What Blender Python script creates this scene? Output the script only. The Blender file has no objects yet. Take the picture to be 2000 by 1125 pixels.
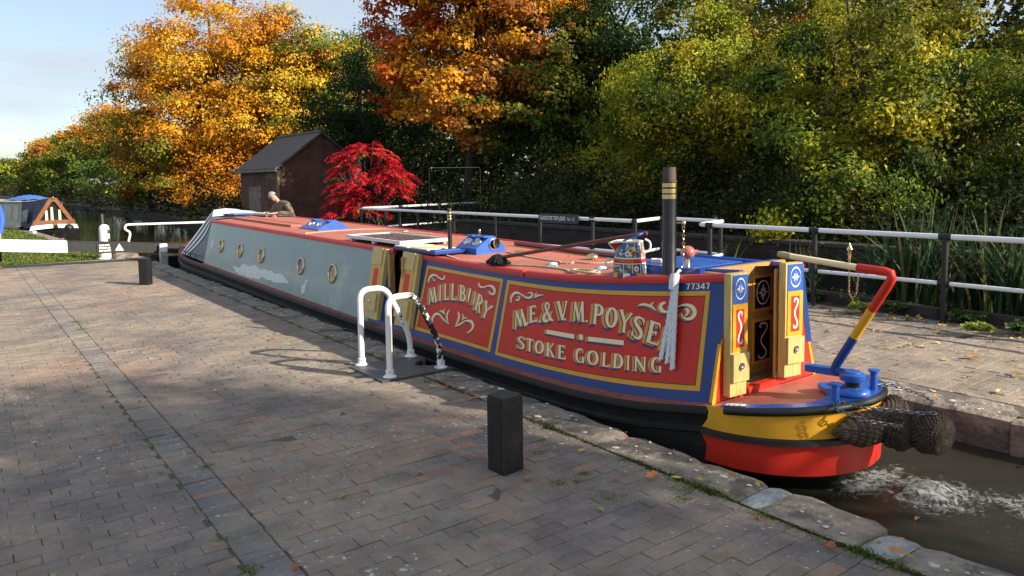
import bpy, math, random
import numpy as np
from mathutils import Vector, Matrix
R = math.radians
rng = np.random.default_rng(7)
random.seed(7)
scene = bpy.context.scene
col = scene.collection

# ------------------------------------------------------------------ camera
F_PX, EYE = 1450.0, 1.7
YAW, PITCH, ROLL, CY = R(36.8106), R(4.5), R(0.8), 463.908
cam_d = bpy.data.cameras.new('camera'); cam = bpy.data.objects.new('camera', cam_d); col.objects.link(cam)
fw = Vector((math.sin(YAW)*math.cos(PITCH), math.cos(YAW)*math.cos(PITCH), -math.sin(PITCH)))
rt = Vector((math.cos(YAW), -math.sin(YAW), 0)); up = rt.cross(fw)
rt2 = rt*math.cos(ROLL) - up*math.sin(ROLL); up2 = rt*math.sin(ROLL) + up*math.cos(ROLL)
m = Matrix((rt2, up2, -fw)).transposed().to_4x4(); m.translation = (0, 0, EYE)
cam.matrix_world = m
cam_d.sensor_width = 36; cam_d.lens = F_PX/2000*36
cam_d.shift_y = -(562.5-CY)/2000
cam_d.clip_start = 0.05; cam_d.clip_end = 5000
scene.camera = cam

# ------------------------------------------------------------------ light and sky
SUN_EL, SUN_AZ = R(27.0), math.atan2(0.48, -0.875)      # azimuth clockwise from +Y
sun_dir = Vector((math.sin(SUN_AZ)*math.cos(SUN_EL), math.cos(SUN_AZ)*math.cos(SUN_EL), math.sin(SUN_EL)))
sun_d = bpy.data.lights.new('sun', 'SUN'); sun_d.energy = 5.0; sun_d.angle = R(0.55); sun_d.color = (1.0, 0.90, 0.76)
sun = bpy.data.objects.new('sun', sun_d); col.objects.link(sun)
sun.rotation_euler = (-sun_dir).to_track_quat('-Z', 'Y').to_euler(); sun.location = (20, -30, 25)
world = bpy.data.worlds.new('World'); scene.world = world; world.use_nodes = True
nt = world.node_tree; nt.nodes.clear()
def N(nt, t, **k):
    n = nt.nodes.new(t)
    for a, b in k.items():
        if a in n.inputs: n.inputs[a].default_value = b
        else: setattr(n, a, b)
    return n
sky = N(nt, 'ShaderNodeTexSky', sky_type='NISHITA', sun_disc=False, sun_elevation=SUN_EL, sun_rotation=SUN_AZ)
sky.air_density = 1.0; sky.dust_density = 1.0; sky.ozone_density = 1.0
tc = N(nt, 'ShaderNodeTexCoord'); mp = N(nt, 'ShaderNodeMapping'); mp.inputs['Scale'].default_value = (1.6, 1.6, 7.0)
nz = N(nt, 'ShaderNodeTexNoise', Scale=1.7, Detail=7.0, Roughness=0.55)
cr = N(nt, 'ShaderNodeValToRGB'); cr.color_ramp.elements[0].position = 0.30; cr.color_ramp.elements[1].position = 0.62
mx = N(nt, 'ShaderNodeMix', data_type='RGBA'); mx.inputs[7].default_value = (3.75, 4.2, 4.85, 1)
mf = N(nt, 'ShaderNodeMath', operation='MULTIPLY'); mf.inputs[1].default_value = 0.95
bg = N(nt, 'ShaderNodeBackground', Strength=0.10); wo = N(nt, 'ShaderNodeOutputWorld')
L = nt.links.new
L(tc.outputs['Generated'], mp.inputs['Vector']); L(mp.outputs[0], nz.inputs['Vector']); L(nz.outputs['Fac'], cr.inputs[0])
L(cr.outputs[0], mf.inputs[0]); L(mf.outputs[0], mx.inputs[0]); L(sky.outputs[0], mx.inputs[6]); L(mx.outputs[2], bg.inputs['Color']); L(bg.outputs[0], wo.inputs[0])
scene.view_settings.view_transform = 'Standard'; scene.view_settings.look = 'None'
scene.view_settings.exposure = 0.85; scene.view_settings.gamma = 1.0
scene.cycles.max_bounces = 6; scene.cycles.diffuse_bounces = 3; scene.cycles.glossy_bounces = 3
scene.cycles.transmission_bounces = 4; scene.cycles.transparent_max_bounces = 8
scene.cycles.use_denoising = True

# ------------------------------------------------------------------ materials
MATS = {}
def mat(name, c, rough=0.6, metal=0.0, var=0.15, scale=8.0, bump=0.0, bscale=40.0, dirt=None, dscale=3.0, dthr=0.6, coat=0.0, spec=0.5):
    """Painted / stone / wood surface: base colour broken up by noise, optional second tone in patches, fine bump."""
    m = bpy.data.materials.new(name); m.use_nodes = True; MATS[name] = m
    nt = m.node_tree; L = nt.links.new; b = nt.nodes['Principled BSDF']
    b.inputs['Roughness'].default_value = rough; b.inputs['Metallic'].default_value = metal
    b.inputs['Coat Weight'].default_value = coat; b.inputs['Coat Roughness'].default_value = 0.08
    b.inputs['Specular IOR Level'].default_value = spec
    tc = N(nt, 'ShaderNodeTexCoord')
    nz = N(nt, 'ShaderNodeTexNoise', Scale=scale, Detail=6.0, Roughness=0.6); L(tc.outputs['Object'], nz.inputs['Vector'])
    mr = N(nt, 'ShaderNodeMapRange'); mr.inputs[1].default_value = 0.3; mr.inputs[2].default_value = 0.7
    mr.inputs[3].default_value = 1-var; mr.inputs[4].default_value = 1+var; L(nz.outputs['Fac'], mr.inputs[0])
    mu = N(nt, 'ShaderNodeMix', data_type='RGBA', blend_type='MULTIPLY'); mu.inputs[0].default_value = 1
    mu.inputs[6].default_value = (*c, 1); L(mr.outputs[0], mu.inputs[7]); out = mu.outputs[2]
    if dirt:
        n2 = N(nt, 'ShaderNodeTexNoise', Scale=dscale, Detail=8.0, Roughness=0.7); L(tc.outputs['Object'], n2.inputs['Vector'])
        r2 = N(nt, 'ShaderNodeValToRGB'); r2.color_ramp.elements[0].position = dthr; r2.color_ramp.elements[1].position = min(dthr+0.08, 1)
        L(n2.outputs['Fac'], r2.inputs[0])
        m2 = N(nt, 'ShaderNodeMix', data_type='RGBA'); m2.inputs[7].default_value = (*dirt, 1); L(r2.outputs[0], m2.inputs[0]); L(out, m2.inputs[6]); out = m2.outputs[2]
    L(out, b.inputs['Base Color'])
    rr = N(nt, 'ShaderNodeMapRange'); rr.inputs[3].default_value = max(rough-0.08, 0.02); rr.inputs[4].default_value = min(rough+0.1, 1); L(nz.outputs['Fac'], rr.inputs[0]); L(rr.outputs[0], b.inputs['Roughness'])
    if bump:
        n3 = N(nt, 'ShaderNodeTexNoise', Scale=bscale, Detail=5.0); L(tc.outputs['Object'], n3.inputs['Vector'])
        bp = N(nt, 'ShaderNodeBump', Strength=bump, Distance=0.02); L(n3.outputs['Fac'], bp.inputs['Height']); L(bp.outputs[0], b.inputs['Normal'])
    return m
M = MATS
mat('red_paint', (0.58, 0.026, 0.013), 0.42, var=.10, scale=3, dirt=(.42,.025,.016), dthr=.62, dscale=5, spec=.35)
mat('blue_paint', (0.012, 0.045, 0.20), 0.36, var=.12, scale=4, spec=.4)
mat('bright_blue', (0.02, 0.10, 0.42), 0.38, var=.15, scale=6, coat=.2, dirt=(.03,.09,.3), dthr=.6)
mat('yellow_paint', (0.70, 0.34, 0.02), 0.42, var=.08, scale=6, spec=.35)
mat('cream_paint', (0.88, 0.72, 0.44), 0.45, var=.06, scale=20)
mat('white_letter', (0.78, 0.76, 0.68), 0.45, var=.05)
mat('orange_shade', (0.66, 0.26, 0.03), 0.42, var=.05)
mat('navy_shade', (0.035, 0.022, 0.10), 0.42, var=.05)
mat('black_line', (0.008, 0.008, 0.008), 0.4, var=.05)
mat('rail_red', (0.58, 0.03, 0.022), 0.45, var=.12, scale=5, dirt=(.42,.05,.035), dthr=.6, dscale=4)
mat('roof_red', (0.44, 0.135, 0.085), 0.66, var=.18, scale=3, dirt=(.37,.16,.115), dthr=.58, dscale=2.5, bump=.1)
mat('deck_red', (0.40, 0.130, 0.085), 0.6, var=.18, scale=4, dirt=(.30,.11,.08), dthr=.60, dscale=6, bump=.12)
mat('gunwale_pink', (0.24, 0.080, 0.060), 0.8, spec=.25, var=.25, scale=6, dirt=(.10,.05,.045), dthr=.6, dscale=9)
mat('hull_black', (0.010, 0.009, 0.008), 0.6, spec=.35, var=.5, scale=5, bump=.25, bscale=14, dirt=(.030,.022,.018), dthr=.60, dscale=5)
mat('rubber_black', (0.009, 0.009, 0.009), 0.5, var=.3)
mat('grey_green', (0.17, 0.265, 0.265), 0.34, var=.16, scale=2.2, coat=.1, dirt=(.25,.34,.33), dthr=.56, dscale=1.7)
mat('primer_white', (0.62, 0.66, 0.64), 0.5, var=.1)
mat('cloth_grey', (0.115, 0.12, 0.135), 0.6, var=.25, scale=4, bump=.3, bscale=9)
mat('cloth_white', (0.85, 0.85, 0.84), 0.6, var=.1)
mat('cloth_navy', (0.012, 0.015, 0.035), 0.55, var=.3, scale=4)
mat('brass', (0.70, 0.54, 0.27), 0.24, 1.0, var=.15, scale=15)
mat('chrome', (0.75, 0.74, 0.72), 0.12, 1.0, var=.1)
mat('steel', (0.32, 0.31, 0.30), 0.4, 1.0, var=.2)
mat('galv', (0.16, 0.17, 0.175), 0.5, .7, var=.3, scale=25)
mat('chimney_black', (0.009, 0.009, 0.010), 0.30, var=.4, scale=12, dirt=(.025,.022,.02), dthr=.64, dscale=8)
mat('chimney_rust', (0.075, 0.05, 0.04), 0.7, var=.4, scale=18)
mat('glass_dark', (0.02, 0.022, 0.018), 0.06, var=.2, spec=.8)
mat('glass_amber', (0.10, 0.075, 0.035), 0.10, var=.35, scale=10, spec=.8)
mat('glass_blue', (0.025, 0.05, 0.16), 0.10, var=.4, scale=12, spec=.8)
mat('glass_clear', (0.55, 0.58, 0.56), 0.08, var=.2, spec=.8)
mat('solar_cell', (0.018, 0.010, 0.022), 0.15, var=.3, scale=12, spec=.7)
mat('alu_white', (0.70, 0.66, 0.66), 0.4, var=.06)
mat('white_gloss', (0.80, 0.80, 0.78), 0.40, var=.05, scale=6, dirt=(.55,.53,.49), dthr=.68, dscale=9)
mat('white_rail', (0.78, 0.79, 0.80), 0.42, var=.06)
mat('black_post', (0.012, 0.012, 0.013), 0.5, var=.3)
mat('bollard_black', (0.009, 0.009, 0.009), 0.55, var=.4, scale=20, bump=.15, bscale=60, dirt=(.05,.042,.035), dthr=.70, dscale=14)
mat('beam_black', (0.014, 0.014, 0.016), 0.6, var=.4, scale=5, bump=.3, bscale=20)
mat('rope_cream', (0.55, 0.47, 0.33), 0.85, var=.2, scale=60, bump=.6, bscale=180)
mat('rope_white', (0.70, 0.71, 0.72), 0.85, var=.15, scale=60)
mat('coir', (0.060, 0.040, 0.025), 0.9, var=.6, scale=30, dirt=(.30,.24,.17), dthr=.62, dscale=11, bump=.5, bscale=150)
mat('mop_black', (0.008, 0.008, 0.009), 0.9, var=.5, scale=40, bump=.8, bscale=60)
mat('pole_maroon', (0.12, 0.026, 0.018), 0.35, var=.2, scale=20, coat=.2)
mat('skin', (0.55, 0.27, 0.19), 0.5, var=.08)
mat('beanie_grey', (0.36, 0.29, 0.28), 0.9, var=.15, scale=60, bump=.6, bscale=120)
mat('trouser_dark', (0.018, 0.018, 0.022), 0.85, var=.2)
mat('boot_brown', (0.10, 0.06, 0.035), 0.7, var=.2)
mat('jacket_blue', (0.03, 0.10, 0.42), 0.75, var=.2, scale=12, bump=.3, bscale=20)
mat('camo', (0.17, 0.125, 0.08), 0.85, var=.3, scale=14, dirt=(.035,.035,.022), dthr=.50, dscale=11, bump=.6, bscale=14)
mat('kerb_timber', (0.045, 0.036, 0.032), 0.85, var=.35, scale=10, bump=.5, bscale=30)
mat('soil', (0.035, 0.026, 0.018), 0.95, var=.4, scale=6, bump=.8, bscale=14)
mat('bark', (0.05, 0.04, 0.03), 0.9, var=.4, scale=8, bump=.8, bscale=25)
mat('slate', (0.080, 0.071, 0.070), 0.62, var=.25, scale=3, dirt=(.085,.075,.08), dthr=.6, dscale=5, bump=.3, bscale=25)
mat('fascia', (0.20, 0.16, 0.11), 0.8, var=.3, scale=14)
mat('far_cabin', (0.40, 0.37, 0.28), 0.5, var=.15, dirt=(.13,.11,.08), dthr=.55, dscale=2)
mat('far_wood', (0.17, 0.058, 0.015), 0.4, var=.2, scale=8, coat=.2)
mat('tarp_blue', (0.05, 0.17, 0.55), 0.5, var=.2, scale=5, bump=.3, bscale=8)
mat('curtain', (0.55, 0.50, 0.38), 0.8, var=.1)
mat('sign_navy', (0.022, 0.028, 0.045), 0.35, var=.2)
mat('stake_wood', (0.10, 0.08, 0.065), 0.85, var=.3, scale=14)
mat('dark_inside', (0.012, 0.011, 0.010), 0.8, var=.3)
mat('stone', (0.25, 0.205, 0.16), 0.9, var=.38, scale=9, dirt=(.115,.098,.082), dthr=.50, dscale=3.4, bump=.9, bscale=22)
mat('stone_pale', (0.34, 0.35, 0.33), 0.9, var=.25, scale=16, dirt=(.22,.22,.21), dthr=.5, dscale=10, bump=.8, bscale=35)
mat('lichen', (0.52, 0.50, 0.44), 0.95, var=.15, scale=30)
mat('weathered_oak', (0.38, 0.30, 0.16), 0.7, var=.2, scale=10)
mat('enamel', (0.80, 0.78, 0.74), 0.25, var=.05)

def nmat(name):
    m = bpy.data.materials.new(name); m.use_nodes = True; MATS[name] = m
    nt = m.node_tree; return m, nt, nt.nodes['Principled BSDF'], nt.links.new

def wood(name, a, b_, axis_scale=(60, 60, 4), rough=.45):
    m, nt, b, L = nmat(name)
    tc = N(nt, 'ShaderNodeTexCoord'); mp = N(nt, 'ShaderNodeMapping'); mp.inputs['Scale'].default_value = axis_scale
    nz = N(nt, 'ShaderNodeTexNoise', Scale=1.0, Detail=5.0, Distortion=1.2); cr = N(nt, 'ShaderNodeValToRGB')
    cr.color_ramp.elements[0].color = (*a, 1); cr.color_ramp.elements[1].color = (*b_, 1); cr.color_ramp.elements[0].position = .35; cr.color_ramp.elements[1].position = .7
    L(tc.outputs['Object'], mp.inputs[0]); L(mp.outputs[0], nz.inputs['Vector']); L(nz.outputs['Fac'], cr.inputs[0]); L(cr.outputs[0], b.inputs['Base Color'])
    b.inputs['Roughness'].default_value = rough
wood('door_wood', (.46, .33, .10), (.64, .50, .19)); wood('door_dark', (.36,.19,.06), (.52,.31,.10)); wood('floor_wood', (.16, .11, .065), (.24, .17, .10), (30, 3, 30), .7)

def brick_mat(name, c1, c2, mortar, scale=1.0, bw=.225, bh=.075, vert=True, rough=.9):
    m, nt, b, L = nmat(name)
    tc = N(nt, 'ShaderNodeTexCoord'); sp = N(nt, 'ShaderNodeSeparateXYZ'); cb = N(nt, 'ShaderNodeCombineXYZ'); ad = N(nt, 'ShaderNodeMath', operation='ADD')
    L(tc.outputs['Object'], sp.inputs[0]); L(sp.outputs[0], ad.inputs[0]); L(sp.outputs[1], ad.inputs[1]); L(ad.outputs[0], cb.inputs[0]); L(sp.outputs[2], cb.inputs[1])
    br = N(nt, 'ShaderNodeTexBrick', Scale=1.0); br.inputs['Color1'].default_value = (*c1, 1); br.inputs['Color2'].default_value = (*c2, 1); br.inputs['Mortar'].default_value = (*mortar, 1)
    br.inputs['Brick Width'].default_value = bw; br.inputs['Row Height'].default_value = bh; br.inputs['Mortar Size'].default_value = .006; br.inputs['Bias'].default_value = -.2
    L(cb.outputs[0], br.inputs['Vector'])
    nz = N(nt, 'ShaderNodeTexNoise', Scale=3.0, Detail=6.0); L(tc.outputs['Object'], nz.inputs['Vector'])
    mr = N(nt, 'ShaderNodeMapRange'); mr.inputs[1].default_value = .3; mr.inputs[2].default_value = .7; mr.inputs[3].default_value = .6; mr.inputs[4].default_value = 1.3; L(nz.outputs['Fac'], mr.inputs[0])
    mu = N(nt, 'ShaderNodeMix', data_type='RGBA', blend_type='MULTIPLY'); mu.inputs[0].default_value = 1; L(br.outputs['Color'], mu.inputs[6]); L(mr.outputs[0], mu.inputs[7]); L(mu.outputs[2], b.inputs['Base Color'])
    bp = N(nt, 'ShaderNodeBump', Strength=.6, Distance=.01, invert=True); L(br.outputs['Fac'], bp.inputs['Height']); L(bp.outputs[0], b.inputs['Normal']); b.inputs['Roughness'].default_value = rough
brick_mat('hut_brick', (.125, .050, .032), (.085, .038, .028), (.08, .062, .05))
brick_mat('hut_brick_pale', (.27, .21, .18), (.20, .14, .12), (.09, .08, .07))
brick_mat('wall_brick', (.040, .028, .024), (.028, .022, .02), (.025, .022, .02))
brick_mat('house_brick', (.40, .13, .06), (.32, .10, .05), (.3, .25, .2))
brick_mat('lock_brick', (.06, .045, .04), (.04, .035, .032), (.05, .045, .04))

# paving bricks: colour comes with each brick, lichen and grime on top
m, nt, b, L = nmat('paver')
at = N(nt, 'ShaderNodeAttribute', attribute_name='Col'); tc = N(nt, 'ShaderNodeTexCoord')
n1 = N(nt, 'ShaderNodeTexNoise', Scale=30.0, Detail=10.0, Roughness=.78); L(tc.outputs['Object'], n1.inputs['Vector'])
mr = N(nt, 'ShaderNodeMapRange'); mr.inputs[1].default_value = .3; mr.inputs[2].default_value = .7; mr.inputs[3].default_value = .58; mr.inputs[4].default_value = 1.42; L(n1.outputs['Fac'], mr.inputs[0])
mu = N(nt, 'ShaderNodeMix', data_type='RGBA', blend_type='MULTIPLY'); mu.inputs[0].default_value = 1; L(at.outputs['Color'], mu.inputs[6]); L(mr.outputs[0], mu.inputs[7])
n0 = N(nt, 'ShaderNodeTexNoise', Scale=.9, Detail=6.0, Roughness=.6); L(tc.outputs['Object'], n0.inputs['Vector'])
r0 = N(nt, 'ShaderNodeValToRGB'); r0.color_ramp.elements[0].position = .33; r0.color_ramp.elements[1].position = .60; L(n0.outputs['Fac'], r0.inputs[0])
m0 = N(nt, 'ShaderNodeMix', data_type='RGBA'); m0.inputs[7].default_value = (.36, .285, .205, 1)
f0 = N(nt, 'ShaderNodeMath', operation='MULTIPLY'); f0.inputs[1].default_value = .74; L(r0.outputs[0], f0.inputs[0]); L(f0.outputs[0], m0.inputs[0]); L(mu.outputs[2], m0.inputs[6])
vo = N(nt, 'ShaderNodeTexVoronoi', Scale=26.0); n4 = N(nt, 'ShaderNodeTexNoise', Scale=30.0, Detail=3.0); va = N(nt, 'ShaderNodeMix', data_type='VECTOR'); va.inputs[0].default_value = .06
L(tc.outputs['Object'], va.inputs[4]); L(tc.outputs['Object'], n4.inputs['Vector']); L(n4.outputs['Color'], va.inputs[5]); L(va.outputs[1], vo.inputs['Vector'])
lt = N(nt, 'ShaderNodeMath', operation='LESS_THAN'); L(vo.outputs['Distance'], lt.inputs[0])
n5 = N(nt, 'ShaderNodeTexNoise', Scale=1.1, Detail=3.0); L(tc.outputs['Object'], n5.inputs['Vector'])
m5 = N(nt, 'ShaderNodeMapRange'); m5.inputs[1].default_value = .40; m5.inputs[2].default_value = .68; m5.inputs[3].default_value = .02; m5.inputs[4].default_value = .36; L(n5.outputs['Fac'], m5.inputs[0])
sc = N(nt, 'ShaderNodeSeparateColor'); L(vo.outputs['Color'], sc.inputs[0]); mm = N(nt, 'ShaderNodeMath', operation='MULTIPLY'); L(m5.outputs[0], mm.inputs[0]); L(sc.outputs[0], mm.inputs[1]); L(mm.outputs[0], lt.inputs[1])
ml = N(nt, 'ShaderNodeMix', data_type='RGBA'); ml.inputs[7].default_value = (.50, .47, .40, 1); L(lt.outputs[0], ml.inputs[0]); L(m0.outputs[2], ml.inputs[6])
n7 = N(nt, 'ShaderNodeTexNoise', Scale=2.6, Detail=8.0, Roughness=.68); L(tc.outputs['Object'], n7.inputs['Vector']); r7 = N(nt, 'ShaderNodeMapRange'); r7.inputs[1].default_value = .44; r7.inputs[2].default_value = .62; r7.inputs[3].default_value = 0; r7.inputs[4].default_value = .5; L(n7.outputs['Fac'], r7.inputs[0])
m7 = N(nt, 'ShaderNodeMix', data_type='RGBA'); m7.inputs[7].default_value = (.115, .094, .082, 1); L(r7.outputs[0], m7.inputs[0]); L(m0.outputs[2], m7.inputs[6]); L(m7.outputs[2], ml.inputs[6])
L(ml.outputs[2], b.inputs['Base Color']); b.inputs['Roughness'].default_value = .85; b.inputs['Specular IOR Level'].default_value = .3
bp = N(nt, 'ShaderNodeBump', Strength=.75, Distance=.010); n6 = N(nt, 'ShaderNodeTexNoise', Scale=48.0, Detail=6.0); L(tc.outputs['Object'], n6.inputs['Vector']); L(n6.outputs['Fac'], bp.inputs['Height']); L(bp.outputs[0], b.inputs['Normal'])

# joints between paving bricks: dirt with moss
m, nt, b, L = nmat('joint'); tc = N(nt, 'ShaderNodeTexCoord'); nz = N(nt, 'ShaderNodeTexNoise', Scale=2.5, Detail=6.0); L(tc.outputs['Object'], nz.inputs['Vector'])
cr = N(nt, 'ShaderNodeValToRGB'); cr.color_ramp.elements[0].position = .45; cr.color_ramp.elements[1].position = .62; cr.color_ramp.elements[0].color = (.10, .085, .072, 1); cr.color_ramp.elements[1].color = (.085, .088, .035, 1)
L(nz.outputs['Fac'], cr.inputs[0]); L(cr.outputs[0], b.inputs['Base Color']); b.inputs['Roughness'].default_value = 1

# leaves of every kind: colour comes with each leaf, some light passes through
m = bpy.data.materials.new('leaf'); m.use_nodes = True; MATS['leaf'] = m; nt = m.node_tree; nt.nodes.clear(); L = nt.links.new
at = N(nt, 'ShaderNodeAttribute', attribute_name='Col'); df = N(nt, 'ShaderNodeBsdfDiffuse'); tr = N(nt, 'ShaderNodeBsdfTranslucent'); gl = N(nt, 'ShaderNodeBsdfGlossy', Roughness=.45)
gl.inputs['Color'].default_value = (1, 1, 1, 1)
m1 = N(nt, 'ShaderNodeMixShader', Fac=.36); m2 = N(nt, 'ShaderNodeMixShader', Fac=.008); o = N(nt, 'ShaderNodeOutputMaterial')
L(at.outputs['Color'], df.inputs[0]); L(at.outputs['Color'], tr.inputs[0]); L(df.outputs[0], m1.inputs[1]); L(tr.outputs[0], m1.inputs[2]); L(m1.outputs[0], m2.inputs[1]); L(gl.outputs[0], m2.inputs[2]); L(m2.outputs[0], o.inputs[0])
m = bpy.data.materials.new('dull_leaf'); m.use_nodes = True; MATS['dull_leaf'] = m; nt = m.node_tree; b = nt.nodes['Principled BSDF']
at = N(nt, 'ShaderNodeAttribute', attribute_name='Col'); nt.links.new(at.outputs['Color'], b.inputs['Base Color']); b.inputs['Roughness'].default_value = .8

# water: dark, murky, rippled
m, nt, b, L = nmat('water'); b.inputs['Base Color'].default_value = (.022, .020, .012, 1); b.inputs['Roughness'].default_value = .06; b.inputs['IOR'].default_value = 1.33
tc = N(nt, 'ShaderNodeTexCoord'); mp = N(nt, 'ShaderNodeMapping'); mp.inputs['Scale'].default_value = (1, .6, 1); nz = N(nt, 'ShaderNodeTexNoise', Scale=5.0, Detail=4.0); bp = N(nt, 'ShaderNodeBump', Strength=.12, Distance=.03)
L(tc.outputs['Object'], mp.inputs[0]); L(mp.outputs[0], nz.inputs['Vector']); L(nz.outputs['Fac'], bp.inputs['Height']); L(bp.outputs[0], b.inputs['Normal'])
m, nt, b, L = nmat('wash_water'); b.inputs['Roughness'].default_value = .12; b.inputs['IOR'].default_value = 1.33
at = N(nt, 'ShaderNodeAttribute', attribute_name='Col'); tc = N(nt, 'ShaderNodeTexCoord'); nz = N(nt, 'ShaderNodeTexNoise', Scale=24.0, Detail=9.0, Roughness=.72, Distortion=.8); L(tc.outputs['Object'], nz.inputs['Vector'])
mm = N(nt, 'ShaderNodeMath', operation='MULTIPLY_ADD'); mm.inputs[1].default_value = 1.0; L(nz.outputs['Fac'], mm.inputs[0]); L(at.outputs['Fac'], mm.inputs[2])
cr = N(nt, 'ShaderNodeValToRGB'); cr.color_ramp.elements[0].position = .80; cr.color_ramp.elements[1].position = 1.15; L(mm.outputs[0], cr.inputs[0])
mx = N(nt, 'ShaderNodeMix', data_type='RGBA'); mx.inputs[6].default_value = (.026, .023, .015, 1); mx.inputs[7].default_value = (.36, .37, .36, 1); L(cr.outputs[0], mx.inputs[0]); L(mx.outputs[2], b.inputs['Base Color'])
mr = N(nt, 'ShaderNodeMapRange'); mr.inputs[3].default_value = .08; mr.inputs[4].default_value = .6; L(cr.outputs[0], mr.inputs[0]); L(mr.outputs[0], b.inputs['Roughness'])
bp = N(nt, 'ShaderNodeBump', Strength=.35, Distance=.02); L(nz.outputs['Fac'], bp.inputs['Height']); L(bp.outputs[0], b.inputs['Normal'])

# chipped white paint over black iron: chips where the metal is handled most (high x)
def chipped(name, lo, hi):
    m, nt, b, L = nmat(name); tc = N(nt, 'ShaderNodeTexCoord'); sp = N(nt, 'ShaderNodeSeparateXYZ'); L(tc.outputs['Object'], sp.inputs[0])
    nz = N(nt, 'ShaderNodeTexNoise', Scale=28.0, Detail=6.0, Roughness=.65); L(tc.outputs['Object'], nz.inputs['Vector'])
    mr = N(nt, 'ShaderNodeMapRange'); mr.inputs[1].default_value = .02; mr.inputs[2].default_value = .30; mr.inputs[3].default_value = lo; mr.inputs[4].default_value = hi; L(sp.outputs[0], mr.inputs[0])
    zz = N(nt, 'ShaderNodeMapRange'); zz.inputs[1].default_value = .0; zz.inputs[2].default_value = .35; zz.inputs[3].default_value = -.14; zz.inputs[4].default_value = 0; L(sp.outputs[2], zz.inputs[0])
    a1 = N(nt, 'ShaderNodeMath', operation='ADD'); L(nz.outputs['Fac'], a1.inputs[0]); L(mr.outputs[0], a1.inputs[1]); a2 = N(nt, 'ShaderNodeMath', operation='ADD'); L(a1.outputs[0], a2.inputs[0]); L(zz.outputs[0], a2.inputs[1])
    gt = N(nt, 'ShaderNodeMath', operation='GREATER_THAN'); gt.inputs[1].default_value = .66; L(a2.outputs[0], gt.inputs[0])
    mx = N(nt, 'ShaderNodeMix', data_type='RGBA'); mx.inputs[6].default_value = (.80, .80, .78, 1); mx.inputs[7].default_value = (.02, .018, .016, 1); L(gt.outputs[0], mx.inputs[0]); L(mx.outputs[2], b.inputs['Base Color']); b.inputs['Roughness'].default_value = .42
chipped('chipped_light', -.12, .06); chipped('chipped_heavy', -.10, .22)

# chequer plate
m, nt, b, L = nmat('chequer'); b.inputs['Base Color'].default_value = (.11, .115, .12, 1); b.inputs['Metallic'].default_value = .5; b.inputs['Roughness'].default_value = .5
tc = N(nt, 'ShaderNodeTexCoord'); w1 = N(nt, 'ShaderNodeTexWave', Scale=11.0, Distortion=.4); w1.bands_direction = 'DIAGONAL'; L(tc.outputs['Object'], w1.inputs['Vector']); w2 = N(nt, 'ShaderNodeTexChecker', Scale=40.0); L(tc.outputs['Object'], w2.inputs['Vector'])
mu = N(nt, 'ShaderNodeMath', operation='MULTIPLY'); L(w1.outputs['Fac'], mu.inputs[0]); L(w2.outputs['Fac'], mu.inputs[1]); bp = N(nt, 'ShaderNodeBump', Strength=.9, Distance=.004); L(mu.outputs[0], bp.inputs['Height']); L(bp.outputs[0], b.inputs['Normal'])
# roses and castles ware: coloured panels come with the mesh, flowers as mottling
m, nt, b, L = nmat('painted_ware'); tc = N(nt, 'ShaderNodeTexCoord'); vo = N(nt, 'ShaderNodeTexVoronoi', Scale=48.0); L(tc.outputs['Object'], vo.inputs['Vector'])
cr = N(nt, 'ShaderNodeValToRGB'); cr.color_ramp.interpolation = 'CONSTANT'; e = cr.color_ramp.elements; e[0].color = (.03, .10, .16, 1); e[0].position = 0; e[1].position = .5; e[1].color = (.04, .13, .10, 1)
for p, c in ((.72, (.45, .22, .2)), (.79, (.6, .42, .08)), (.86, (.65, .55, .5)), (.94, (.05, .22, .5))): q = e.new(p); q.color = (*c, 1)
sc = N(nt, 'ShaderNodeSeparateColor'); L(vo.outputs['Color'], sc.inputs[0]); L(sc.outputs[0], cr.inputs[0]); L(cr.outputs[0], b.inputs['Base Color']); b.inputs['Roughness'].default_value = .25
m, nt, b, L = nmat('painted_ball'); tc = N(nt, 'ShaderNodeTexCoord'); wv = N(nt, 'ShaderNodeTexWave', Scale=26.0, Distortion=7.0); wv.inputs['Detail'].default_value = 2; L(tc.outputs['Object'], wv.inputs['Vector'])
cr = N(nt, 'ShaderNodeValToRGB'); cr.color_ramp.interpolation = 'CONSTANT'; e = cr.color_ramp.elements; e[0].color = (.55, .05, .02, 1); e[0].position = 0; e[1].position = .3; e[1].color = (.7, .45, .2, 1)
for p, c in ((.5, (.6, .16, .04)), (.68, (.08, .09, .35)), (.8, (.75, .7, .65)), (.9, (.5, .04, .02))): q = e.new(p); q.color = (*c, 1)
L(wv.outputs['Fac'], cr.inputs[0]); L(cr.outputs[0], b.inputs['Base Color']); b.inputs['Roughness'].default_value = .2; b.inputs['Metallic'].default_value = .3
del m, nt, b, L

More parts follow.
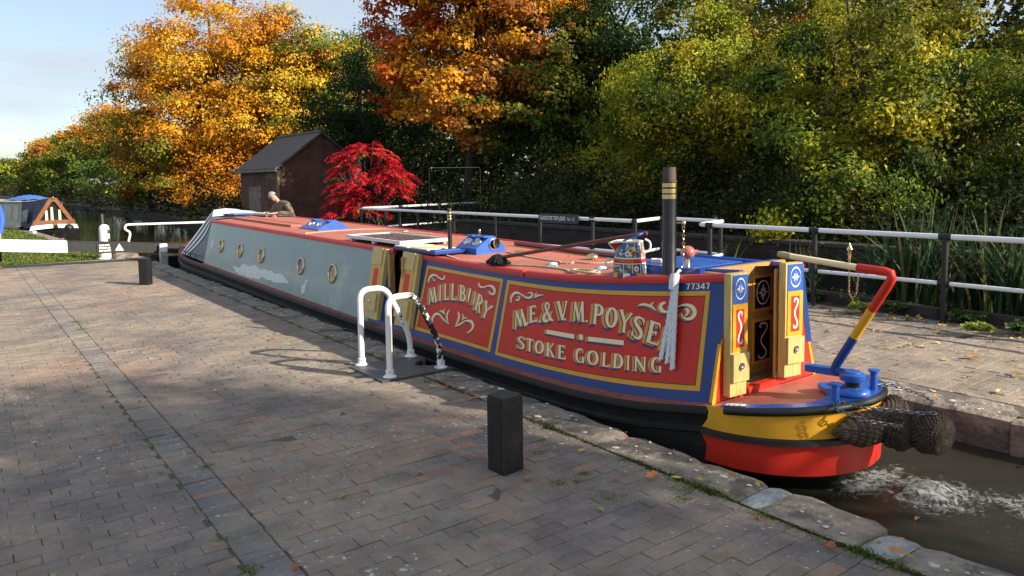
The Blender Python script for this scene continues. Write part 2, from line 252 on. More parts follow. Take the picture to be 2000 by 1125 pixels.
# ------------------------------------------------------------------ mesh helpers
class MB:
    def __init__(s): s.v = []; s.f = []; s.m = []; s.mats = []; s.cur = 0; s.cols = []
    def use(s, name):
        if name not in s.mats: s.mats.append(name)
        s.cur = s.mats.index(name); return s
    def add(s, vs, fs):
        o = len(s.v); s.v += [tuple(map(float, v)) for v in vs]
        for f in fs: s.f.append(tuple(o+i for i in f)); s.m.append(s.cur)
        return s
    def quad(s, a, b, c, d): return s.add([a, b, c, d], [(0, 1, 2, 3)])
    def poly(s, pts): return s.add(pts, [tuple(range(len(pts)))])
    def box(s, lo, hi, bev=0.0):
        (x0, y0, z0), (x1, y1, z1) = lo, hi; b = min(bev, (x1-x0)/3, (y1-y0)/3, (z1-z0)/3)
        if b <= 0:
            return s.add([(x0,y0,z0),(x1,y0,z0),(x1,y1,z0),(x0,y1,z0),(x0,y0,z1),(x1,y0,z1),(x1,y1,z1),(x0,y1,z1)],
                         [(0,3,2,1),(4,5,6,7),(0,1,5,4),(1,2,6,5),(2,3,7,6),(3,0,4,7)])
        rings = [(z0, b), (z0+b, 0), (z1-b, 0), (z1, b)]; vs = []
        for z, i in rings:
            a0, a1, c0, c1 = x0+i, x1-i, y0+i, y1-i; k = b if i == 0 else b*.6
            vs += [(a0+k,c0,z),(a1-k,c0,z),(a1,c0+k,z),(a1,c1-k,z),(a1-k,c1,z),(a0+k,c1,z),(a0,c1-k,z),(a0,c0+k,z)]
        fs = [tuple(range(7,-1,-1)), tuple(range(24,32))]
        for r in range(3):
            for i in range(8): j = (i+1) % 8; fs.append((r*8+i, r*8+j, (r+1)*8+j, (r+1)*8+i))
        return s.add(vs, fs)
    def obox(s, c, ax, ay, az):
        """box with centre and three half-axis vectors"""
        c, ax, ay, az = map(Vector, (c, ax, ay, az)); vs = []
        for k in (-1, 1):
            for i, j in ((-1,-1),(1,-1),(1,1),(-1,1)): vs.append(c+ax*i+ay*j+az*k)
        return s.add(vs, [(0,3,2,1),(4,5,6,7),(0,1,5,4),(1,2,6,5),(2,3,7,6),(3,0,4,7)])
    def tube(s, pts, r, n=10, caps=True, closed=False):
        P = [Vector(p) for p in pts]; k = len(P); rs = r if isinstance(r, (list, tuple)) else [r]*k
        T = []
        for i in range(k):
            a = P[(i-1) % k] if closed or i > 0 else P[i]; b = P[(i+1) % k] if closed or i < k-1 else P[i]
            T.append((b-a).normalized() if (b-a).length > 1e-9 else Vector((0,0,1)))
        u = T[0].orthogonal().normalized(); vs = []
        for i in range(k):
            u = (u - T[i]*u.dot(T[i]));  u = u.normalized() if u.length > 1e-6 else T[i].orthogonal().normalized()
            w = T[i].cross(u)
            for j in range(n):
                a = 2*math.pi*j/n; vs.append(P[i] + (u*math.cos(a) + w*math.sin(a))*rs[i])
        fs = []
        for i in range(k if closed else k-1):
            i2 = (i+1) % k
            for j in range(n): j2 = (j+1) % n; fs.append((i*n+j, i*n+j2, i2*n+j2, i2*n+j))
        if caps and not closed: fs += [tuple(range(n-1,-1,-1)), tuple((k-1)*n+j for j in range(n))]
        return s.add(vs, fs)
    def lathe(s, prof, c=(0,0,0), n=20, axis=(0,0,1), a0=0, a1=2*math.pi):
        ax = Vector(axis).normalized(); u = ax.orthogonal().normalized() if abs(ax.z) < .999 else Vector((1,0,0)); w = ax.cross(u); c = Vector(c)
        full = abs(a1-a0-2*math.pi) < 1e-6; k = n if full else n+1; vs = []
        for r, h in prof:
            for j in range(k): a = a0+(a1-a0)*j/n; vs.append(c + ax*h + (u*math.cos(a)+w*math.sin(a))*max(r, 1e-5))
        fs = []
        for i in range(len(prof)-1):
            for j in range(n): j2 = (j+1) % k; fs.append((i*k+j, i*k+j2, (i+1)*k+j2, (i+1)*k+j))
        return s.add(vs, fs)
    def grid(s, rows):
        """rows of equal length -> quads"""
        n = len(rows[0]); vs = [p for r in rows for p in r]
        return s.add(vs, [(i*n+j, i*n+j+1, (i+1)*n+j+1, (i+1)*n+j) for i in range(len(rows)-1) for j in range(n-1)])
    def sphere(s, c, r, n=12, m_=8):
        rx, ry, rz = r if isinstance(r, (tuple, list)) else (r, r, r)
        rows = [[(c[0]+rx*math.sin(math.pi*i/m_)*math.cos(2*math.pi*j/n), c[1]+ry*math.sin(math.pi*i/m_)*math.sin(2*math.pi*j/n), c[2]-rz*math.cos(math.pi*i/m_)) for j in range(n+1)] for i in range(m_+1)]
        return s.grid(rows)

def obj(name, mb, default='stone', parent=None, smooth=None, loc=None):
    me = bpy.data.meshes.new(name); me.from_pydata(mb.v, [], mb.f)
    for n in (mb.mats or [default]): me.materials.append(M[n])
    if mb.mats: me.polygons.foreach_set('material_index', mb.m)
    if smooth:
        me.polygons.foreach_set('use_smooth', [True]*len(me.polygons)); me.update()
        try: me.set_sharp_from_angle(angle=R(smooth))
        except Exception: pass
    me.update(); o = bpy.data.objects.new(name, me); col.objects.link(o)
    if parent: o.parent = parent
    if loc: o.location = loc
    return o
def tag(o, label=None, cat=None, group=None, kind=None):
    if label: o['label'] = label
    if cat: o['category'] = cat
    if group: o['group'] = group
    if kind: o['kind'] = kind
    return o
def thing(name, label, cat, loc=(0,0,0), group=None):
    o = bpy.data.objects.new(name, None); col.objects.link(o); o.location = loc; o.empty_display_size = .1
    return tag(o, label, cat, group)
def part(name, mb, default, parent, smooth=None):
    """parts are modelled in world space; keep them there under a parent that stands at its own base"""
    off = Vector(parent.matrix_world.translation) if False else world_loc(parent)
    mb.v = [(v[0]-off.x, v[1]-off.y, v[2]-off.z) for v in mb.v]
    return obj(name, mb, default, parent, smooth)
def world_loc(o):
    v = Vector((0,0,0))
    while o: v += Vector(o.location); o = o.parent
    return v
def herm(xs, ys):
    xs = np.array(xs, float); ys = np.array(ys, float); d = np.diff(ys)/np.diff(xs); mm = np.concatenate([[d[0]], (d[1:]+d[:-1])/2, [d[-1]]])
    def g(x):
        i = int(min(max(np.searchsorted(xs, x)-1, 0), len(xs)-2)); h = xs[i+1]-xs[i]; t = (x-xs[i])/h
        return float(ys[i]*(2*t**3-3*t*t+1)+h*mm[i]*(t**3-2*t*t+t)+ys[i+1]*(3*t*t-2*t**3)+h*mm[i+1]*(t**3-t*t))
    return g
def smoothline(pts, n=6):
    """Catmull-Rom through points (any dimension)"""
    P = [np.array(p, float) for p in pts]; out = []
    for i in range(len(P)-1):
        a = P[i-1] if i else 2*P[0]-P[1]; b = P[i]; c = P[i+1]; d = P[i+2] if i+2 < len(P) else 2*P[-1]-P[-2]
        for k in range(n):
            t = k/n; out.append(.5*((2*b)+(-a+c)*t+(2*a-5*b+4*c-d)*t*t+(-a+3*b-3*c+d)*t**3))
    out.append(P[-1]); return out
def fillet(pts, r=.06, n=5):
    """polyline with rounded corners"""
    P = [Vector(p) for p in pts]; out = [P[0]]
    for i in range(1, len(P)-1):
        a, b, c = P[i-1], P[i], P[i+1]; u = (a-b); w = (c-b); k = min(r, u.length*.45, w.length*.45); p0 = b+u.normalized()*k; p1 = b+w.normalized()*k
        for j in range(n+1): t = j/n; out.append(p0*(1-t)**2 + b*2*t*(1-t) + p1*t*t)
    out.append(P[-1]); return out
# ================================================================== SETTING
def put_cols(me, cols):
    a = me.color_attributes.new('Col', 'FLOAT_COLOR', 'POINT'); c = np.ones((len(me.vertices), 4), np.float32); c[:, :3] = cols; a.data.foreach_set('color', c.ravel())

def structure(name, mb, default, smooth=None): return tag(obj(name, mb, default, None, smooth), kind='structure')
def prism(mb, poly, z0, z1, side=None, topm=None):
    n = len(poly)
    if topm: mb.use(topm)
    mb.poly([(x, y, z1) for x, y in poly])
    if side: mb.use(side)
    for i in range(n):
        a, b = poly[i], poly[(i+1) % n]; mb.quad((*a, z0), (*b, z0), (*b, z1), (*a, z1))
    return mb

g = MB(); g.quad((-1500, -1500, -1.4), (1500, -1500, -1.4), (1500, 1500, -1.4), (-1500, 1500, -1.4)); structure('ground', g, 'soil')
WZ = -0.24
w = MB(); w.quad((-60, -14, WZ), (16, -14, WZ), (16, 330, WZ), (-60, 330, WZ)); structure('canal_water', w, 'water')

# bricks: one mesh, each with its own tilt, height and colour
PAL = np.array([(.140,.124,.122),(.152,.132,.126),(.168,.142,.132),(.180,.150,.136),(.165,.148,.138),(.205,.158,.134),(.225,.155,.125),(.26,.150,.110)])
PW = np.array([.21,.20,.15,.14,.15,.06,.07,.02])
def brick_field(x0, x1, y0, y1, px, py, cols_w, jitter=.0016, joint=.0045, skip=None, pal=PAL, stagger=True):
    V, F, Cc = [], [], []; ny = int((y1-y0)/py); nx = int((x1-x0)/px)+1
    for j in range(ny):
        off = (px*.5 if j % 2 else 0)+random.uniform(-.012, .012) if stagger else 0
        for i in range(-1, nx+1):
            a = max(x0, x0+i*px+off); b = min(x1, x0+(i+1)*px+off)
            if b-a < .03: continue
            c0 = y0+j*py; c1 = c0+py; w0 = 0
            gap = lambda: random.uniform(.0022, .0048) if random.random() < .17 else random.uniform(.0005, .0014)
            a_, b_, c0_, c1_ = a+gap(), b-gap(), c0+gap(), c1-gap()
            if b_-a_ < .02: continue
            if skip and skip((a+b)/2, (c0+c1)/2): continue
            h = random.gauss(0, .0014); tx = random.gauss(0, .010); ty = random.gauss(0, .013); xm, ym = (a_+b_)/2, (c0_+c1_)/2
            z = lambda x, y: h + (x-xm)*tx + (y-ym)*ty
            o = len(V); e = .0014
            for (x, y) in ((a_,c0_),(b_,c0_),(b_,c1_),(a_,c1_)): V.append((x, y, -.03))
            for (x, y) in ((a_,c0_),(b_,c0_),(b_,c1_),(a_,c1_)): V.append((x, y, z(x, y)-e))
            for (x, y) in ((a_+e,c0_+e),(b_-e,c0_+e),(b_-e,c1_-e),(a_+e,c1_-e)): V.append((x, y, z(x, y)))
            for k in range(4):
                q = (k+1) % 4; F.append((o+k, o+q, o+4+q, o+4+k)); F.append((o+4+k, o+4+q, o+8+q, o+8+k))
            F.append((o+8, o+9, o+10, o+11))
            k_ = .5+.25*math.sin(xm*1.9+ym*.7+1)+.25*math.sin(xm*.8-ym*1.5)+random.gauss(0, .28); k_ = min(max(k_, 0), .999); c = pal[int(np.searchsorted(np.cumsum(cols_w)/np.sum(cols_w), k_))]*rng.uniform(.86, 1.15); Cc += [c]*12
    return V, F, Cc
def brick_object(name, fields):
    V, F, Cc = [], [], []
    for v, f, c in fields:
        o = len(V); V += v; F += [tuple(i+o for i in q) for q in f]; Cc += c
    me = bpy.data.meshes.new(name); me.from_pydata(V, [], F); me.materials.append(M['paver']); put_cols(me, np.array(Cc)); o = bpy.data.objects.new(name, me); col.objects.link(o)
    return tag(o, kind='structure')
PL = (2.80, 3.53, 5.60, 6.25)                                      # steel plate let into the edge
skip = lambda x, y: PL[0]-.02 < x and PL[2]-.03 < y < PL[3]+.03
BAND = np.array([(.105,.118,.14),(.12,.13,.15),(.14,.145,.155),(.19,.175,.165),(.28,.16,.11),(.095,.11,.135)])
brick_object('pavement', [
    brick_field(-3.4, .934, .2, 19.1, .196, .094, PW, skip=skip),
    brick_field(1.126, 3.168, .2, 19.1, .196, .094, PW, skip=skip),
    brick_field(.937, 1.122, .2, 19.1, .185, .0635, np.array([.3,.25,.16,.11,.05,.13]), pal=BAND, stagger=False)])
g = MB(); g.box((-14, -9, -1.3), (3.175, 19.2, -.0045)); structure('pavement_bed', g, 'joint')
g = MB(); g.use('paver')
FARP = [(.22,.185,.155),(.25,.195,.165),(.20,.175,.155),(.27,.20,.155),(.19,.17,.15)]
brick_object('far_path', [brick_field(6.12, 9.0, -1.0, 18.2, .196, .094, np.array([.2]*5), pal=np.array(FARP), joint=.0045)])
g = MB(); g.box((5.86, -9, -1.3), (9.06, 18.3, -.0045)); structure('far_path_bed', g, 'joint')

# lock side walls, each with its stone coping
def coping(mb, edge, inner, joints, patches=(), top=0.0, notch=None):
    sgn = 1 if inner > edge else -1
    for a, b in zip(joints[:-1], joints[1:]):
        pale = any(abs(a-p) < .02 for p in patches)
        if notch and a >= notch[0]-.01 and b <= notch[1]+.01: continue
        mb.use('stone_pale' if pale else 'stone')
        ny = max(4, int((b-a)/.07)); nx = 9; g0 = 0.004 if pale else .006; dz = random.gauss(0, .005)-(.006 if pale else 0)
        ph = random.uniform(0, 9); rows = []
        for j in range(-1, ny+2):
            jj = min(max(j, 0), ny); y = a+g0+(b-a-2*g0)*jj/ny; endr = min(jj, ny-jj)/ny
            wob = .012*math.sin(y*5+ph)+.008*math.sin(y*17+ph*2)+random.gauss(0, .004) + (.02*max(0, 1-endr*12))
            row = []
            for i in range(-1, nx+2):
                ii = min(max(i, 0), nx); t = ii/nx; x = edge+sgn*(wob*(1-t)) + (inner-edge)*t
                rnd = .016*max(0, 1-t*6)**2 + .006*max(0, 1-endr*14) + .004*max(0, 1-(1-t)*10)
                z = top+dz-rnd+.006*math.sin(x*13+y*4+ph)*math.sin(y*7+ph)+random.gauss(0, .0012)
                if i < 0 or i > nx or j < 0 or j > ny: z = top-.30
                row.append((x, y, z))
            rows.append(row if sgn < 0 else row)
        mb.grid(rows)
        for _ in range(0 if pale else int((b-a)*16)):                # lichen rosettes lying on the stone
            cx, cy, r = random.uniform(min(edge, inner)+.04, max(edge, inner)-.04), random.uniform(a+.05, b-.05), random.uniform(.004, .015)
            if random.random() < .2: r *= 2.2
            mb.use('lichen'); k = 9; mb.add([(cx, cy, top+dz+.012)]+[(cx+r*random.uniform(.6, 1.2)*math.cos(6.283*q/k), cy+1.2*r*random.uniform(.6, 1.2)*math.sin(6.283*q/k), top+dz+.0055) for q in range(k)], [(0, 1+q, 1+(q+1) % k) for q in range(k)])
NJ = [-6, -4.8, -3.7, -2.6, -1.5, -.5, .55, 1.52, 1.69, 2.19, 2.33, 2.78, 3.38, 4.35, 5.60, 6.25, 7.2, 8.0, 9.1, 9.9, 11.1, 12.0, 13.2, 14.1, 15.2, 16.0, 17.1, 18.3]
nw = thing('lock_wall', 'grey stone coping along the near side of the lock, beside the dark brick paving', 'lock wall', (3.35, 6, -1))
cp = MB(); coping(cp, 3.53, 3.175, NJ, (1.52, 2.19), notch=(5.60, 6.25)); part('coping', cp, 'stone', nw, 50)
wl = MB(); wl.box((3.18, -9, -1.4), (3.495, 5.60, -.16)); wl.box((3.18, 6.25, -1.4), (3.495, 18.45, -.16)); wl.box((3.18, 5.60, -1.4), (3.20, 6.25, -.03)); part('wall', wl, 'lock_brick', nw)
fwl = thing('lock_wall', 'reddish stone coping along the far side of the lock, below the path with white railings', 'lock wall', (5.9, 6, -1))
cp = MB(); FJ = [-6, -4.4, -2.9, -1.5, -.2, .95, 1.95, 3.1, 4.0, 5.2, 6.3, 7.5, 8.6, 9.9, 11, 12.3, 13.5, 14.8, 16, 17.2, 18.3]
coping(cp, 5.70, 6.11, FJ); part('coping', cp, 'stone', fwl, 50)
wl = MB(); wl.box((5.745, -9, -1.4), (5.85, 18.45, -.14)); part('wall', wl, 'lock_brick', fwl)

# left bank beyond the lock, right bank under the trees
lb = [(-60, 19.2), (3.175, 19.2), (3.2, 20.5), (2.85, 23), (2.55, 28), (2.2, 33.5), (1.35, 40), (-.6, 52), (-4, 70), (-12, 100), (-60, 160)]
g = MB(); prism(g, lb, -1.3, -.03, 'soil', 'soil'); structure('grass_verge', g, 'soil')
rb = [(9.06, -9), (60, -9), (60, 300), (-20, 300), (2, 200), (7.4, 110), (8.6, 62), (8.7, 42), (8.5, 26), (7.6, 21), (6.2, 18.8), (5.86, 18.3), (9.06, 18.3)]
g = MB(); prism(g, rb, -1.3, .0, 'soil', 'soil'); structure('tree_bank', g, 'soil')
g = MB(); rows = []
for i in range(26):
    x = 10.75+i*1.6; rows.append([(x, y, .25+.42*min(1, i/3)+.03*i+.08*math.sin(x*1.3+y*.8)) for y in np.linspace(-9, 24.5, 34)])
g.grid(rows); structure('slope_behind_wall', g, 'soil', 60)

# stone edging of the canal on the left bank
ce = thing('canal_edging', 'pale stone edging along the grass bank by the moored boat', 'edging', (2.5, 28, -.3))
g = MB(); P = [(3.45, 18.5), (3.2, 20.5), (2.85, 23), (2.55, 28), (2.2, 33.5), (1.35, 40), (-.6, 52), (-4, 70)]
for a, b in zip(P[:-1], P[1:]):
    a, b = Vector((*a, 0)), Vector((*b, 0)); n_ = max(1, int((b-a).length/1.1))
    for k in range(n_):
        p, q = a.lerp(b, k/n_), a.lerp(b, (k+.97)/n_); d = (q-p); nrm = Vector((d.y, -d.x, 0)).normalized()
        g.obox((p+q)/2+nrm*-.14+Vector((0, 0, -.16)), d/2, nrm*.17, (0, 0, .18))
part('stone', g, 'stone', ce)

# ================================================================== NARROWBOAT
BY=[2.95,3.3,3.7,4.1,4.5,5.0,5.7,7.2,9.0,14.45]
BX=[3.785,3.765,3.735,3.705,3.685,3.672,3.66,3.64,3.64,3.64]; BZ=[.26,.206,.162,.139,.127,.123,.127,.126,.143,.225]
TX=[3.96,3.93,3.89,3.855,3.83,3.81,3.80,3.79,3.79,3.81]; TZ=[1.03,.986,.945,.912,.89,.882,.885,.912,.93,.975]
bx, bz, tx, tz = herm(BY,BX), herm(BY,BZ), herm(BY,TX), herm(BY,TZ)
gx = herm([2.95,3.3,3.7,4.1,4.5,5.0,5.7,7.2,15.4],[3.74,3.70,3.66,3.63,3.61,3.60,3.59,3.58,3.58])
gz = herm([2.95,3.25,3.5,3.8,4.1,4.5,5.0,5.7,7.0,9.9,12.6,15.4],[.25,.20,.162,.137,.122,.115,.111,.108,.115,.138,.178,.212])
def cl(y): t = min(max((y-2.95)/3.2, 0), 1); return 4.37+.23*(t*t*(3-2*t))
def S(y, s, d=0.0):
    """point on the near cabin side: y along the boat, s from gunwale (0) to roof edge (1), d metres proud"""
    b = Vector((bx(y), y, bz(y))); t = Vector((tx(y), y, tz(y))); p = b.lerp(t, s)
    e = .02; b2 = Vector((bx(y+e), y+e, bz(y+e))); t2 = Vector((tx(y+e), y+e, tz(y+e))); dy = b2.lerp(t2, s)-p
    n = (t-b).cross(dy).normalized()
    if n.x > 0: n = -n
    return p+n*d
boat = thing('narrowboat', 'traditional narrowboat with red and blue lettered cabin lying in the lock', 'narrowboat', (4.55, 9.5, -.24))

# hull
def zs(y): return gz(y)-.155
stat = list(np.linspace(2.95, 15.4, 52))
def bowX(y): q = (y-15.4)/3.3; return 4.6-1.02*max(0, 1-q**1.9)**.75
bow = [15.4+3.3*t for t in (.12, .25, .38, .5, .62, .72, .8, .87, .93, .97, 1.0)]
def hull_col(y, near=True):
    if y <= 15.4: x, z = gx(y), gz(y); c = cl(y)
    else: q = (y-15.4)/3.3; x, z, c = bowX(y), .212+.16*q**1.6, 4.6
    fl = 0 if y <= 15.4 else min(1, (y-15.4)/1.2)
    pr = [(0, z), (-.010, z-.010), (-.012, z-.050), (0, z-.062), (.004, z-.13), (-.020, z-.143), (-.020, z-.167), (.004, z-.18), (.008, -.30), (.03+.25*fl, -.75)]
    pts = [(x+o, y, zz) for o, zz in pr]
    if y > 15.4:                                    # keep the flare inside the stem
        pts = [(min(px_, c), py_, pz_) for px_, py_, pz_ in pts]
    if not near: pts = [(2*c-px_, py_, pz_) for px_, py_, pz_ in pts]
    return pts
h = MB(); h.use('hull_black')
ys_ = stat+bow
for near in (True, False): h.grid([hull_col(y, near) for y in ys_])
part('hull', h, 'hull_black', boat, 45)
gw = MB(); gw.use('gunwale_pink')
def inner_edge(y): return (bx(y), bz(y)) if y <= 14.45 else ((gx(y)+.06, gz(y)) if y <= 15.4 else (min(bowX(y)+.07, 4.6), .212+.16*((y-15.4)/3.3)**1.6))
rows_n = []; rows_f = []
for y in ys_:
    X0, Z0 = (gx(y), gz(y)) if y <= 15.4 else (bowX(y), .212+.16*((y-15.4)/3.3)**1.6); xi, zi = inner_edge(y); c = cl(y) if y <= 15.4 else 4.6
    rows_n.append([(X0, y, Z0), (xi+.004, y, zi)]); rows_f.append([(2*c-X0, y, Z0), (2*c-xi-.004, y, zi)])
gw.grid(rows_n); gw.grid(rows_f)
gw.use('deck_red'); fd = [y for y in ys_ if y > 16.3]
gw.grid([[(min(bowX(y)+.07, 4.6), y, .20+.16*((y-15.4)/3.3)**1.6), (9.2-min(bowX(y)+.07, 4.6), y, .20+.16*((y-15.4)/3.3)**1.6)] for y in fd])
part('gunwale', gw, 'gunwale_pink', boat, 40)

# counter (the rounded stern): black rim, yellow, black strake, red
def ell(t, o=0.0, ay=.69, ax=.68): return 4.415-(ax+o)*math.cos(t), 2.95-(ay+o)*math.sin(t)
def zt(t): return .252+.085*abs(math.sin(t))**.8
c_ = MB(); TT = np.linspace(0, math.pi, 49)
def ring(name, prof, first=None):
    c_.use(name); rows = []
    for k, t in enumerate(TT):
        row = []
        for o, z in prof(t):
            x, y = ell(t, o)
            if first and k == 0: y += first(z)
            row.append((x, y, z))
        rows.append(row)
    c_.grid(rows)
sk = lambda t: .100+.019*math.sin(t)
wav = lambda z: .018+.030*math.sin((z-.02)*26)
ring('yellow_paint', lambda t: [(.002, zt(t)-.002+(.0)), (.003, .22), (.003, .17), (.003, sk(t)+.006)], wav)
ring('rubber_black', lambda t: [(.003, sk(t)+.010), (.030, sk(t)+.004), (.032, sk(t)-.026), (.003, sk(t)-.034)], lambda z: .03)
ring('red_paint', lambda t: [(.001, sk(t)-.03), (0, .0), (-.004, -.105)], wav)
ring('hull_black', lambda t: [(-.004, -.105), (-.12, -.18), (-.30, -.42)])
part('counter', c_, 'yellow_paint', boat, 40)
rim = MB(); rim.use('rubber_black'); rows = []
for t in np.linspace(.16, math.pi-.10, 45):
    e = min(1, (t-.16)/.05, (math.pi-.10-t)/.06); rows.append([(*ell(t, o*e), z) for o, z in ((-.004, zt(t)-.048), (.022, zt(t)-.044), (.030, zt(t)-.024), (.025, zt(t)-.004), (.004, zt(t)+.003))])
rim.grid(rows); part('rubbing_rim', rim, 'rubber_black', boat, 60)
dk = MB(); dk.use('deck_red'); rows = []
for t in TT:
    x, y = ell(t); rows.append([(4.415+(x-4.415)*.93 if k == 0 else x, 2.95+(y-2.95)*k, .250+(zt(t)-.254)*k) for k in (0, .3, .6, .85, 1.0)])
dk.grid(rows)
dk.use('bright_blue'); rows = []
for t in np.linspace(.12, math.pi-.5, 40):
    wide = .07+.30*math.exp(-((t-1.72)/.42)**2); x0, y0 = ell(t, .002); x1, y1 = ell(t, -wide); rows.append([(x0, y0, zt(t)+.004), (x1, y1, zt(t)+.004), (x1, y1, zt(t)-.02)])
dk.grid(rows)
part('counter_deck', dk, 'deck_red', boat, 40)
pq = MB(); pq.use('white_letter'); r_ = [[(*ell(t, -o), zt(t)+.009) for o in (.008, .055)] for t in np.linspace(.17, .36, 6)]; pq.grid(r_)
pq.use('steel')
for t in (.2, .25, .3): pq.grid([[(*ell(t+d, -o), zt(t)+.011) for o in (.012, .035)] for d in (0, .014)])
part('fairlead_plate', pq, 'white_letter', boat)

# cabin side (near): grey green forward, blue with two red panels aft, lettering and scrolls painted on it
cs = MB(); SS = [0, .12, .25, .4, .55, .7, .85, 1.0]
def side_grid(mname, y0, y1, s0=0, s1=1, d=0.0, n=None):
    cs.use(mname); n = n or max(2, int(abs(y1-y0)/.12)); cs.grid([[S(y0+(y1-y0)*i/n, s0+(s1-s0)*s, d) for s in SS] for i in range(n+1)])
side_grid('blue_paint', 2.95, 6.88); side_grid('blue_paint', 7.18, 7.60); side_grid('grey_green', 7.60, 14.45)
def qmap(q, u, v):
    (a, b, c, d) = q  # TL TR BR BL in (y,s)
    t = (a[0]+(b[0]-a[0])*u, a[1]+(b[1]-a[1])*u); e = (d[0]+(c[0]-d[0])*u, d[1]+(c[1]-d[1])*u); return t[0]*v+e[0]*(1-v), t[1]*v+e[1]*(1-v)
def panel(q, mname, d):
    cs.use(mname); n = 16; cs.grid([[S(*qmap(q, i/n, j/6), d) for j in range(7)] for i in range(n+1)])
def frame(qo, qi, mname, d):
    cs.use(mname); n = 16
    for side in range(4):
        rows = []
        for i in range(n+1):
            k = i/n; uv = ((k, 1), (1, 1-k), (1-k, 0), (0, k))[side]; rows.append([S(*qmap(qo, *uv), d), S(*qmap(qi, *uv), d)])
        cs.grid(rows)
P1o = [(6.491,.929),(5.206,.933),(5.258,.086),(6.565,.086)]; P1i = [(6.455,.890),(5.240,.890),(5.298,.125),(6.522,.128)]
P2o = [(5.147,.930),(3.091,.920),(3.059,.089),(5.185,.075)]; P2i = [(5.109,.888),(3.122,.882),(3.097,.132),(5.152,.113)]
def grow(q, k): c = (sum(p[0] for p in q)/4, sum(p[1] for p in q)/4); return [(p[0]+(k if p[0] > c[0] else -k), p[1]+(k*1.2 if p[1] > c[1] else -k*1.2)) for p in q]
for o, i in ((P1o, P1i), (P2o, P2i)): panel(i, 'red_paint', .0012); frame(o, i, 'yellow_paint', .0016); frame(i, grow(i, -.006), 'black_line', .0018)

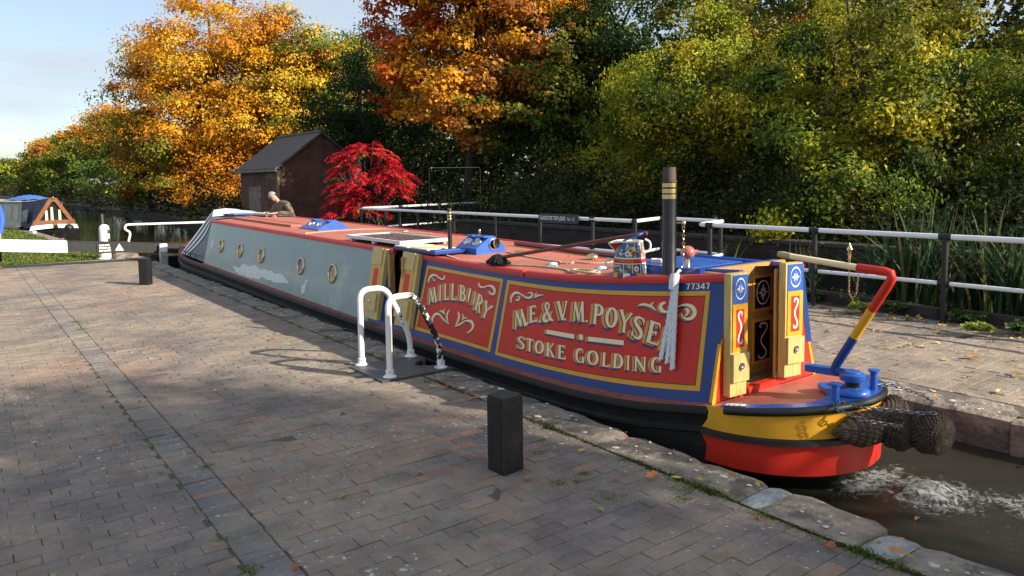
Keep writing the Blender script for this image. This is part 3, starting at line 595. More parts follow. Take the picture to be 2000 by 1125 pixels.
# signwriting: letters as brush strokes (polyline with a width at each point), laid on the side
a_, st, th = .55, .155, .075
def A_(cx, cy, rx, ry, d0, d1, w0, w1, n=10): return [(cx+rx*math.cos(R(d0+(d1-d0)*i/n)), cy+ry*math.sin(R(d0+(d1-d0)*i/n)), w0+(w1-w0)*math.sin(math.pi*i/n)) for i in range(n+1)]
def stem(x, y0=0, y1=1, w=st, serif=.05): return [[(x, y0, w+serif), (x, y0+.07, w), (x, (y0+y1)/2, w*.94), (x, y1-.07, w), (x, y1, w+serif)]]
G = {
 'I': (.3, stem(.15)),
 'L': (.5, stem(.12)+[[(.05,.045,.09),(.42,.045,.09)],[(.44,0,.02),(.47,.10,.07),(.49,.26,.02)]]),
 'E': (.5, stem(.12)+[[(.05,.045,.09),(.44,.045,.09)],[(.05,.955,.09),(.43,.955,.09)],[(.12,.52,.075),(.34,.52,.075)],[(.34,.42,.04),(.345,.52,.06),(.34,.62,.04)],[(.45,.0,.03),(.47,.12,.06),(.49,.26,.01)],[(.44,1.,.03),(.455,.88,.06),(.465,.76,.01)]]),
 'T': (.55, stem(.275)+[[(.02,.955,.09),(.53,.955,.09)],[(.04,1,.02),(.03,.88,.07),(.0,.76,.01)],[(.51,1,.02),(.52,.88,.07),(.55,.76,.01)]]),
 'M': (.8, [[(.10,0,.13),(.11,.06,.075),(.16,.94,.085),(.16,1,.12)],[(.16,1,.13),(.40,.12,.14)],[(.40,.06,.07),(.60,.96,.07)],[(.66,0,.20),(.66,.07,.155),(.62,.93,.155),(.62,1,.17)]]),
 'N': (.65, [[(.10,0,.14),(.10,.06,.08),(.10,.95,.09),(.08,1,.13)],[(.10,.97,.13),(.55,.05,.15)],[(.55,0,.08),(.55,.94,.08),(.55,1,.14)]]),
 'V': (.65, [[(.10,1,.20),(.12,.94,.155),(.33,.03,.13)],[(.33,.02,.07),(.53,.94,.075),(.55,1,.14)]]),
 'Y': (.65, [[(.08,1,.19),(.10,.94,.155),(.31,.46,.14)],[(.31,.46,.07),(.54,.94,.085),(.56,1,.15)],[(.32,.52,.13),(.32,.08,.145),(.32,0,.20)]]),
 'K': (.6, stem(.12)+[[(.16,.42,.07),(.46,.94,.08),(.48,1,.14)],[(.24,.55,.12),(.48,.07,.155),(.50,0,.19)]]),
 'O': (.65, [A_(.325,.5,.245,.44,90,270,.085,.17),A_(.325,.5,.245,.44,-90,90,.085,.17)]),
 'D': (.62, stem(.12)+[[(.06,.955,.085),(.26,.955,.085)],[(.06,.045,.085),(.26,.045,.085)],A_(.24,.5,.27,.455,-90,90,.085,.17)]),
 'P': (.55, stem(.12)+[[(.06,.955,.085),(.26,.955,.085)],[(.10,.47,.08),(.26,.47,.08)],A_(.25,.713,.20,.243,-90,90,.08,.16)]),
 'R': (.62, stem(.12)+[[(.06,.955,.085),(.26,.955,.085)],[(.10,.48,.08),(.28,.48,.08)],A_(.25,.718,.20,.238,-90,90,.08,.16),[(.28,.48,.12),(.46,.08,.15),(.54,.03,.12)]]),
 'B': (.58, stem(.12)+[[(.06,.955,.085),(.26,.955,.085)],[(.10,.53,.08),(.27,.53,.08)],[(.06,.045,.085),(.28,.045,.085)],A_(.25,.743,.19,.213,-90,90,.08,.15),A_(.27,.288,.22,.243,-90,90,.08,.165)]),
 'U': (.65, [[(.12,1,.20),(.12,.94,.155),(.12,.34,.15)]+A_(.33,.34,.21,.295,180,360,.15,-.02)[1:-1]+[(.54,.36,.08),(.54,.94,.08),(.54,1,.15)]]),
 'S': (.52, [[(x,y,w) for x,y,w in [tuple(p) for p in smoothline([(.46,.72,.03),(.44,.84,.05),(.37,.93,.075),(.25,.95,.09),(.13,.88,.12),(.09,.75,.14),(.15,.63,.155),(.27,.52,.165),(.40,.40,.16),(.44,.25,.14),(.38,.11,.12),(.26,.05,.085),(.13,.08,.07),(.07,.18,.055),(.04,.30,.03)],3)]],[(.455,.70,.02),(.47,.85,.05),(.455,1.,.02)],[(.05,.32,.02),(.035,.15,.05),(.04,.0,.02)]]),
 'G': (.64, [A_(.33,.5,.25,.45,60,270,.08,.17,14),A_(.33,.5,.25,.45,-90,-20,.085,.03,6),[(.54,.05,.15),(.54,.40,.14),(.54,.45,.22)],[(.50,.96,.02),(.51,.82,.06),(.52,.68,.02)]]),
 '&': (.66, [[tuple(p) for p in smoothline([(.63,.50,.06),(.54,.40,.06),(.47,.22,.07),(.36,.09,.10),(.22,.05,.13),(.10,.14,.15),(.09,.30,.15),(.20,.44,.10),(.34,.60,.08),(.42,.77,.10),(.37,.92,.10),(.27,.96,.085),(.18,.88,.12),(.18,.74,.13),(.28,.55,.14),(.42,.27,.15),(.56,.07,.13),(.66,.02,.06)],3)]]),
 '.': (1, [A_(.5,.5,.26,.26,0,360,.5,.5,10)]),
 'o': (1, [A_(.5,.5,.25,.25,0,360,.5,.5,14)]),
 '-': (1, [[(0,.5,1.),(1,.5,1.)]]),
 '7': (.6, [[(.0,.90,.2),(.58,.90,.2)],[(.50,.92,.16),(.26,.0,.19)]]),
 '4': (.62, [[(.42,0,.17),(.42,1,.17)],[(.38,.98,.13),(.05,.30,.13)],[(.0,.27,.15),(.6,.27,.15)]]),
 '3': (.56, [[tuple(p) for p in smoothline([(.04,.78,.14),(.14,.92,.15),(.30,.93,.15),(.42,.84,.17),(.41,.66,.17),(.30,.54,.14),(.20,.52,.14)],3)],[tuple(p) for p in smoothline([(.20,.54,.14),(.34,.50,.15),(.46,.38,.17),(.46,.20,.17),(.34,.08,.15),(.16,.07,.15),(.03,.22,.14)],3)]]),
}
LAY = [0]
def strip(pts, put):
    """ribbon: pts (x,y,w) in flat units -> quads through put(x,y)"""
    n = len(pts); rows = []
    for i, (x, y, w) in enumerate(pts):
        x0, y0 = pts[max(i-1, 0)][:2]; x1, y1 = pts[min(i+1, n-1)][:2]; dx, dy = x1-x0, y1-y0; l = math.hypot(dx, dy) or 1e-6; nx, ny = -dy/l*w/2, dx/l*w/2
        rows.append([put(x+nx, y+ny), put(x-nx, y-ny)])
    cs.grid(rows)
def glyph(g, q, mname, d, dy=0, ds=0):
    a, strokes = G[g]; BL, BR, TL, TR = q; cs.use(mname)
    if g in '.o': strokes = [[(x, y, .5) for x, y, w in A_(.5,.5,.25,.25,0,360,.5,.5,12)]]
    for k, s_ in enumerate(strokes):
        def put(x, y, k=k):
            u = x/a; p = (BL[0]+(BR[0]-BL[0])*u)*(1-y)+(TL[0]+(TR[0]-TL[0])*u)*y, (BL[1]+(BR[1]-BL[1])*u)*(1-y)+(TL[1]+(TR[1]-TL[1])*u)*y
            return S(p[0]+dy, p[1]+ds, d+k*.00012)
        strip(s_, put)
LET = [
('M',6.367,0.433,6.194,0.506,6.393,0.641,6.264,0.684),
('I',6.186,0.515,6.133,0.531,6.213,0.711,6.166,0.724),
('L',6.093,0.541,6.000,0.562,6.128,0.740,6.034,0.761),
('L',5.976,0.562,5.868,0.579,6.003,0.765,5.897,0.778),
('B',5.834,0.581,5.723,0.581,5.859,0.774,5.746,0.767),
('U',5.716,0.562,5.582,0.542,5.700,0.760,5.566,0.726),
('R',5.576,0.521,5.461,0.481,5.545,0.718,5.440,0.685),
('Y',5.472,0.465,5.355,0.434,5.428,0.660,5.281,0.600),
('M',4.971,0.401,4.788,0.484,4.993,0.602,4.876,0.649),
('.',4.814,0.482,4.787,0.492,4.816,0.508,4.788,0.517),
('E',4.787,0.501,4.674,0.547,4.809,0.678,4.722,0.712),
('.',4.668,0.528,4.642,0.536,4.673,0.554,4.646,0.562),
('&',4.623,0.536,4.494,0.576,4.643,0.748,4.536,0.771),
('V',4.460,0.581,4.323,0.602,4.492,0.776,4.352,0.796),
('.',4.374,0.595,4.350,0.598,4.378,0.620,4.353,0.623),
('M',4.289,0.597,4.146,0.607,4.307,0.790,4.175,0.805),
('.',4.140,0.603,4.117,0.606,4.144,0.626,4.121,0.629),
('P',4.072,0.598,3.966,0.595,4.082,0.792,3.974,0.784),
('O',3.948,0.577,3.830,0.571,3.953,0.778,3.838,0.762),
('Y',3.818,0.561,3.704,0.527,3.825,0.755,3.692,0.718),
('S',3.694,0.515,3.587,0.472,3.686,0.716,3.577,0.678),
('E',3.560,0.477,3.442,0.446,3.542,0.669,3.439,0.638),
('R',3.415,0.421,3.304,0.375,3.399,0.622,3.288,0.584),
('S',4.891,0.214,4.794,0.213,4.901,0.344,4.807,0.353),
('T',4.780,0.211,4.684,0.213,4.797,0.344,4.696,0.349),
('O',4.668,0.206,4.554,0.214,4.680,0.346,4.568,0.354),
('K',4.529,0.205,4.417,0.209,4.545,0.346,4.439,0.350),
('E',4.394,0.209,4.295,0.213,4.406,0.346,4.319,0.349),
('G',4.196,0.208,4.096,0.206,4.209,0.348,4.111,0.350),
('O',4.072,0.208,3.954,0.208,4.087,0.347,3.968,0.349),
('L',3.924,0.214,3.842,0.214,3.934,0.342,3.855,0.345),
('D',3.820,0.215,3.715,0.216,3.829,0.348,3.729,0.345),
('I',3.693,0.214,3.655,0.213,3.707,0.343,3.671,0.343),
('N',3.623,0.211,3.511,0.213,3.638,0.340,3.525,0.343),
('G',3.475,0.221,3.381,0.212,3.487,0.352,3.395,0.346),
('-',4.561,0.434,4.237,0.430,4.562,0.475,4.241,0.474),
('o',4.189,0.427,4.138,0.426,4.196,0.487,4.145,0.486),
('-',4.094,0.428,3.744,0.429,4.097,0.471,3.750,0.472),
('7',3.282,0.937,3.249,0.938,3.289,0.992,3.256,0.992),
('7',3.242,0.937,3.210,0.937,3.249,0.992,3.217,0.992),
('3',3.204,0.936,3.171,0.937,3.211,0.991,3.178,0.991),
('4',3.166,0.937,3.130,0.936,3.173,0.991,3.137,0.991),
('7',3.126,0.936,3.094,0.936,3.133,0.990,3.101,0.991),
]
for L_ in LET:
    g_, c = L_[0], L_[1:]; q = [(c[0], c[1]), (c[2], c[3]), (c[4], c[5]), (c[6], c[7])]; hgt = abs(q[2][1]-q[0][1])
    if g_ in '734': glyph(g_, q, 'white_letter', .0035); continue
    if g_ in '.o-': hgt = .13
    k = .8 if g_ == '.' else 1
    kk = min(hgt, .20)*k
    for i in range(1, 5): f = i/4; glyph(g_, q, 'navy_shade', .0020+.0001*i, kk*.17*f, -kk*.19*f)
    for i in range(1, 5): f = i/4; glyph(g_, q, 'orange_shade', .0030+.0001*i, kk*.20*f, -kk*.04*f)
    glyph(g_, q, 'black_line', .0040, kk*.055, -kk*.03)
    glyph(g_, q, 'cream_paint', .0052)
SCR = [
[(6.412,0.716,0.0118),(6.413,0.762,0.0176),(6.379,0.809,0.0191),(6.310,0.828,0.0118),(6.241,0.807,0.0103),(6.171,0.793,0.0103),(6.132,0.819,0.0132),(6.152,0.844,0.0088)],
[(6.379,0.809,0.0059),(6.331,0.762,0.0059),(6.303,0.757,0.0088),(6.308,0.782,0.0059)],
[(5.557,0.838,0.0132),(5.536,0.802,0.0132),(5.481,0.796,0.0103),(5.415,0.824,0.0088),(5.349,0.826,0.0162),(5.305,0.791,0.0206),(5.312,0.744,0.0147),(5.359,0.743,0.0103),(5.388,0.766,0.0103)],
[(6.234,0.235,0.0118),(6.250,0.280,0.0221),(6.212,0.342,0.0191),(6.138,0.356,0.0132),(6.060,0.313,0.0118),(5.951,0.266,0.0029)],
[(5.970,0.445,0.0044),(6.003,0.383,0.0191),(5.992,0.328,0.0162),(5.955,0.270,0.0029)],
[(6.146,0.397,0.0044),(6.093,0.398,0.0118),(6.048,0.374,0.0059)],
[(6.053,0.442,0.0029),(6.076,0.409,0.0118),(6.040,0.376,0.0044)],
[(5.849,0.257,0.0029),(5.774,0.301,0.0132),(5.680,0.363,0.0103),(5.595,0.369,0.0206),(5.555,0.325,0.0206),(5.581,0.268,0.0132),(5.636,0.223,0.0059)],
[(5.825,0.451,0.0044),(5.798,0.398,0.0206),(5.810,0.329,0.0162),(5.836,0.269,0.0029)],
[(5.754,0.440,0.0044),(5.728,0.398,0.0118),(5.740,0.365,0.0044)],
[(5.658,0.407,0.0029),(5.714,0.387,0.0103),(5.746,0.357,0.0037)],
[(5.051,0.685,0.0074),(5.056,0.749,0.0161),(5.009,0.805,0.0161),(4.944,0.800,0.0087),(4.890,0.782,0.0099),(4.833,0.770,0.0112),(4.789,0.800,0.0149),(4.804,0.834,0.0087),(4.841,0.821,0.0062)],
[(4.996,0.724,0.0062),(4.960,0.732,0.0124),(4.943,0.765,0.0074),(4.979,0.769,0.0050)],
[(4.766,0.831,0.0050),(4.745,0.804,0.0112),(4.753,0.783,0.0037)],
[(4.746,0.784,0.0031),(4.715,0.813,0.0099),(4.650,0.826,0.0025)],
[(4.743,0.845,0.0025),(4.726,0.822,0.0074),(4.715,0.810,0.0037)],
[(3.655,0.797,0.0103),(3.609,0.806,0.0117),(3.545,0.787,0.0103),(3.501,0.752,0.0037)],
[(3.529,0.831,0.0029),(3.546,0.805,0.0088),(3.534,0.779,0.0044)],
[(3.429,0.824,0.0073),(3.459,0.813,0.0191),(3.468,0.780,0.0235),(3.441,0.750,0.0176),(3.391,0.748,0.0088),(3.320,0.792,0.0073),(3.265,0.806,0.0117),(3.211,0.786,0.0191),(3.184,0.741,0.0235),(3.197,0.699,0.0191),(3.235,0.685,0.0132),(3.275,0.703,0.0088),(3.292,0.736,0.0073)],
[(3.265,0.777,0.0059),(3.239,0.751,0.0176),(3.245,0.721,0.0103),(3.262,0.711,0.0044)],
]
for s_ in SCR:
    pts = [tuple(p) for p in smoothline([(y, s*.76, w*1.35) for y, s, w in s_], 5)]
    for mname, d, dy, ds in (('navy_shade', .0022, .012, -.022), ('navy_shade', .0023, .007, -.012), ('orange_shade', .0030, .016, -.006), ('black_line', .0036, .005, -.004), ('cream_paint', .0044, 0, 0)):
        cs.use(mname); LAY[0] += 1; e = (LAY[0] % 7)*.00007
        strip(pts, lambda x, y: S(x+dy, y/.76+ds, d+e))
# old primer showing through the grey green near the gunwale and by the bow
def patch(pts, mname, d): cs.use(mname); c = (sum(p[0] for p in pts)/len(pts), sum(p[1] for p in pts)/len(pts)); cs.add([S(*c, d)]+[S(*p, d) for p in pts], [(0, 1+i, 1+(i+1) % len(pts)) for i in range(len(pts))])
patch([(12.73,.155),(12.60,.10),(12.52,.045),(12.44,.05),(12.36,.12),(12.25,.255),(12.10,.27),(12.0,.22),(11.9,.24),(11.7,.30),(11.58,.31),(11.45,.27),(11.3,.26),(11.15,.29),(11.0,.272),(10.86,.30),(10.72,.26),(10.63,.20),(10.56,.285),(10.42,.29),(10.25,.24),(10.11,.165),(10.3,.155),(10.5,.125),(10.69,.10),(10.85,.125),(11.0,.10),(11.25,.13),(11.35,.06),(11.59,.05),(11.8,.03),(12.1,.04),(12.3,.03)], 'primer_white', .002)
patch([(14.2,.42),(14.1,.40),(14.07,.55),(14.12,.64),(14.2,.56)], 'primer_white', .002); patch([(9.62,.06),(9.52,.10),(9.50,.24),(9.55,.31),(9.46,.33),(9.60,.22),(9.66,.2)], 'primer_white', .002)
# aft edge lined in yellow, blue turning onto the bulkhead
cs.use('yellow_paint'); cs.grid([[S(2.952, s, .003), S(2.975, s, .003)] for s in np.linspace(.0, .48, 8)])
# far side of the cabin
cs.use('blue_paint'); cs.grid([[(2*cl(y)-S(y, s).x, y, S(y, s).z) for s in SS] for y in np.linspace(2.95, 14.45, 50)])
side = part('cabin_side', cs, 'blue_paint', boat, 40)

# roof with red handrail edges
rf = MB(); rf.use('roof_red'); YR = list(np.linspace(2.95, 14.45, 60)); up_ = .047
def roof_z(y, x):
    c = cl(y); e = tx(y); u = (x-c)/max(c-e, .1); return tz(y)+.030+.030*(1-u*u)
rg_ = lambda Y, k0, k1: rf.grid([[(tx(y)+.03+(2*(cl(y)-tx(y))-.06)*k/12, y, roof_z(y, tx(y)+.03+(2*(cl(y)-tx(y))-.06)*k/12)) for k in range(k0, k1+1)] for y in Y])
YF = [y for y in YR if y < 3.5]; rg_(YF, 0, 2); rg_(YF, 9, 12); rg_([y for y in YR if y >= YF[-1]], 0, 12)   # open companionway aft
roof = part('roof', rf, 'roof_red', boat, 50)
def rail_mb(far):
    mb = MB(); mb.use('rail_red'); pr = [(.02, -.012), (-.012, -.006), (-.016, .02), (-.012, up_-.008), (-.004, up_), (.026, up_+.002), (.034, up_-.006), (.036, .03)]
    def rows(Y): return [[((tx(y)+o) if not far else 2*cl(y)-(tx(y)+o), y, tz(y)+z) for o, z in pr] for y in Y]
    segs = [YR] if far else [[y for y in YR if y < 4.90]+[4.90], [4.93]+[y for y in YR if 4.93 < y < 6.85]+[6.87], [7.2]+[y for y in YR if y > 7.2]]
    for sgm in segs:
        r = rows(sgm); mb.grid(r); mb.poly(r[0]); mb.poly(r[-1][::-1])
    return mb
for far in (False, True): part('handrail', rail_mb(far), 'rail_red', roof, 50)

# stern bulkhead, doorway and doors
bk = MB(); yb = 2.95; zb0 = .255
L0, R0, T0, T1, ztop = 3.785, 4.96, 3.955, 4.775, 1.062
bk.use('red_paint'); ox0, ox1 = 4.045, 4.49
def bq(x0, x1, z0, z1): bk.quad((x0, yb, z0), (x1, yb, z0), (x1, yb, z1), (x0, yb, z1))
bk.poly([(L0, yb, zb0), (ox0, yb, zb0), (ox0, yb, .98), (T0-.012, yb, .98)]); bk.poly([(ox1, yb, zb0), (R0, yb, zb0), (T1+.015, yb, .98), (ox1, yb, .98)])
bk.use('blue_paint'); bk.poly([(T0-.012, yb, .98), (ox0, yb, .98), (ox0, yb, ztop), (T0, yb, ztop)]); bk.poly([(ox1, yb, .98), (T1+.015, yb, .98), (T1, yb, ztop), (ox1, yb, ztop)])
bk.box((4.01, 3.24, .94), (4.90, 3.262, 1.075))
bk.use('blue_paint'); bk.poly([(T1-.05, yb-.003, ztop), (T1+.003, yb-.003, ztop), (T1+.125, yb-.003, .50), (T1+.06, yb-.003, .50)][::-1])
bk.use('red_paint'); bk.box((ox0, yb-.015, zb0-.01), (ox1, yb+.04, zb0+.045))
for z in (.42, .62, .88): bk.box((ox1-.012, yb-.022, z), (ox1+.022, yb-.001, z+.10), .004)
bk.use('yellow_paint')
bk.poly([(L0-.012, yb-.003, zb0-.012), (L0+.026, yb-.003, zb0-.012), (L0+.055, yb-.003, .45), (L0+.094, yb-.003, .66), (L0+.078, yb-.003, .66), (L0+.030, yb-.003, .45)])
bk.poly([(R0+.005, yb-.002, zb0-.01), (R0-.025, yb-.002, zb0-.01), (R0-.10, yb-.002, .50), (R0-.075, yb-.002, .50)])
bk.use('floor_wood'); bk.quad((4.0, yb+.04, .262), (5.0, yb+.04, .262), (5.0, 3.26, .262), (4.0, 3.26, .262))
bk.use('door_dark'); bk.box((4.462, yb+.004, .26), (4.49, yb+.02, 1.06)); bk.box((4.0, yb+.005, .26), (4.04, 3.2, 1.06))
part('stern_bulkhead', bk, 'red_paint', boat)
dr = MB(); dr.use('door_dark'); dr.box((4.12, 3.20, .265), (4.95, 3.24, 1.07)); dr.use('yellow_paint'); yy = 3.197
def fr(mb, x0, x1, z0, z1, y, w, name, inner):
    mb.use(name); mb.box((x0, y-.004, z0), (x1, y, z1)); mb.use(inner); mb.box((x0+w, y-.006, z0+w), (x1-w, y-.001, z1-w))
fr(dr, 4.545, 4.775, .72, .985, yy, .022, 'yellow_paint', 'black_line'); fr(dr, 4.545, 4.775, .335, .665, yy, .022, 'yellow_paint', 'black_line')
dr.use('white_letter')
def ribbon(mb, pts, put):
    n = len(pts); rows = []
    for i, (x, y, w) in enumerate(pts):
        x0, y0 = pts[max(i-1, 0)][:2]; x1, y1 = pts[min(i+1, n-1)][:2]; dx, dy = x1-x0, y1-y0; l = math.hypot(dx, dy) or 1e-6
        rows.append([put(x-dy/l*w/2, y+dx/l*w/2), put(x+dy/l*w/2, y-dx/l*w/2)])
    mb.grid(rows)
def rosette(mb, put, cx, cz, rx, rz, w, petal='white_letter'):
    mb.use(petal); ribbon(mb, [(cx+rx*math.cos(6.2832*i/24), cz+rz*math.sin(6.2832*i/24), w) for i in range(25)], put)
    for k in range(8):
        a = math.pi*k/4; r = .72 if k % 2 == 0 else .5; ribbon(mb, [(cx+rx*.12*math.cos(a), cz+rz*.12*math.sin(a), w*.5), (cx+rx*r*.6*math.cos(a), cz+rz*r*.6*math.sin(a), w*1.7), (cx+rx*r*math.cos(a), cz+rz*r*math.sin(a), w*.3)], put)
SCROLL = [(.62,.10,.06),(.78,.13,.10),(.86,.22,.13),(.74,.31,.13),(.50,.28,.10),(.36,.36,.10),(.42,.48,.10),(.58,.58,.11),(.66,.70,.12),(.55,.82,.13),(.34,.88,.12),(.20,.82,.10),(.24,.74,.08),(.36,.73,.05)]
SC2 = [(.40,.16,.05),(.30,.10,.09),(.46,.04,.12),(.72,.07,.13),(.80,.17,.13),(.66,.28,.12),(.45,.40,.12),(.40,.52,.12),(.52,.64,.12),(.72,.76,.13),(.74,.88,.13),(.52,.96,.12),(.28,.93,.10),(.26,.85,.06)]
rosette(dr, lambda x, z: (x, yy-.0075, z), 4.66, .855, .075, .085, .010)
dr.use('white_letter'); ribbon(dr, [tuple(p) for p in smoothline([(4.57+.18*u, .36+.28*(1-v), w*.11) for u, v, w in SC2], 4)], lambda x, z: (x, yy-.0075, z))
door = part('inner_door', dr, 'door_dark', boat)
kb = MB(); kb.use('black_line').sphere((4.755, 3.185, .70), .014); part('knob', kb, 'black_line', door, 60)
def leaf(x0, x1, y0, y1, z0, z1, flip):
    """stern door folded back: x0 edge nearest the viewer, face turned aft"""
    mb = MB(); th = .05; W = x1-x0
    def P(u, z, d=0): return (x0+W*u, y0+(y1-y0)*u-d, z)
    def slab(u0, u1, a, b, d0, d1):
        vs = [P(u0, a, d0), P(u1, a, d0), P(u1, b, d0), P(u0, b, d0), P(u0, a, d1), P(u1, a, d1), P(u1, b, d1), P(u0, b, d1)]; mb.add(vs, [(0,1,2,3), (7,6,5,4), (0,4,5,1), (1,5,6,2), (2,6,7,3), (3,7,4,0)])
    mb.use('door_wood'); slab(0, 1, z0, z1, -.0, .052)
    H = z1-z0; zz = lambda f: z1-H*f
    mb.use('bright_blue'); slab(.10, 1.0, zz(.245), zz(.012), .05, .056)
    mb.use('yellow_paint'); slab(.10, 1.0, zz(.635), zz(.25), .05, .058); mb.use('red_paint'); slab(.30, .78, zz(.60), zz(.29), .057, .060)
    mb.use('door_wood'); slab(.06, 1.02, zz(.88), zz(.65), .05, .072)
    rosette(mb, lambda u, z: P(u, z, .0575), .55, zz(.125), .30, .066, .011)
    q = [tuple(p) for p in smoothline([((u if not flip else 1-u), v, w) for u, v, w in SC2], 4)]
    mb.use('white_letter'); ribbon(mb, [(x0+W*(.32+.44*u), zz(.30+.28*v), w*.115) for u, v, w in q], lambda x, z: P((x-x0)/W, z, .0615))
    o = part('stern_door', mb, 'door_wood', boat)
    r = MB(); c = Vector(P(.55, zz(.76), .073)); r.use('steel').lathe([(.001, .001), (.012, .002), (.02, .002), (.026, .004), (.028, .0), (.026, -.002)], c, 18, (0, -1, 0)); r.use('chrome').sphere((c.x+.004, c.y-.002, c.z-.006), (.012, .006, .010)); part('ring_handle', r, 'chrome', o, 60)
leaf(3.885, 4.040, 2.945, 2.935, .29, 1.082, True); leaf(4.475, 4.635, 2.94, 2.915, .318, 1.105, False)

# side hatch: dark inside, two open doors, lid slid back
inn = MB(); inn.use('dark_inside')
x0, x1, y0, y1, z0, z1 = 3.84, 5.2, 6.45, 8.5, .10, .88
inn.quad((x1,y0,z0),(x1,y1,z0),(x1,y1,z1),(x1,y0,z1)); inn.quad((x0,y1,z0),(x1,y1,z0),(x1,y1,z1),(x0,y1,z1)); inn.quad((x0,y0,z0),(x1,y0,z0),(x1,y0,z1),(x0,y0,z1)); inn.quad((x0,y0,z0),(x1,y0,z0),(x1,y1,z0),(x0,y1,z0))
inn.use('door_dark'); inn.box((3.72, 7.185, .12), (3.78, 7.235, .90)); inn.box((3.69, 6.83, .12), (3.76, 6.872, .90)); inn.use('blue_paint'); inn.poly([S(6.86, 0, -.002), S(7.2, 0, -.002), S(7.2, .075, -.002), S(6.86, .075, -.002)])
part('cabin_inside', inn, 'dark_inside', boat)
rk = MB(); rk.use('white_gloss')
for z in (.62, .70, .78, .88): rk.tube([(4.2, 7.62, z), (4.2, 7.86, z)], .006, 6)
for y in (7.62, 7.70, 7.86): rk.tube([(4.2, y, .62), (4.2, y, .88)], .007, 6)
part('plate_rack', rk, 'white_gloss', boat, 60)
def side_leaf(ya, yb_, s0, s1, edge_y):
    """door folded flat against the cabin side between ya (forward) and yb_ (aft)"""
    mb = MB(); f = lambda u, s, d: S(ya+(yb_-ya)*u, s, d)
    def slab(u0, u1, a, b, d0, d1):
        vs = [f(u0,a,d0), f(u1,a,d0), f(u1,b,d0), f(u0,b,d0), f(u0,a,d1), f(u1,a,d1), f(u1,b,d1), f(u0,b,d1)]; mb.add(vs, [(0,1,2,3), (7,6,5,4), (0,4,5,1), (1,5,6,2), (2,6,7,3), (3,7,4,0)])
    s_ = lambda v: s1+(s0-s1)*v
    mb.use('door_wood'); slab(0, 1, s0, s1, .004, .055); slab(0.0, .80, s_(.24), s_(0), .055, .068)
    mb.use('yellow_paint'); slab(.02, .80, s_(.62), s_(.25), .0545, .058); mb.use('red_paint'); slab(.26, .62, s_(.59), s_(.29), .0575, .0595)
    mb.use('door_wood'); slab(0, .86, s_(.885), s_(.64), .055, .080)
    o = part('hatch_door', mb, 'door_wood', boat); k = MB(); k.use('chrome').sphere(f(.42, s_(.76), .086), (.012, .024, .015)); part('knob', k, 'chrome', o, 60)
side_leaf(7.585, 7.29, .065, 1.045, 7.29); side_leaf(6.895, 6.585, .085, 1.055, 6.585)
ld = MB(); ld.use('blue_paint').box((3.775, 6.33, .958), (4.16, 7.22, .990), .006); ld.use('bright_blue').box((3.80, 6.36, .990), (4.10, 6.46, 1.000)); ld.use('cream_paint')
for a, b in ((6.50, 6.86), (6.92, 7.19)): ld.box((3.79, a, .990), (4.13, b, 1.003), .003)
part('hatch_lid', ld, 'blue_paint', boat)

# portholes
for y, s, r in ((13.549,.501,.118), (12.458,.513,.118), (11.390,.522,.12), (9.763,.516,.12), (8.711,.527,.124)):
    c = S(y, s); n = (S(y, s, .1)-c).normalized(); mb = MB(); mb.use('brass').lathe([(r, 0), (r, .012), (r*.96, .020), (r*.86, .022), (r*.80, .014), (r*.79, .003)], c, 28, n)
    for k in range(6): a = 6.283*k/6; u = n.orthogonal().normalized(); w_ = n.cross(u); mb.sphere(c+(u*math.cos(a)+w_*math.sin(a))*r*.91+n*.019, .005, 6, 4)
    o = part('porthole', mb, 'brass', boat, 50); gm = MB(); gm.use('glass_blue' if abs(y-9.763) < .01 else 'glass_amber').lathe([(.0001, .006), (r*.81, .006)], c, 24, n); part('pane', gm, 'glass_amber', o)

# roof furniture that is fixed to the boat
def pigeon_box(x0, x1, y0, y1, z, hs, ht, brass_end):
    mb = MB(); mb.use('bright_blue'); xm = (x0+x1)/2+.02
    pr = [(x0, 0), (x0, hs), (xm-.03, ht), (xm+.03, ht), (x1, hs), (x1, 0)]
    a = [(x, y0, z+h_) for x, h_ in pr]; b = [(x, y1, z+h_) for x, h_ in pr]; mb.poly(a); mb.poly(b[::-1])
    for i in range(5): mb.quad(a[i], b[i], b[i+1], a[i+1])
    mb.box((xm-.10, y0+.01, z+ht-.010), (xm+.02, y0+.15, z+ht+.006)); mb.box((xm-.10, y1-.15, z+ht-.010), (xm+.02, y1-.01, z+ht+.006))
    o = part('skylight_box', mb, 'bright_blue', boat); sl = Vector((xm-.03-x0, 0, ht-hs)).normalized(); n = Vector((-sl.z, 0, sl.x))
    for k in (.28, .72):
        c = Vector(((x0+xm-.03)/2, y0+(y1-y0)*k, z+(hs+ht)/2)); q = MB(); q.use('chrome').lathe([(.058, 0), (.056, .010), (.042, .012), (.040, .002)], c, 22, n); w_ = part('porthole', q, 'chrome', o, 50)
        q = MB(); q.use('glass_clear').lathe([(.0001, .003), (.041, .003)], c, 20, n); part('pane', q, 'glass_clear', w_)
    if brass_end:
        c = Vector((xm+.01, y0, z+ht*.55)); q = MB(); q.use('chimney_black').lathe([(.0001, .002), (.052, .002)], c, 22, (0, -1, 0)); q.use('chrome').lathe([(.060, .0), (.058, .010), (.050, .012), (.048, .002)], c, 22, (0, -1, 0)); q.lathe([(.0001, .030), (.048, .028), (.052, .020), (.052, .014)], c+Vector((.022, 0, .006)), 22, (.35, -1, .1)); part('open_porthole', q, 'chrome', o, 50)
        q = MB(); q.use('brass').tube([(xm-.03, (y0+y1)/2, z+ht), (xm-.03, (y0+y1)/2, z+ht+.03)], .006, 8); q.sphere((xm-.03, (y0+y1)/2, z+ht+.045), (.013, .013, .024)); part('brass_knob', q, 'brass', o, 60)
    return o
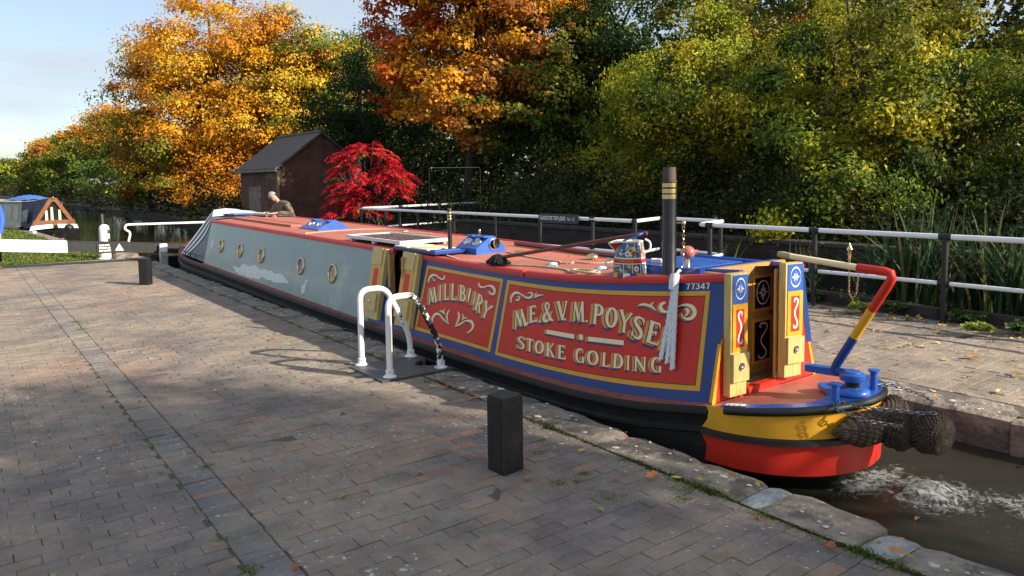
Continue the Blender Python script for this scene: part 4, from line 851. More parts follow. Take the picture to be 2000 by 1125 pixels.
pigeon_box(4.16, 4.52, 6.16, 6.53, .945, .062, .175, True); pigeon_box(4.17, 4.66, 10.25, 10.95, .965, .05, .165, False)
sp = MB(); z = 1.005; sp.use('alu_white'); X0, X1, Y0, Y1 = 3.86, 4.50, 7.20, 8.62
sp.box((X0, Y0, z), (X1, Y0+.03, z+.035)); sp.box((X0, Y1-.03, z), (X1, Y1, z+.035)); sp.box((X0, Y0+.03, z), (X0+.03, Y1-.03, z+.035)); sp.box((X1-.03, Y0+.03, z), (X1, Y1-.03, z+.035))
for y in (7.28, 7.85, 8.45): sp.box((X0+.005, y, z-.035), (X0+.05, y+.05, z-.001)); sp.box((X1-.05, y, z-.055), (X1-.005, y+.05, z-.001))
o = part('solar_panel', sp, 'alu_white', boat); q = MB(); q.use('solar_cell').quad((X0+.03, Y0+.03, z+.026), (X1-.03, Y0+.03, z+.026), (X1-.03, Y1-.03, z+.026), (X0+.03, Y1-.03, z+.026)); q.use('galv')
for k in range(1, 9): y = Y0+.03+(Y1-Y0-.06)*k/9; q.box((X0+.03, y-.002, z+.026), (X1-.03, y+.002, z+.0275))
for k in range(1, 4): x = X0+.03+(X1-X0-.06)*k/4; q.box((x-.002, Y0+.03, z+.0262), (x+.002, Y1-.03, z+.0272))
part('solar_cells', q, 'solar_cell', o)
def chimney(x, y, z0, z1, r, bands, cap):
    mb = MB(); mb.use('chimney_black').lathe([(r*1.6, 0), (r*1.55, .012), (r*1.1, .02), (r, .03), (r, z1-z0-cap)], (x, y, z0), 24)
    mb.use('chimney_rust'); H = z1-z0; mb.lathe([(r*1.06, H-cap-.012), (r*1.06, H-cap), (r*.96, H-cap), (r*.90, H), (r*.78, H), (r*.78, H-.05), (.001, H-.05)], (x, y, z0), 24)
    o = part('chimney', mb, 'chimney_black', boat, 50)
    for a, b in bands: q = MB(); q.use('brass').lathe([(r, a), (r*1.05, a+.001), (r*1.05, b-.001), (r, b)], (x, y, z0), 24); part('brass_band', q, 'brass', o, 50)
    return o
aft = chimney(4.05, 3.545, .985, 1.768, .050, ((.56, .592), (.60, .632), (.642, .672)), .094)
fore = chimney(4.02, 6.43, .945, 1.415, .0225, ((.345, .368), (.378, .398), (.410, .430)), .03)
def chain(mb, pts, L_=.022, r=.0022, w=.007):
    P = [Vector(p) for p in pts]; seg = [(P[i+1]-P[i]).length for i in range(len(P)-1)]; tot = sum(seg); n = max(2, int(tot/L_))
    for k in range(n):
        d = (k+.5)/n*tot; i = 0
        while i < len(seg)-1 and d > seg[i]: d -= seg[i]; i += 1
        c = P[i].lerp(P[i+1], d/seg[i]); t = (P[i+1]-P[i]).normalized(); u = t.orthogonal().normalized(); v = t.cross(u); u = u if k % 2 else v
        mb.tube([c+t*(L_*.62*math.cos(q*math.pi/4))+u*(w*math.sin(q*math.pi/4)) for q in range(8)], r, 5, closed=True)
q = MB(); q.use('brass').tube([(4.075, 3.50, 1.375), (4.10, 3.47, 1.375)], .006, 6); q.sphere((4.105, 3.462, 1.372), (.017, .017, .02)); chain(q, [(4.105, 3.462, 1.35), (4.105, 3.462, 1.09), (4.09, 3.45, 1.05), (4.13, 3.38, 1.045)], .026, .003, .009); part('chimney_chain', q, 'brass', aft, 60)
hb = MB(); hb.use('bright_blue'); zz_ = 1.055

hb.box((4.10, 3.44, .99), (4.76, 4.02, 1.045), .006); hb.box((4.09, 3.43, 1.045), (4.77, 4.03, 1.053), .003); hb.use('bright_blue').add([(4.08, 2.97, 1.03), (4.115, 2.97, 1.03), (4.115, 4.1, .97), (4.08, 4.1, .97), (4.08, 2.97, 1.085), (4.115, 2.97, 1.085), (4.115, 4.1, 1.02), (4.08, 4.1, 1.02)], [(0,3,2,1), (4,5,6,7), (0,1,5,4), (1,2,6,5), (2,3,7,6), (3,0,4,7)]); hb.box((4.765, 3.0, 1.02), (4.80, 4.0, 1.07))
part('sliding_hatch', hb, 'bright_blue', boat)
for x, y in ((4.41, 5.777), (4.725, 5.067)): q = MB(); zr = roof_z(y, x); q.use('brass').lathe([(.02, 0), (.02, .02), (.062, .018), (.064, .026), (.052, .046), (.03, .056), (.001, .06)], (x, y, zr), 20); part('mushroom_vent', q, 'brass', boat, 60)
for x, y in ((4.186, 4.996), (4.209, 4.404)): q = MB(); zr = roof_z(y, x); q.use('chrome').lathe([(.062, 0), (.060, .010), (.044, .014)], (x, y, zr), 22); q.use('glass_clear').lathe([(.044, .014), (.036, .026), (.001, .032)], (x, y, zr), 22); part('deck_light', q, 'chrome', boat, 60)
q = MB(); q.use('chrome').lathe([(.06, 0), (.06, .05), (.001, .06)], (4.98, 15.3-.9, 1.02), 16); part('headlamp', q, 'chrome', boat, 60)
q = MB(); q.use('brass').lathe([(.02, 0), (.014, .03), (.026, .05), (.012, .08), (.022, .10), (.001, .125)], (4.745, 14.15, 1.02), 14); part('brass_horn', q, 'brass', boat, 60)
# cratch: grey cloth over a frame at the bow with white straps
cr_ = MB(); cr_.use('cloth_grey')
A0 = [(3.655, 14.44, .232), (3.815, 14.44, 1.022), (4.6, 14.44, 1.075), (5.385, 14.44, 1.022), (5.545, 14.44, .232)]; B0 = [(3.70, 16.35, .26), (4.37, 16.35, 1.125), (4.6, 16.35, 1.15), (4.83, 16.35, 1.125), (5.50, 16.35, .26)]
def loft(v, u, d=0):
    i = min(int(u*4), 3); f = u*4-i; a = Vector(A0[i]).lerp(Vector(A0[i+1]), f); b = Vector(B0[i]).lerp(Vector(B0[i+1]), f); p = a.lerp(b, v); sag = -.03*math.sin(math.pi*v)*math.sin(math.pi*(f if i in (0, 3) else 0)); n = Vector((-.85, 0, .5)) if u < .25 else (Vector((0, 0, 1)) if u < .75 else Vector((.85, 0, .5)))
    return p+n.normalized()*(d+sag)
cr_.grid([[loft(v, u) for u in np.linspace(0, 1, 33)] for v in np.linspace(0, 1, 25)]); cr_.poly([Vector(p)+Vector((0, .002, 0)) for p in B0])
cr_.use('cloth_white')
for v0, v1 in ((.87, 1.0), (.56, .70), (.22, .36)):
    fan = lambda v, u: 1-(1-v)*(.30+.70*min(1, min(u, 1-u)/.25))
    cr_.grid([[loft(fan(v, u), u, .016) for v in np.linspace(v0, v1, 3)] for u in np.linspace(0.0, 1.0, 33)])
cr_.grid([[loft(v, u, .016) for v in np.linspace(.30, 1, 6)] for u in np.linspace(.25, .625, 13)])
part('cratch_cover', cr_, 'cloth_grey', boat, 50)
q = MB(); q.use('black_post')
for y in (15.1, 15.5, 15.9): q.tube([(3.66, y, .22), (3.66, y, .33)], .008, 6)
q.tube([(3.66, 14.7, .33), (3.66, 16.2, .34)], .008, 6); part('bow_rail', q, 'black_post', boat, 60)
q = MB(); q.use('hull_black').tube([(4.6, 18.72, .40), (4.6, 18.76, .1), (4.6, 18.70, -.5)], .035, 8); part('stem_post', q, 'hull_black', boat, 60)

# rudder and swan neck tiller
RX, RY = 4.385, 2.36
rd = MB(); rd.use('bright_blue').lathe([(.001, .345), (.105, .345), (.108, .352), (.10, .374), (.085, .382), (.045, .388)], (RX, RY, 0), 28); rd.use('chimney_black').lathe([(.045, .388), (.043, .41), (.045, .43)], (RX, RY, 0), 24); rd.use('bright_blue').lathe([(.045, .425), (.072, .428), (.076, .44), (.076, .468), (.066, .476), (.052, .478), (.050, .486), (.030, .49), (.001, .49)], (RX, RY, 0), 28); rd.obox((RX+.02, RY+.17, .452), (.028, .02, 0), (-.03, .15, 0), (0, 0, .022))
rudder = part('rudder_head', rd, 'bright_blue', boat, 45)
T_ = fillet([(RX, RY+.03, .462), (RX, 2.49, .462), (RX+.005, 2.115, 1.118), (RX+.01, 2.345, 1.130)], .055, 7)
ln = [0]
for i in range(1, len(T_)): ln.append(ln[-1]+(T_[i]-T_[i-1]).length)
def seg_tube(pl, f0, f1):
    out = []; tot = ln[-1]
    for k in range(15):
        d = tot*(f0+(f1-f0)*k/14); i = min(max(int(np.searchsorted(ln, d))-1, 0), len(pl)-2); out.append(pl[i].lerp(pl[i+1], (d-ln[i])/max(ln[i+1]-ln[i], 1e-6)))
    return out
tl = MB()
for mname, f0, f1 in (('blue_paint', 0, .335), ('yellow_paint', .335, .54), ('red_paint', .54, 1.0)):
    tl.use(mname).tube(seg_tube(T_, f0, f1), .0275, 16)
tiller = part('tiller', tl, 'red_paint', boat, 50)
q = MB(); q.use('cream_paint').tube([(RX+.01, 2.34, 1.130), (RX+.01, 2.82, 1.168)], [.021, .019], 14); q.use('weathered_oak').tube([(RX+.01, 2.80, 1.167), (RX+.01, 2.86, 1.172), (RX+.01, 2.895, 1.175)], [.02, .023, .018], 14); part('tiller_bar', q, 'cream_paint', tiller, 50)
q = MB(); q.use('brass').lathe([(.006, -.03), (.006, .03), (.011, .04), (.006, .05), (.012, .07), (.007, .085), (.019, .10), (.012, .115), (.006, .125), (.001, .14)], (RX+.01, 2.40, 1.14), 14); chain(q, [(RX+.01, 2.40, 1.10), (RX+.005, 2.395, .97), (RX, 2.37, .935), (RX, 2.345, .97), (RX, 2.335, 1.10)], .016, .0018, .005); part('tiller_pin', q, 'brass', tiller, 60)
for x, y in ((4.13, 2.325), (4.60, 2.335)): q = MB(); q.use('bright_blue').lathe([(.024, 0), (.022, .10), (.024, .112), (.036, .118), (.036, .128), (.001, .130)], (x, y, .335), 18); part('mooring_stud', q, 'bright_blue', boat, 50)
# ================================================================== THINGS ON AND AROUND THE BOAT
# stern fender of knotted rope
fd = thing('rope_fender', 'big knotted brown rope fender chained round the stern of the lettered boat', 'rope fender', (4.45, 2.1, .1))
def knotted(mb, prof, c, axis, nu=26, a0=0.0):
    """body of revolution covered with rows of knots; prof = [(radius, along)]"""
    ax = Vector(axis).normalized(); u = ax.orthogonal().normalized(); w = ax.cross(u); c = Vector(c); pr = smoothline(prof, 5); k = nu*4; rows = []
    tot = 0; L_ = [0]
    for i in range(1, len(pr)): tot += math.hypot(*(pr[i]-pr[i-1])); L_.append(tot)
    pitch = .017
    fine = []
    for i in range(len(pr)-1):
        m_ = max(1, int((L_[i+1]-L_[i])/(pitch/5)))
        for q in range(m_): f = q/m_; fine.append((*(pr[i]*(1-f)+pr[i+1]*f), L_[i]+(L_[i+1]-L_[i])*f))
    fine.append((*pr[-1], tot))
    for r, h_, l in fine:
        row = []; ring_ = int(l/pitch); v = abs(math.sin(math.pi*l/pitch))
        nk = max(6, int(nu*min(1, r/.10)*1.0))
        for j in range(k+1):
            a = a0+2*math.pi*j/k; s_ = abs(math.sin(nk*a*.5+(ring_ % 2)*math.pi/2)); kn_ = int(nk*a/6.28319+(ring_ % 2)*.5); hs_ = math.sin(kn_*12.9898+ring_*78.233)*43758.5453; hs_ -= math.floor(hs_); rr = max(r+(.010+.011*hs_)*(v**.45*s_**.45)-.006+.003*math.sin(3*a+ring_*1.1), .0008); row.append(c+ax*h_+(u*math.cos(a)+w*math.sin(a))*rr)
        rows.append(row)
    mb.grid(rows)
q = MB(); q.use('coir'); knotted(q, [(.008, -.112), (.05, -.108), (.095, -.085), (.122, -.03), (.122, .03), (.098, .085), (.05, .112), (.008, .118)], (4.50, 1.945, .190), (.25, 1, .05), 30); part('fender_button', q, 'coir', fd, 80)
q = MB(); q.use('coir'); knotted(q, [(.008, -.095), (.05, -.09), (.09, -.06), (.108, .0), (.09, .06), (.05, .09), (.008, .095)], (4.43, 2.09, .168), (.1, 1, .15), 26); part('fender_button', q, 'coir', fd, 80)
q = MB(); q.use('coir'); rows = []; NA = 150
for i in range(NA+1):
    t = R(60)+R(72)*i/NA; x, y = ell(t, .065); c = Vector((x, y, .185)); d = Vector((math.sin(t)*.68, -math.cos(t)*.69, 0)).normalized(); o_ = Vector((-d.y, d.x, 0)); o_ = o_ if o_.dot(Vector((x-4.415, y-2.95, 0))) > 0 else -o_
    taper = min(1, .02+1.5*math.sin(math.pi*i/NA)**.8); row = []; rg = int(i/7); v = abs(math.sin(math.pi*i/7))
    for j in range(81):
        a = 6.28319*j/80; s_ = abs(math.sin(10*a+(rg % 2)*math.pi/2)); r = max(0.084*taper+(.015*(v**.45*s_**.45)-.006)*taper, .001); row.append(c+(o_*math.cos(a)*.95+Vector((0, 0, 1))*math.sin(a)*1.15)*r)
    rows.append(row)
q.grid(rows); part('fender_roll', q, 'coir', fd, 80)
q = MB(); q.use('galv'); chain(q, [(4.13, 2.30, .36), (4.16, 2.16, .345), (4.30, 2.05, .33), (4.40, 1.98, .31), (4.46, 1.90, .318)], .03, .0036, .010); part('chain', q, 'galv', fd, 60)
q = MB(); q.use('galv'); chain(q, [(4.11, 2.33, .35), (4.05, 2.26, .33), (4.14, 2.12, .28), (4.28, 2.0, .25)], .03, .0036, .010); part('chain', q, 'galv', fd, 60)
q = MB(); q.use('galv'); chain(q, [(4.62, 2.33, .36), (4.74, 2.28, .35), (4.80, 2.12, .31), (4.70, 2.02, .31), (4.58, 1.98, .325)], .03, .0036, .010); part('chain', q, 'galv', fd, 60)

# painted water can
cn = thing('water_can', 'painted water can with roses and a red band beside the tall chimney', 'water can', (3.985, 3.87, .985))
zc = .968; c0 = (3.985, 3.87, zc)
q = MB(); q.use('painted_ware').lathe([(.122, .035), (.118, .10)], c0, 36); q.lathe([(.112, .145), (.094, .255)], c0, 36); q.use('red_paint').lathe([(.118, .104), (.1185, .105), (.113, .140), (.112, .141)], c0, 36); q.use('white_letter').lathe([(.1185, .100), (.120, .102), (.118, .107)], c0, 36); q.lathe([(.114, .138), (.115, .141), (.112, .147)], c0, 36); q.lathe([(.094, .253), (.100, .258), (.100, .266), (.092, .268), (.088, .25), (.001, .25)], c0, 36)
cols_ = ['pole_maroon', 'white_letter', 'blue_paint', 'yellow_paint']
for k in range(16): q.use(cols_[k % 4]).lathe([(.130, 0), (.130, .022), (.123, .035)], c0, 4, a0=6.28319*k/16, a1=6.28319*(k+1)/16)
q.use('white_letter')
for a in (-2.75, -2.2, -1.65, -1.1): q.tube([(c0[0]+.1225*math.cos(a), c0[1]+.1225*math.sin(a), zc+.037), (c0[0]+.119*math.cos(a), c0[1]+.119*math.sin(a), zc+.10)], .003, 5); q.tube([(c0[0]+.1125*math.cos(a+.2), c0[1]+.1125*math.sin(a+.2), zc+.147), (c0[0]+.095*math.cos(a+.2), c0[1]+.095*math.sin(a+.2), zc+.25)], .003, 5)
# lettering on the band
for k, chv in enumerate('POYSER'):
    a_g, strokes = G[chv]
    for si, s_ in enumerate(strokes):
        q.use('orange_shade'); n_ = len(s_); rows = []
        for i, (x, y, w_) in enumerate(s_):
            x0, y0 = s_[max(i-1, 0)][:2]; x1, y1 = s_[min(i+1, n_-1)][:2]; l = math.hypot(x1-x0, y1-y0) or 1e-6; nx, ny = -(y1-y0)/l*w_*.6, (x1-x0)/l*w_*.6
            rr = []
            for sx in (1, -1):
                X, Yv = (x+nx*sx)*.022+k*.0165, (y+ny*sx)*.024; a = R(-172)+X/.117*1.05; r = .1197+si*.00006-(Yv/.036)*.0055; rr.append((c0[0]+r*math.cos(a), c0[1]+r*math.sin(a), zc+.111+Yv))
            rows.append(rr)
        q.grid(rows)
part('can_body', q, 'painted_ware', cn, 40)
# flowers: small disks standing proud of the body
fl = MB()
def flower(a, z, r, m1, m2):
    rb = .122-.004*(z-.035)/.065 if z < .10 else .112-.018*(z-.145)/.11
    n = Vector((math.cos(a), math.sin(a), .1)).normalized(); c = Vector((c0[0], c0[1], zc+z))+Vector((math.cos(a), math.sin(a), 0))*(rb+.001)
    fl.use(m1).lathe([(r, 0), (r*.9, .002), (.001, .003)], c, 12, n); fl.use(m2).lathe([(r*.45, .003), (.001, .005)], c, 10, n)
for a, z, r, m1, m2 in ((-2.3,.20,.019,'yellow_paint','pole_maroon'), (-2.5,.175,.020,'enamel','rail_red'), (-2.05,.178,.018,'pole_maroon','rail_red'), (-1.35,.19,.019,'rail_red','yellow_paint'), (-1.95,.066,.020,'enamel','rail_red'), (-2.95,.20,.016,'bright_blue','enamel'), (-1.1,.07,.018,'orange_shade','enamel'), (-1.75,.215,.014,'bright_blue','enamel')): flower(a, z, r, m1, m2)
part('painted_flowers', fl, 'enamel', cn, 40)
q = MB(); ls = Vector((-.80, .60, 0)); sd = Vector((.6, .8, 0)); B_ = Vector(c0)
q.use('red_paint'); q.add([B_+ls*.085+Vector((0, 0, .165)), B_+ls*.155+Vector((0, 0, .245)), B_+ls*.08+sd*.075+Vector((0, 0, .258)), B_+ls*.08-sd*.075+Vector((0, 0, .258))], [(0, 1, 2), (0, 3, 1)])
q.use('white_letter').tube([B_+ls*.08+sd*.077+Vector((0, 0, .262)), B_+ls*.155+Vector((0, 0, .248)), B_+ls*.08-sd*.077+Vector((0, 0, .262))], .006, 6); q.tube([B_+ls*.155+Vector((0, 0, .245)), B_+ls*.085+Vector((0, 0, .165))], .005, 6); part('spout', q, 'red_paint', cn)
q = MB(); q.use('enamel').tube(smoothline([B_-ls*.105+Vector((0, 0, .17)), B_-ls*.15+Vector((0, 0, .20)), B_-ls*.15+Vector((0, 0, .25)), B_-ls*.115+Vector((0, 0, .275))], 5), .008, 8); part('back_handle', q, 'enamel', cn, 60)
q = MB(); q.use('enamel').tube(smoothline([B_+ls*.115+Vector((0, 0, .125)), B_+ls*.165+Vector((0, 0, .13)), B_+ls*.175+Vector((0, 0, .085)), B_+ls*.12+Vector((0, 0, .06))], 5), .008, 8); part('front_handle', q, 'enamel', cn, 60)
q = MB(); q.use('bright_blue').tube(smoothline([B_+ls*.06-sd*.06+Vector((0, 0, .268)), B_+ls*.02-sd*.08+Vector((0, 0, .285)), B_-ls*.08-sd*.06+Vector((0, 0, .32)), B_-ls*.085+sd*.03+Vector((0, 0, .315)), B_-ls*.03+sd*.06+Vector((0, 0, .268))], 5), .007, 8); part('bail_handle', q, 'bright_blue', cn, 60)

# mop, pole, mug, painted jug, ropes
mo = thing('mop', 'black mop with a long maroon handle propped across the boat roof', 'mop', (3.87, 5.38, .95))
q = MB(); q.use('mop_black'); rr = random.Random(3); zr = .937
for k in range(120):
    a = rr.uniform(0, 6.283); l = rr.uniform(.06, .135); h_ = rr.uniform(.04, .085); c = Vector((3.88, 5.40, zr)); q.tube([c+Vector((rr.uniform(-.02, .02), rr.uniform(-.02, .02), h_)), c+Vector((math.cos(a)*l*.55*.7, math.sin(a)*l*.6, h_*.8)), c+Vector((math.cos(a)*l*.75, math.sin(a)*l, rr.uniform(.006, .02)))], .012, 5)
part('mop_head', q, 'mop_black', mo, 70)
q = MB(); q.use('pole_maroon').tube([(3.89, 5.36, zr+.065), (4.235, 3.93, 1.272)], .0165, 12); part('mop_handle', q, 'pole_maroon', mo, 60)
q = MB(); q.use('pole_maroon').tube([(4.97, 4.85, roof_z(4.85, 4.97)+.03), (4.98, 5.6, roof_z(5.6, 4.98)+.03), (4.99, 6.6, roof_z(6.6, 4.99)+.03)], .026, 12); q.use('steel').tube([(4.97, 4.79, roof_z(4.85, 4.97)+.03), (4.97, 4.86, roof_z(4.85, 4.97)+.03)], [.012, .02], 10)
tag(obj('boat_pole', q, 'pole_maroon', None, 60), 'thick maroon wooden pole lying along the far edge of the boat roof', 'pole')
q = MB(); zr = roof_z(3.79, 4.24); q.use('enamel').lathe([(.001, 0), (.040, 0), (.042, .01), (.042, .085), (.044, .088), (.038, .086), (.036, .02), (.001, .02)], (4.235, 3.83, zr), 20); q.tube(smoothline([(4.26, 3.80, zr+.07), (4.285, 3.775, zr+.06), (4.28, 3.78, zr+.03), (4.258, 3.80, zr+.025)], 4), .005, 6)
tag(obj('enamel_mug', q, 'enamel', None, 50), 'small white mug between the painted can and the black chimney', 'mug')
jg = thing('painted_jug', 'round red and gold painted jug on the roof just behind the black chimney', 'jug', (4.3, 3.585, 1.05))
q = MB(); zr = roof_z(3.585, 4.3); q.use('brass').lathe([(.032, 0), (.018, .022), (.016, .085)], (4.3, 3.585, zr), 18); q.use('painted_ball').sphere((4.3, 3.585, zr+.128), (.054, .054, .050), 24, 16); part('jug_body', q, 'painted_ball', jg, 70)
q = MB(); q.use('painted_ball').tube([(4.33, 3.55, zr+.13), (4.352, 3.53, zr+.138)], [.02, .012], 12); part('spout', q, 'painted_ball', jg, 60)
def rope(pts, r, name, label, m='rope_cream', grp=None, loops=None):
    mb = MB(); mb.use(m); c = [Vector(p) for p in smoothline(pts, 8)]
    # two strands laid round each other
    u = 0
    for ph in (0, math.pi):
        P = []; L_ = 0
        fine = []
        for i in range(len(c)-1):
            n_ = max(1, int((c[i+1]-c[i]).length/.008))
            for k in range(n_): fine.append(c[i].lerp(c[i+1], k/n_))
        for i, p in enumerate(fine):
            t = (fine[min(i+1, len(fine)-1)]-fine[max(i-1, 0)]).normalized(); s_ = Vector((-t.y, t.x, 0)); s_ = s_.normalized() if s_.length > .01 else Vector((1, 0, 0)); v_ = t.cross(s_); a = i*.008/(r*5.5)*6.283+ph; P.append(p+(s_*math.cos(a)+v_*math.sin(a))*r*.5)
        mb.tube(P, r*.62, 6)
    return tag(obj(name, mb, m, None, 70), label, 'rope', grp)
rz = lambda x, y, e=.008: (x, y, roof_z(y, x)+e)
coil = []
for k in range(34): a = k*.42; r = .13-.0012*k; coil.append((3.99-r*.55*math.cos(a)+.03*math.sin(a*.31), 4.38+r*1.15*math.sin(a), roof_z(4.38, 3.99)+.010+.0006*k))
rope([rz(3.99, 6.62), rz(3.90, 6.2), rz(3.86, 5.9), rz(3.93, 5.45), rz(4.05, 5.05), rz(4.06, 4.72), rz(4.0, 4.56)]+coil, .009, 'stern_rope', 'cream rope coiled on the boat roof near the painted can')
rope([rz(4.5, 6.1), rz(4.40, 5.65), rz(4.37, 5.3), rz(4.36, 5.12), rz(4.31, 5.02), rz(4.36, 4.93), rz(4.42, 4.99), rz(4.45, 4.80), rz(4.62, 4.72), rz(4.80, 4.9)], .008, 'centre_rope', 'thin cream rope with a small knot lying past the brass roof vents')
rope([rz(3.86, 9.9), rz(3.95, 10.0), rz(4.6, 9.9), rz(5.0, 9.7), rz(5.1, 9.3), rz(4.9, 9.0), rz(5.1, 8.6)], .010, 'bow_rope', 'cream rope trailing across the roof between the fore skylight box and solar panel')
# white tail rope hung over the edge of the roof
def plait(pts, r):
    mb = MB(); c = [Vector(p) for p in smoothline(pts, 8)]
    for ph in (0, 2.094, 4.189):
        P = []
        for i in range(len(c)*3-2):
            k = i/3; j = min(int(k), len(c)-2); p = c[j].lerp(c[j+1], k-j); rr_ = r[0]+(r[1]-r[0])*min(1, max(0, (i/(len(c)*3)-.45)*6)); a = i*.55+ph; P.append(p+Vector((0, math.cos(a), math.sin(a)))*rr_*.45+Vector((math.sin(a), 0, 0))*rr_*.35)
        mb.tube(P, [(r[0]+(r[1]-r[0])*min(1, max(0, (i/len(P)-.45)*6)))*.62 for i in range(len(P))], 6)
    return mb
tr_ = thing('tail_rope', 'white plaited rope with three tails hanging over the red side of the cabin', 'rope', (3.88, 3.36, .6))
hk = rz(4.02, 3.42, .03)
for k, (y, s, bulge) in enumerate(((3.392, .335, .03), (3.336, .312, .045), (3.287, .262, .03))):
    top = S(3.358-.006*k, 1.0, .035); mid = S(3.368-.026*k, .70, .028+.006*k); e = S(y, s, .022)
    q = plait([hk, (3.96, 3.38, tz(3.36)+.075), (3.905, 3.36, tz(3.36)+.045), top, mid, e], (.011, .0195)); part('rope_tail', q, 'rope_white', tr_, 70).data.materials[0] = M['rope_white']
q = MB(); q.use('rope_white').tube([(3.90, 3.36, tz(3.36)+.06), S(3.358, 1.0, .04), S(3.358, .93, .04)], [.03, .036, .03], 12); part('rope_knot', q, 'rope_white', tr_, 60)
q = MB(); q.use('steel').tube([(4.02, 3.36, tz(3.36)+.06), (4.06, 3.30, tz(3.36)+.09), (4.10, 3.26, tz(3.36)+.06), (4.07, 3.27, tz(3.36)+.03)], .005, 6); part('hook', q, 'steel', tr_, 60)
# planks laid on the fore roof
pb = MB(); pb.use('roof_red')
for k in range(2):
    x = 4.16+k*.20; a, b = 11.3, 14.3; pb.add([(x, a, roof_z(a, x)+.004), (x+.185, a, roof_z(a, x)+.004), (x+.185, b, roof_z(b, x)+.004), (x, b, roof_z(b, x)+.004), (x, a, roof_z(a, x)+.034), (x+.185, a, roof_z(a, x)+.034), (x+.185, b, roof_z(b, x)+.034), (x, b, roof_z(b, x)+.034)], [(0,3,2,1), (4,5,6,7), (0,1,5,4), (1,2,6,5), (2,3,7,6), (3,0,4,7)])
tag(obj('gangplank', pb, 'roof_red'), 'red gangplank lying on the boat roof forward of the blue skylight box', 'gangplank')
q = MB(); q.use('tarp_blue').box((4.25, 14.55, 1.085), (4.62, 14.8, 1.115), .01); q.use('cloth_navy').box((4.12, 14.55, 1.085), (4.249, 14.8, 1.112), .01); tag(obj('folded_tarp', q, 'tarp_blue'), 'small folded blue tarp on top of the grey bow cover', 'tarp')
# ================================================================== LOCKSIDE THINGS
def bollard(c, h, ang, label):
    o = thing('bollard', label, 'bollard', (c[0], c[1], 0), 'black wooden bollards on the lockside')
    mb = MB(); mb.use('bollard_black'); rr = random.Random(int(c[1]*100)); rows = []; hw, hd = .081, .074; nz_ = 12
    for j in range(nz_+1):
        z = -.03+(h+.03)*j/nz_; row = []
        for k in range(24):
            side, f = divmod(k, 6); f = f/6*2-1; x, y = ((f, -1), (1, f), (-f, 1), (-1, -f))[side]; cn_ = max(0, abs(f)-.86)*.35; x *= (1-cn_); y *= (1-cn_); w_ = 1+rr.gauss(0, .006)+(-.02 if j == 0 else 0)
            if j == nz_: w_ *= .965
            X, Y = x*hw*w_, y*hd*w_; row.append((c[0]+X*math.cos(ang)-Y*math.sin(ang), c[1]+X*math.sin(ang)+Y*math.cos(ang), z-(.006 if j == nz_ and abs(f) > .8 else 0)))
        rows.append(row+[row[0]])
    mb.grid(rows); part('post', mb, 'bollard_black', o, 50)
    t = MB(); t.use('bollard_black'); t.poly([rows[-1][k] for k in range(24)]); part('worn_top', t, 'bollard_black', o)
    e = MB(); e.use('kerb_timber'); sx, sy = (-1, -1) if ang > 0 else (-1, -1); zc_ = .02
    while zc_ < h-.03:
        l = rr.uniform(.02, .10); X, Y = -hw*.955, -hd*.955; p = [(c[0]+X*math.cos(ang)-Y*math.sin(ang)+rr.gauss(0, .0012), c[1]+X*math.sin(ang)+Y*math.cos(ang)+rr.gauss(0, .0012), z_) for z_ in (zc_, zc_+l*.5, min(zc_+l, h-.012))]; e.tube(p, [.002, rr.uniform(.0025, .0045), .002], 6); zc_ += l*.96
    part('worn_edge', e, 'kerb_timber', o, 60)
    return o
bollard((2.503, 3.437), .449, R(5.7), 'square black wooden bollard in the foreground beside the stone coping')
bollard((2.515, 13.745), .448, R(-40), 'black wooden bollard far down the paving, near the bow of the boat')

def hoop(y, path, label, m):
    x0 = 2.925; o = thing('grab_hoop', label, 'handrail', (x0, y, 0), 'white ladder hoops on the steel plate')
    mb = MB(); mb.use(m); P = fillet([(x0+a, y+(.5*0)*a, z) for a, z in path], .10, 6); mb.tube(P, .0272, 16); h_ = part('rail', mb, m, o, 60)
    for a in (path[0][0], path[-1][0]): q = MB(); q.use(m).lathe([(.060, 0), (.060, .007), (.050, .014), (.040, .020), (.036, .028), (.036, .065), (.029, .068)], (x0+a, y, .004), 22); q.use('black_post'); q.sphere((x0+a-.015, y-.034, .055), .005, 6, 4); part('foot', q, m, o, 50)
hoop(6.255, [(0, 0), (.0, .705), (.265, .700), (.505, .215), (.515, 0)], 'white hoop handrail with little chipping, farther of the two over the steel plate', 'chipped_light')
hoop(5.70, [(0, 0), (.0, .700), (.265, .700), (.50, .235), (.515, 0)], 'white hoop handrail with heavily chipped sloping leg, nearer of the two over the plate', 'chipped_heavy')
pl_ = thing('steel_plate', 'grey chequered steel plate under the white hoops with a ladder notch at the lock edge', 'steel plate', (3.1, 5.9, 0))
mb = MB(); mb.use('chequer'); x0, x1, y0, y1 = PL; poly = [(x0, y0), (x1-.02, y0), (x1-.02, 5.76)]+[(x1-.02-.21*math.sin(math.pi*k/12), 5.76+.32*k/12) for k in range(1, 12)]+[(x1-.02, 6.08), (x1-.02, y1), (x0, y1)]
mb.poly([(x, y, .010) for x, y in poly]); n_ = len(poly)
for i in range(n_): a, b = poly[i], poly[(i+1) % n_]; mb.quad((*a, -.02), (*b, -.02), (*b, .010), (*a, .010))
part('plate', mb, 'chequer', pl_)
q = MB(); q.use('galv')
for y in (5.80, 6.04): q.box((3.44, y-.012, -.9), (3.475, y+.012, .005))
for z in (-.06, -.30, -.54): q.tube([(3.457, 5.80, z), (3.457, 6.04, z)], .011, 8)
part('ladder', q, 'galv', pl_)

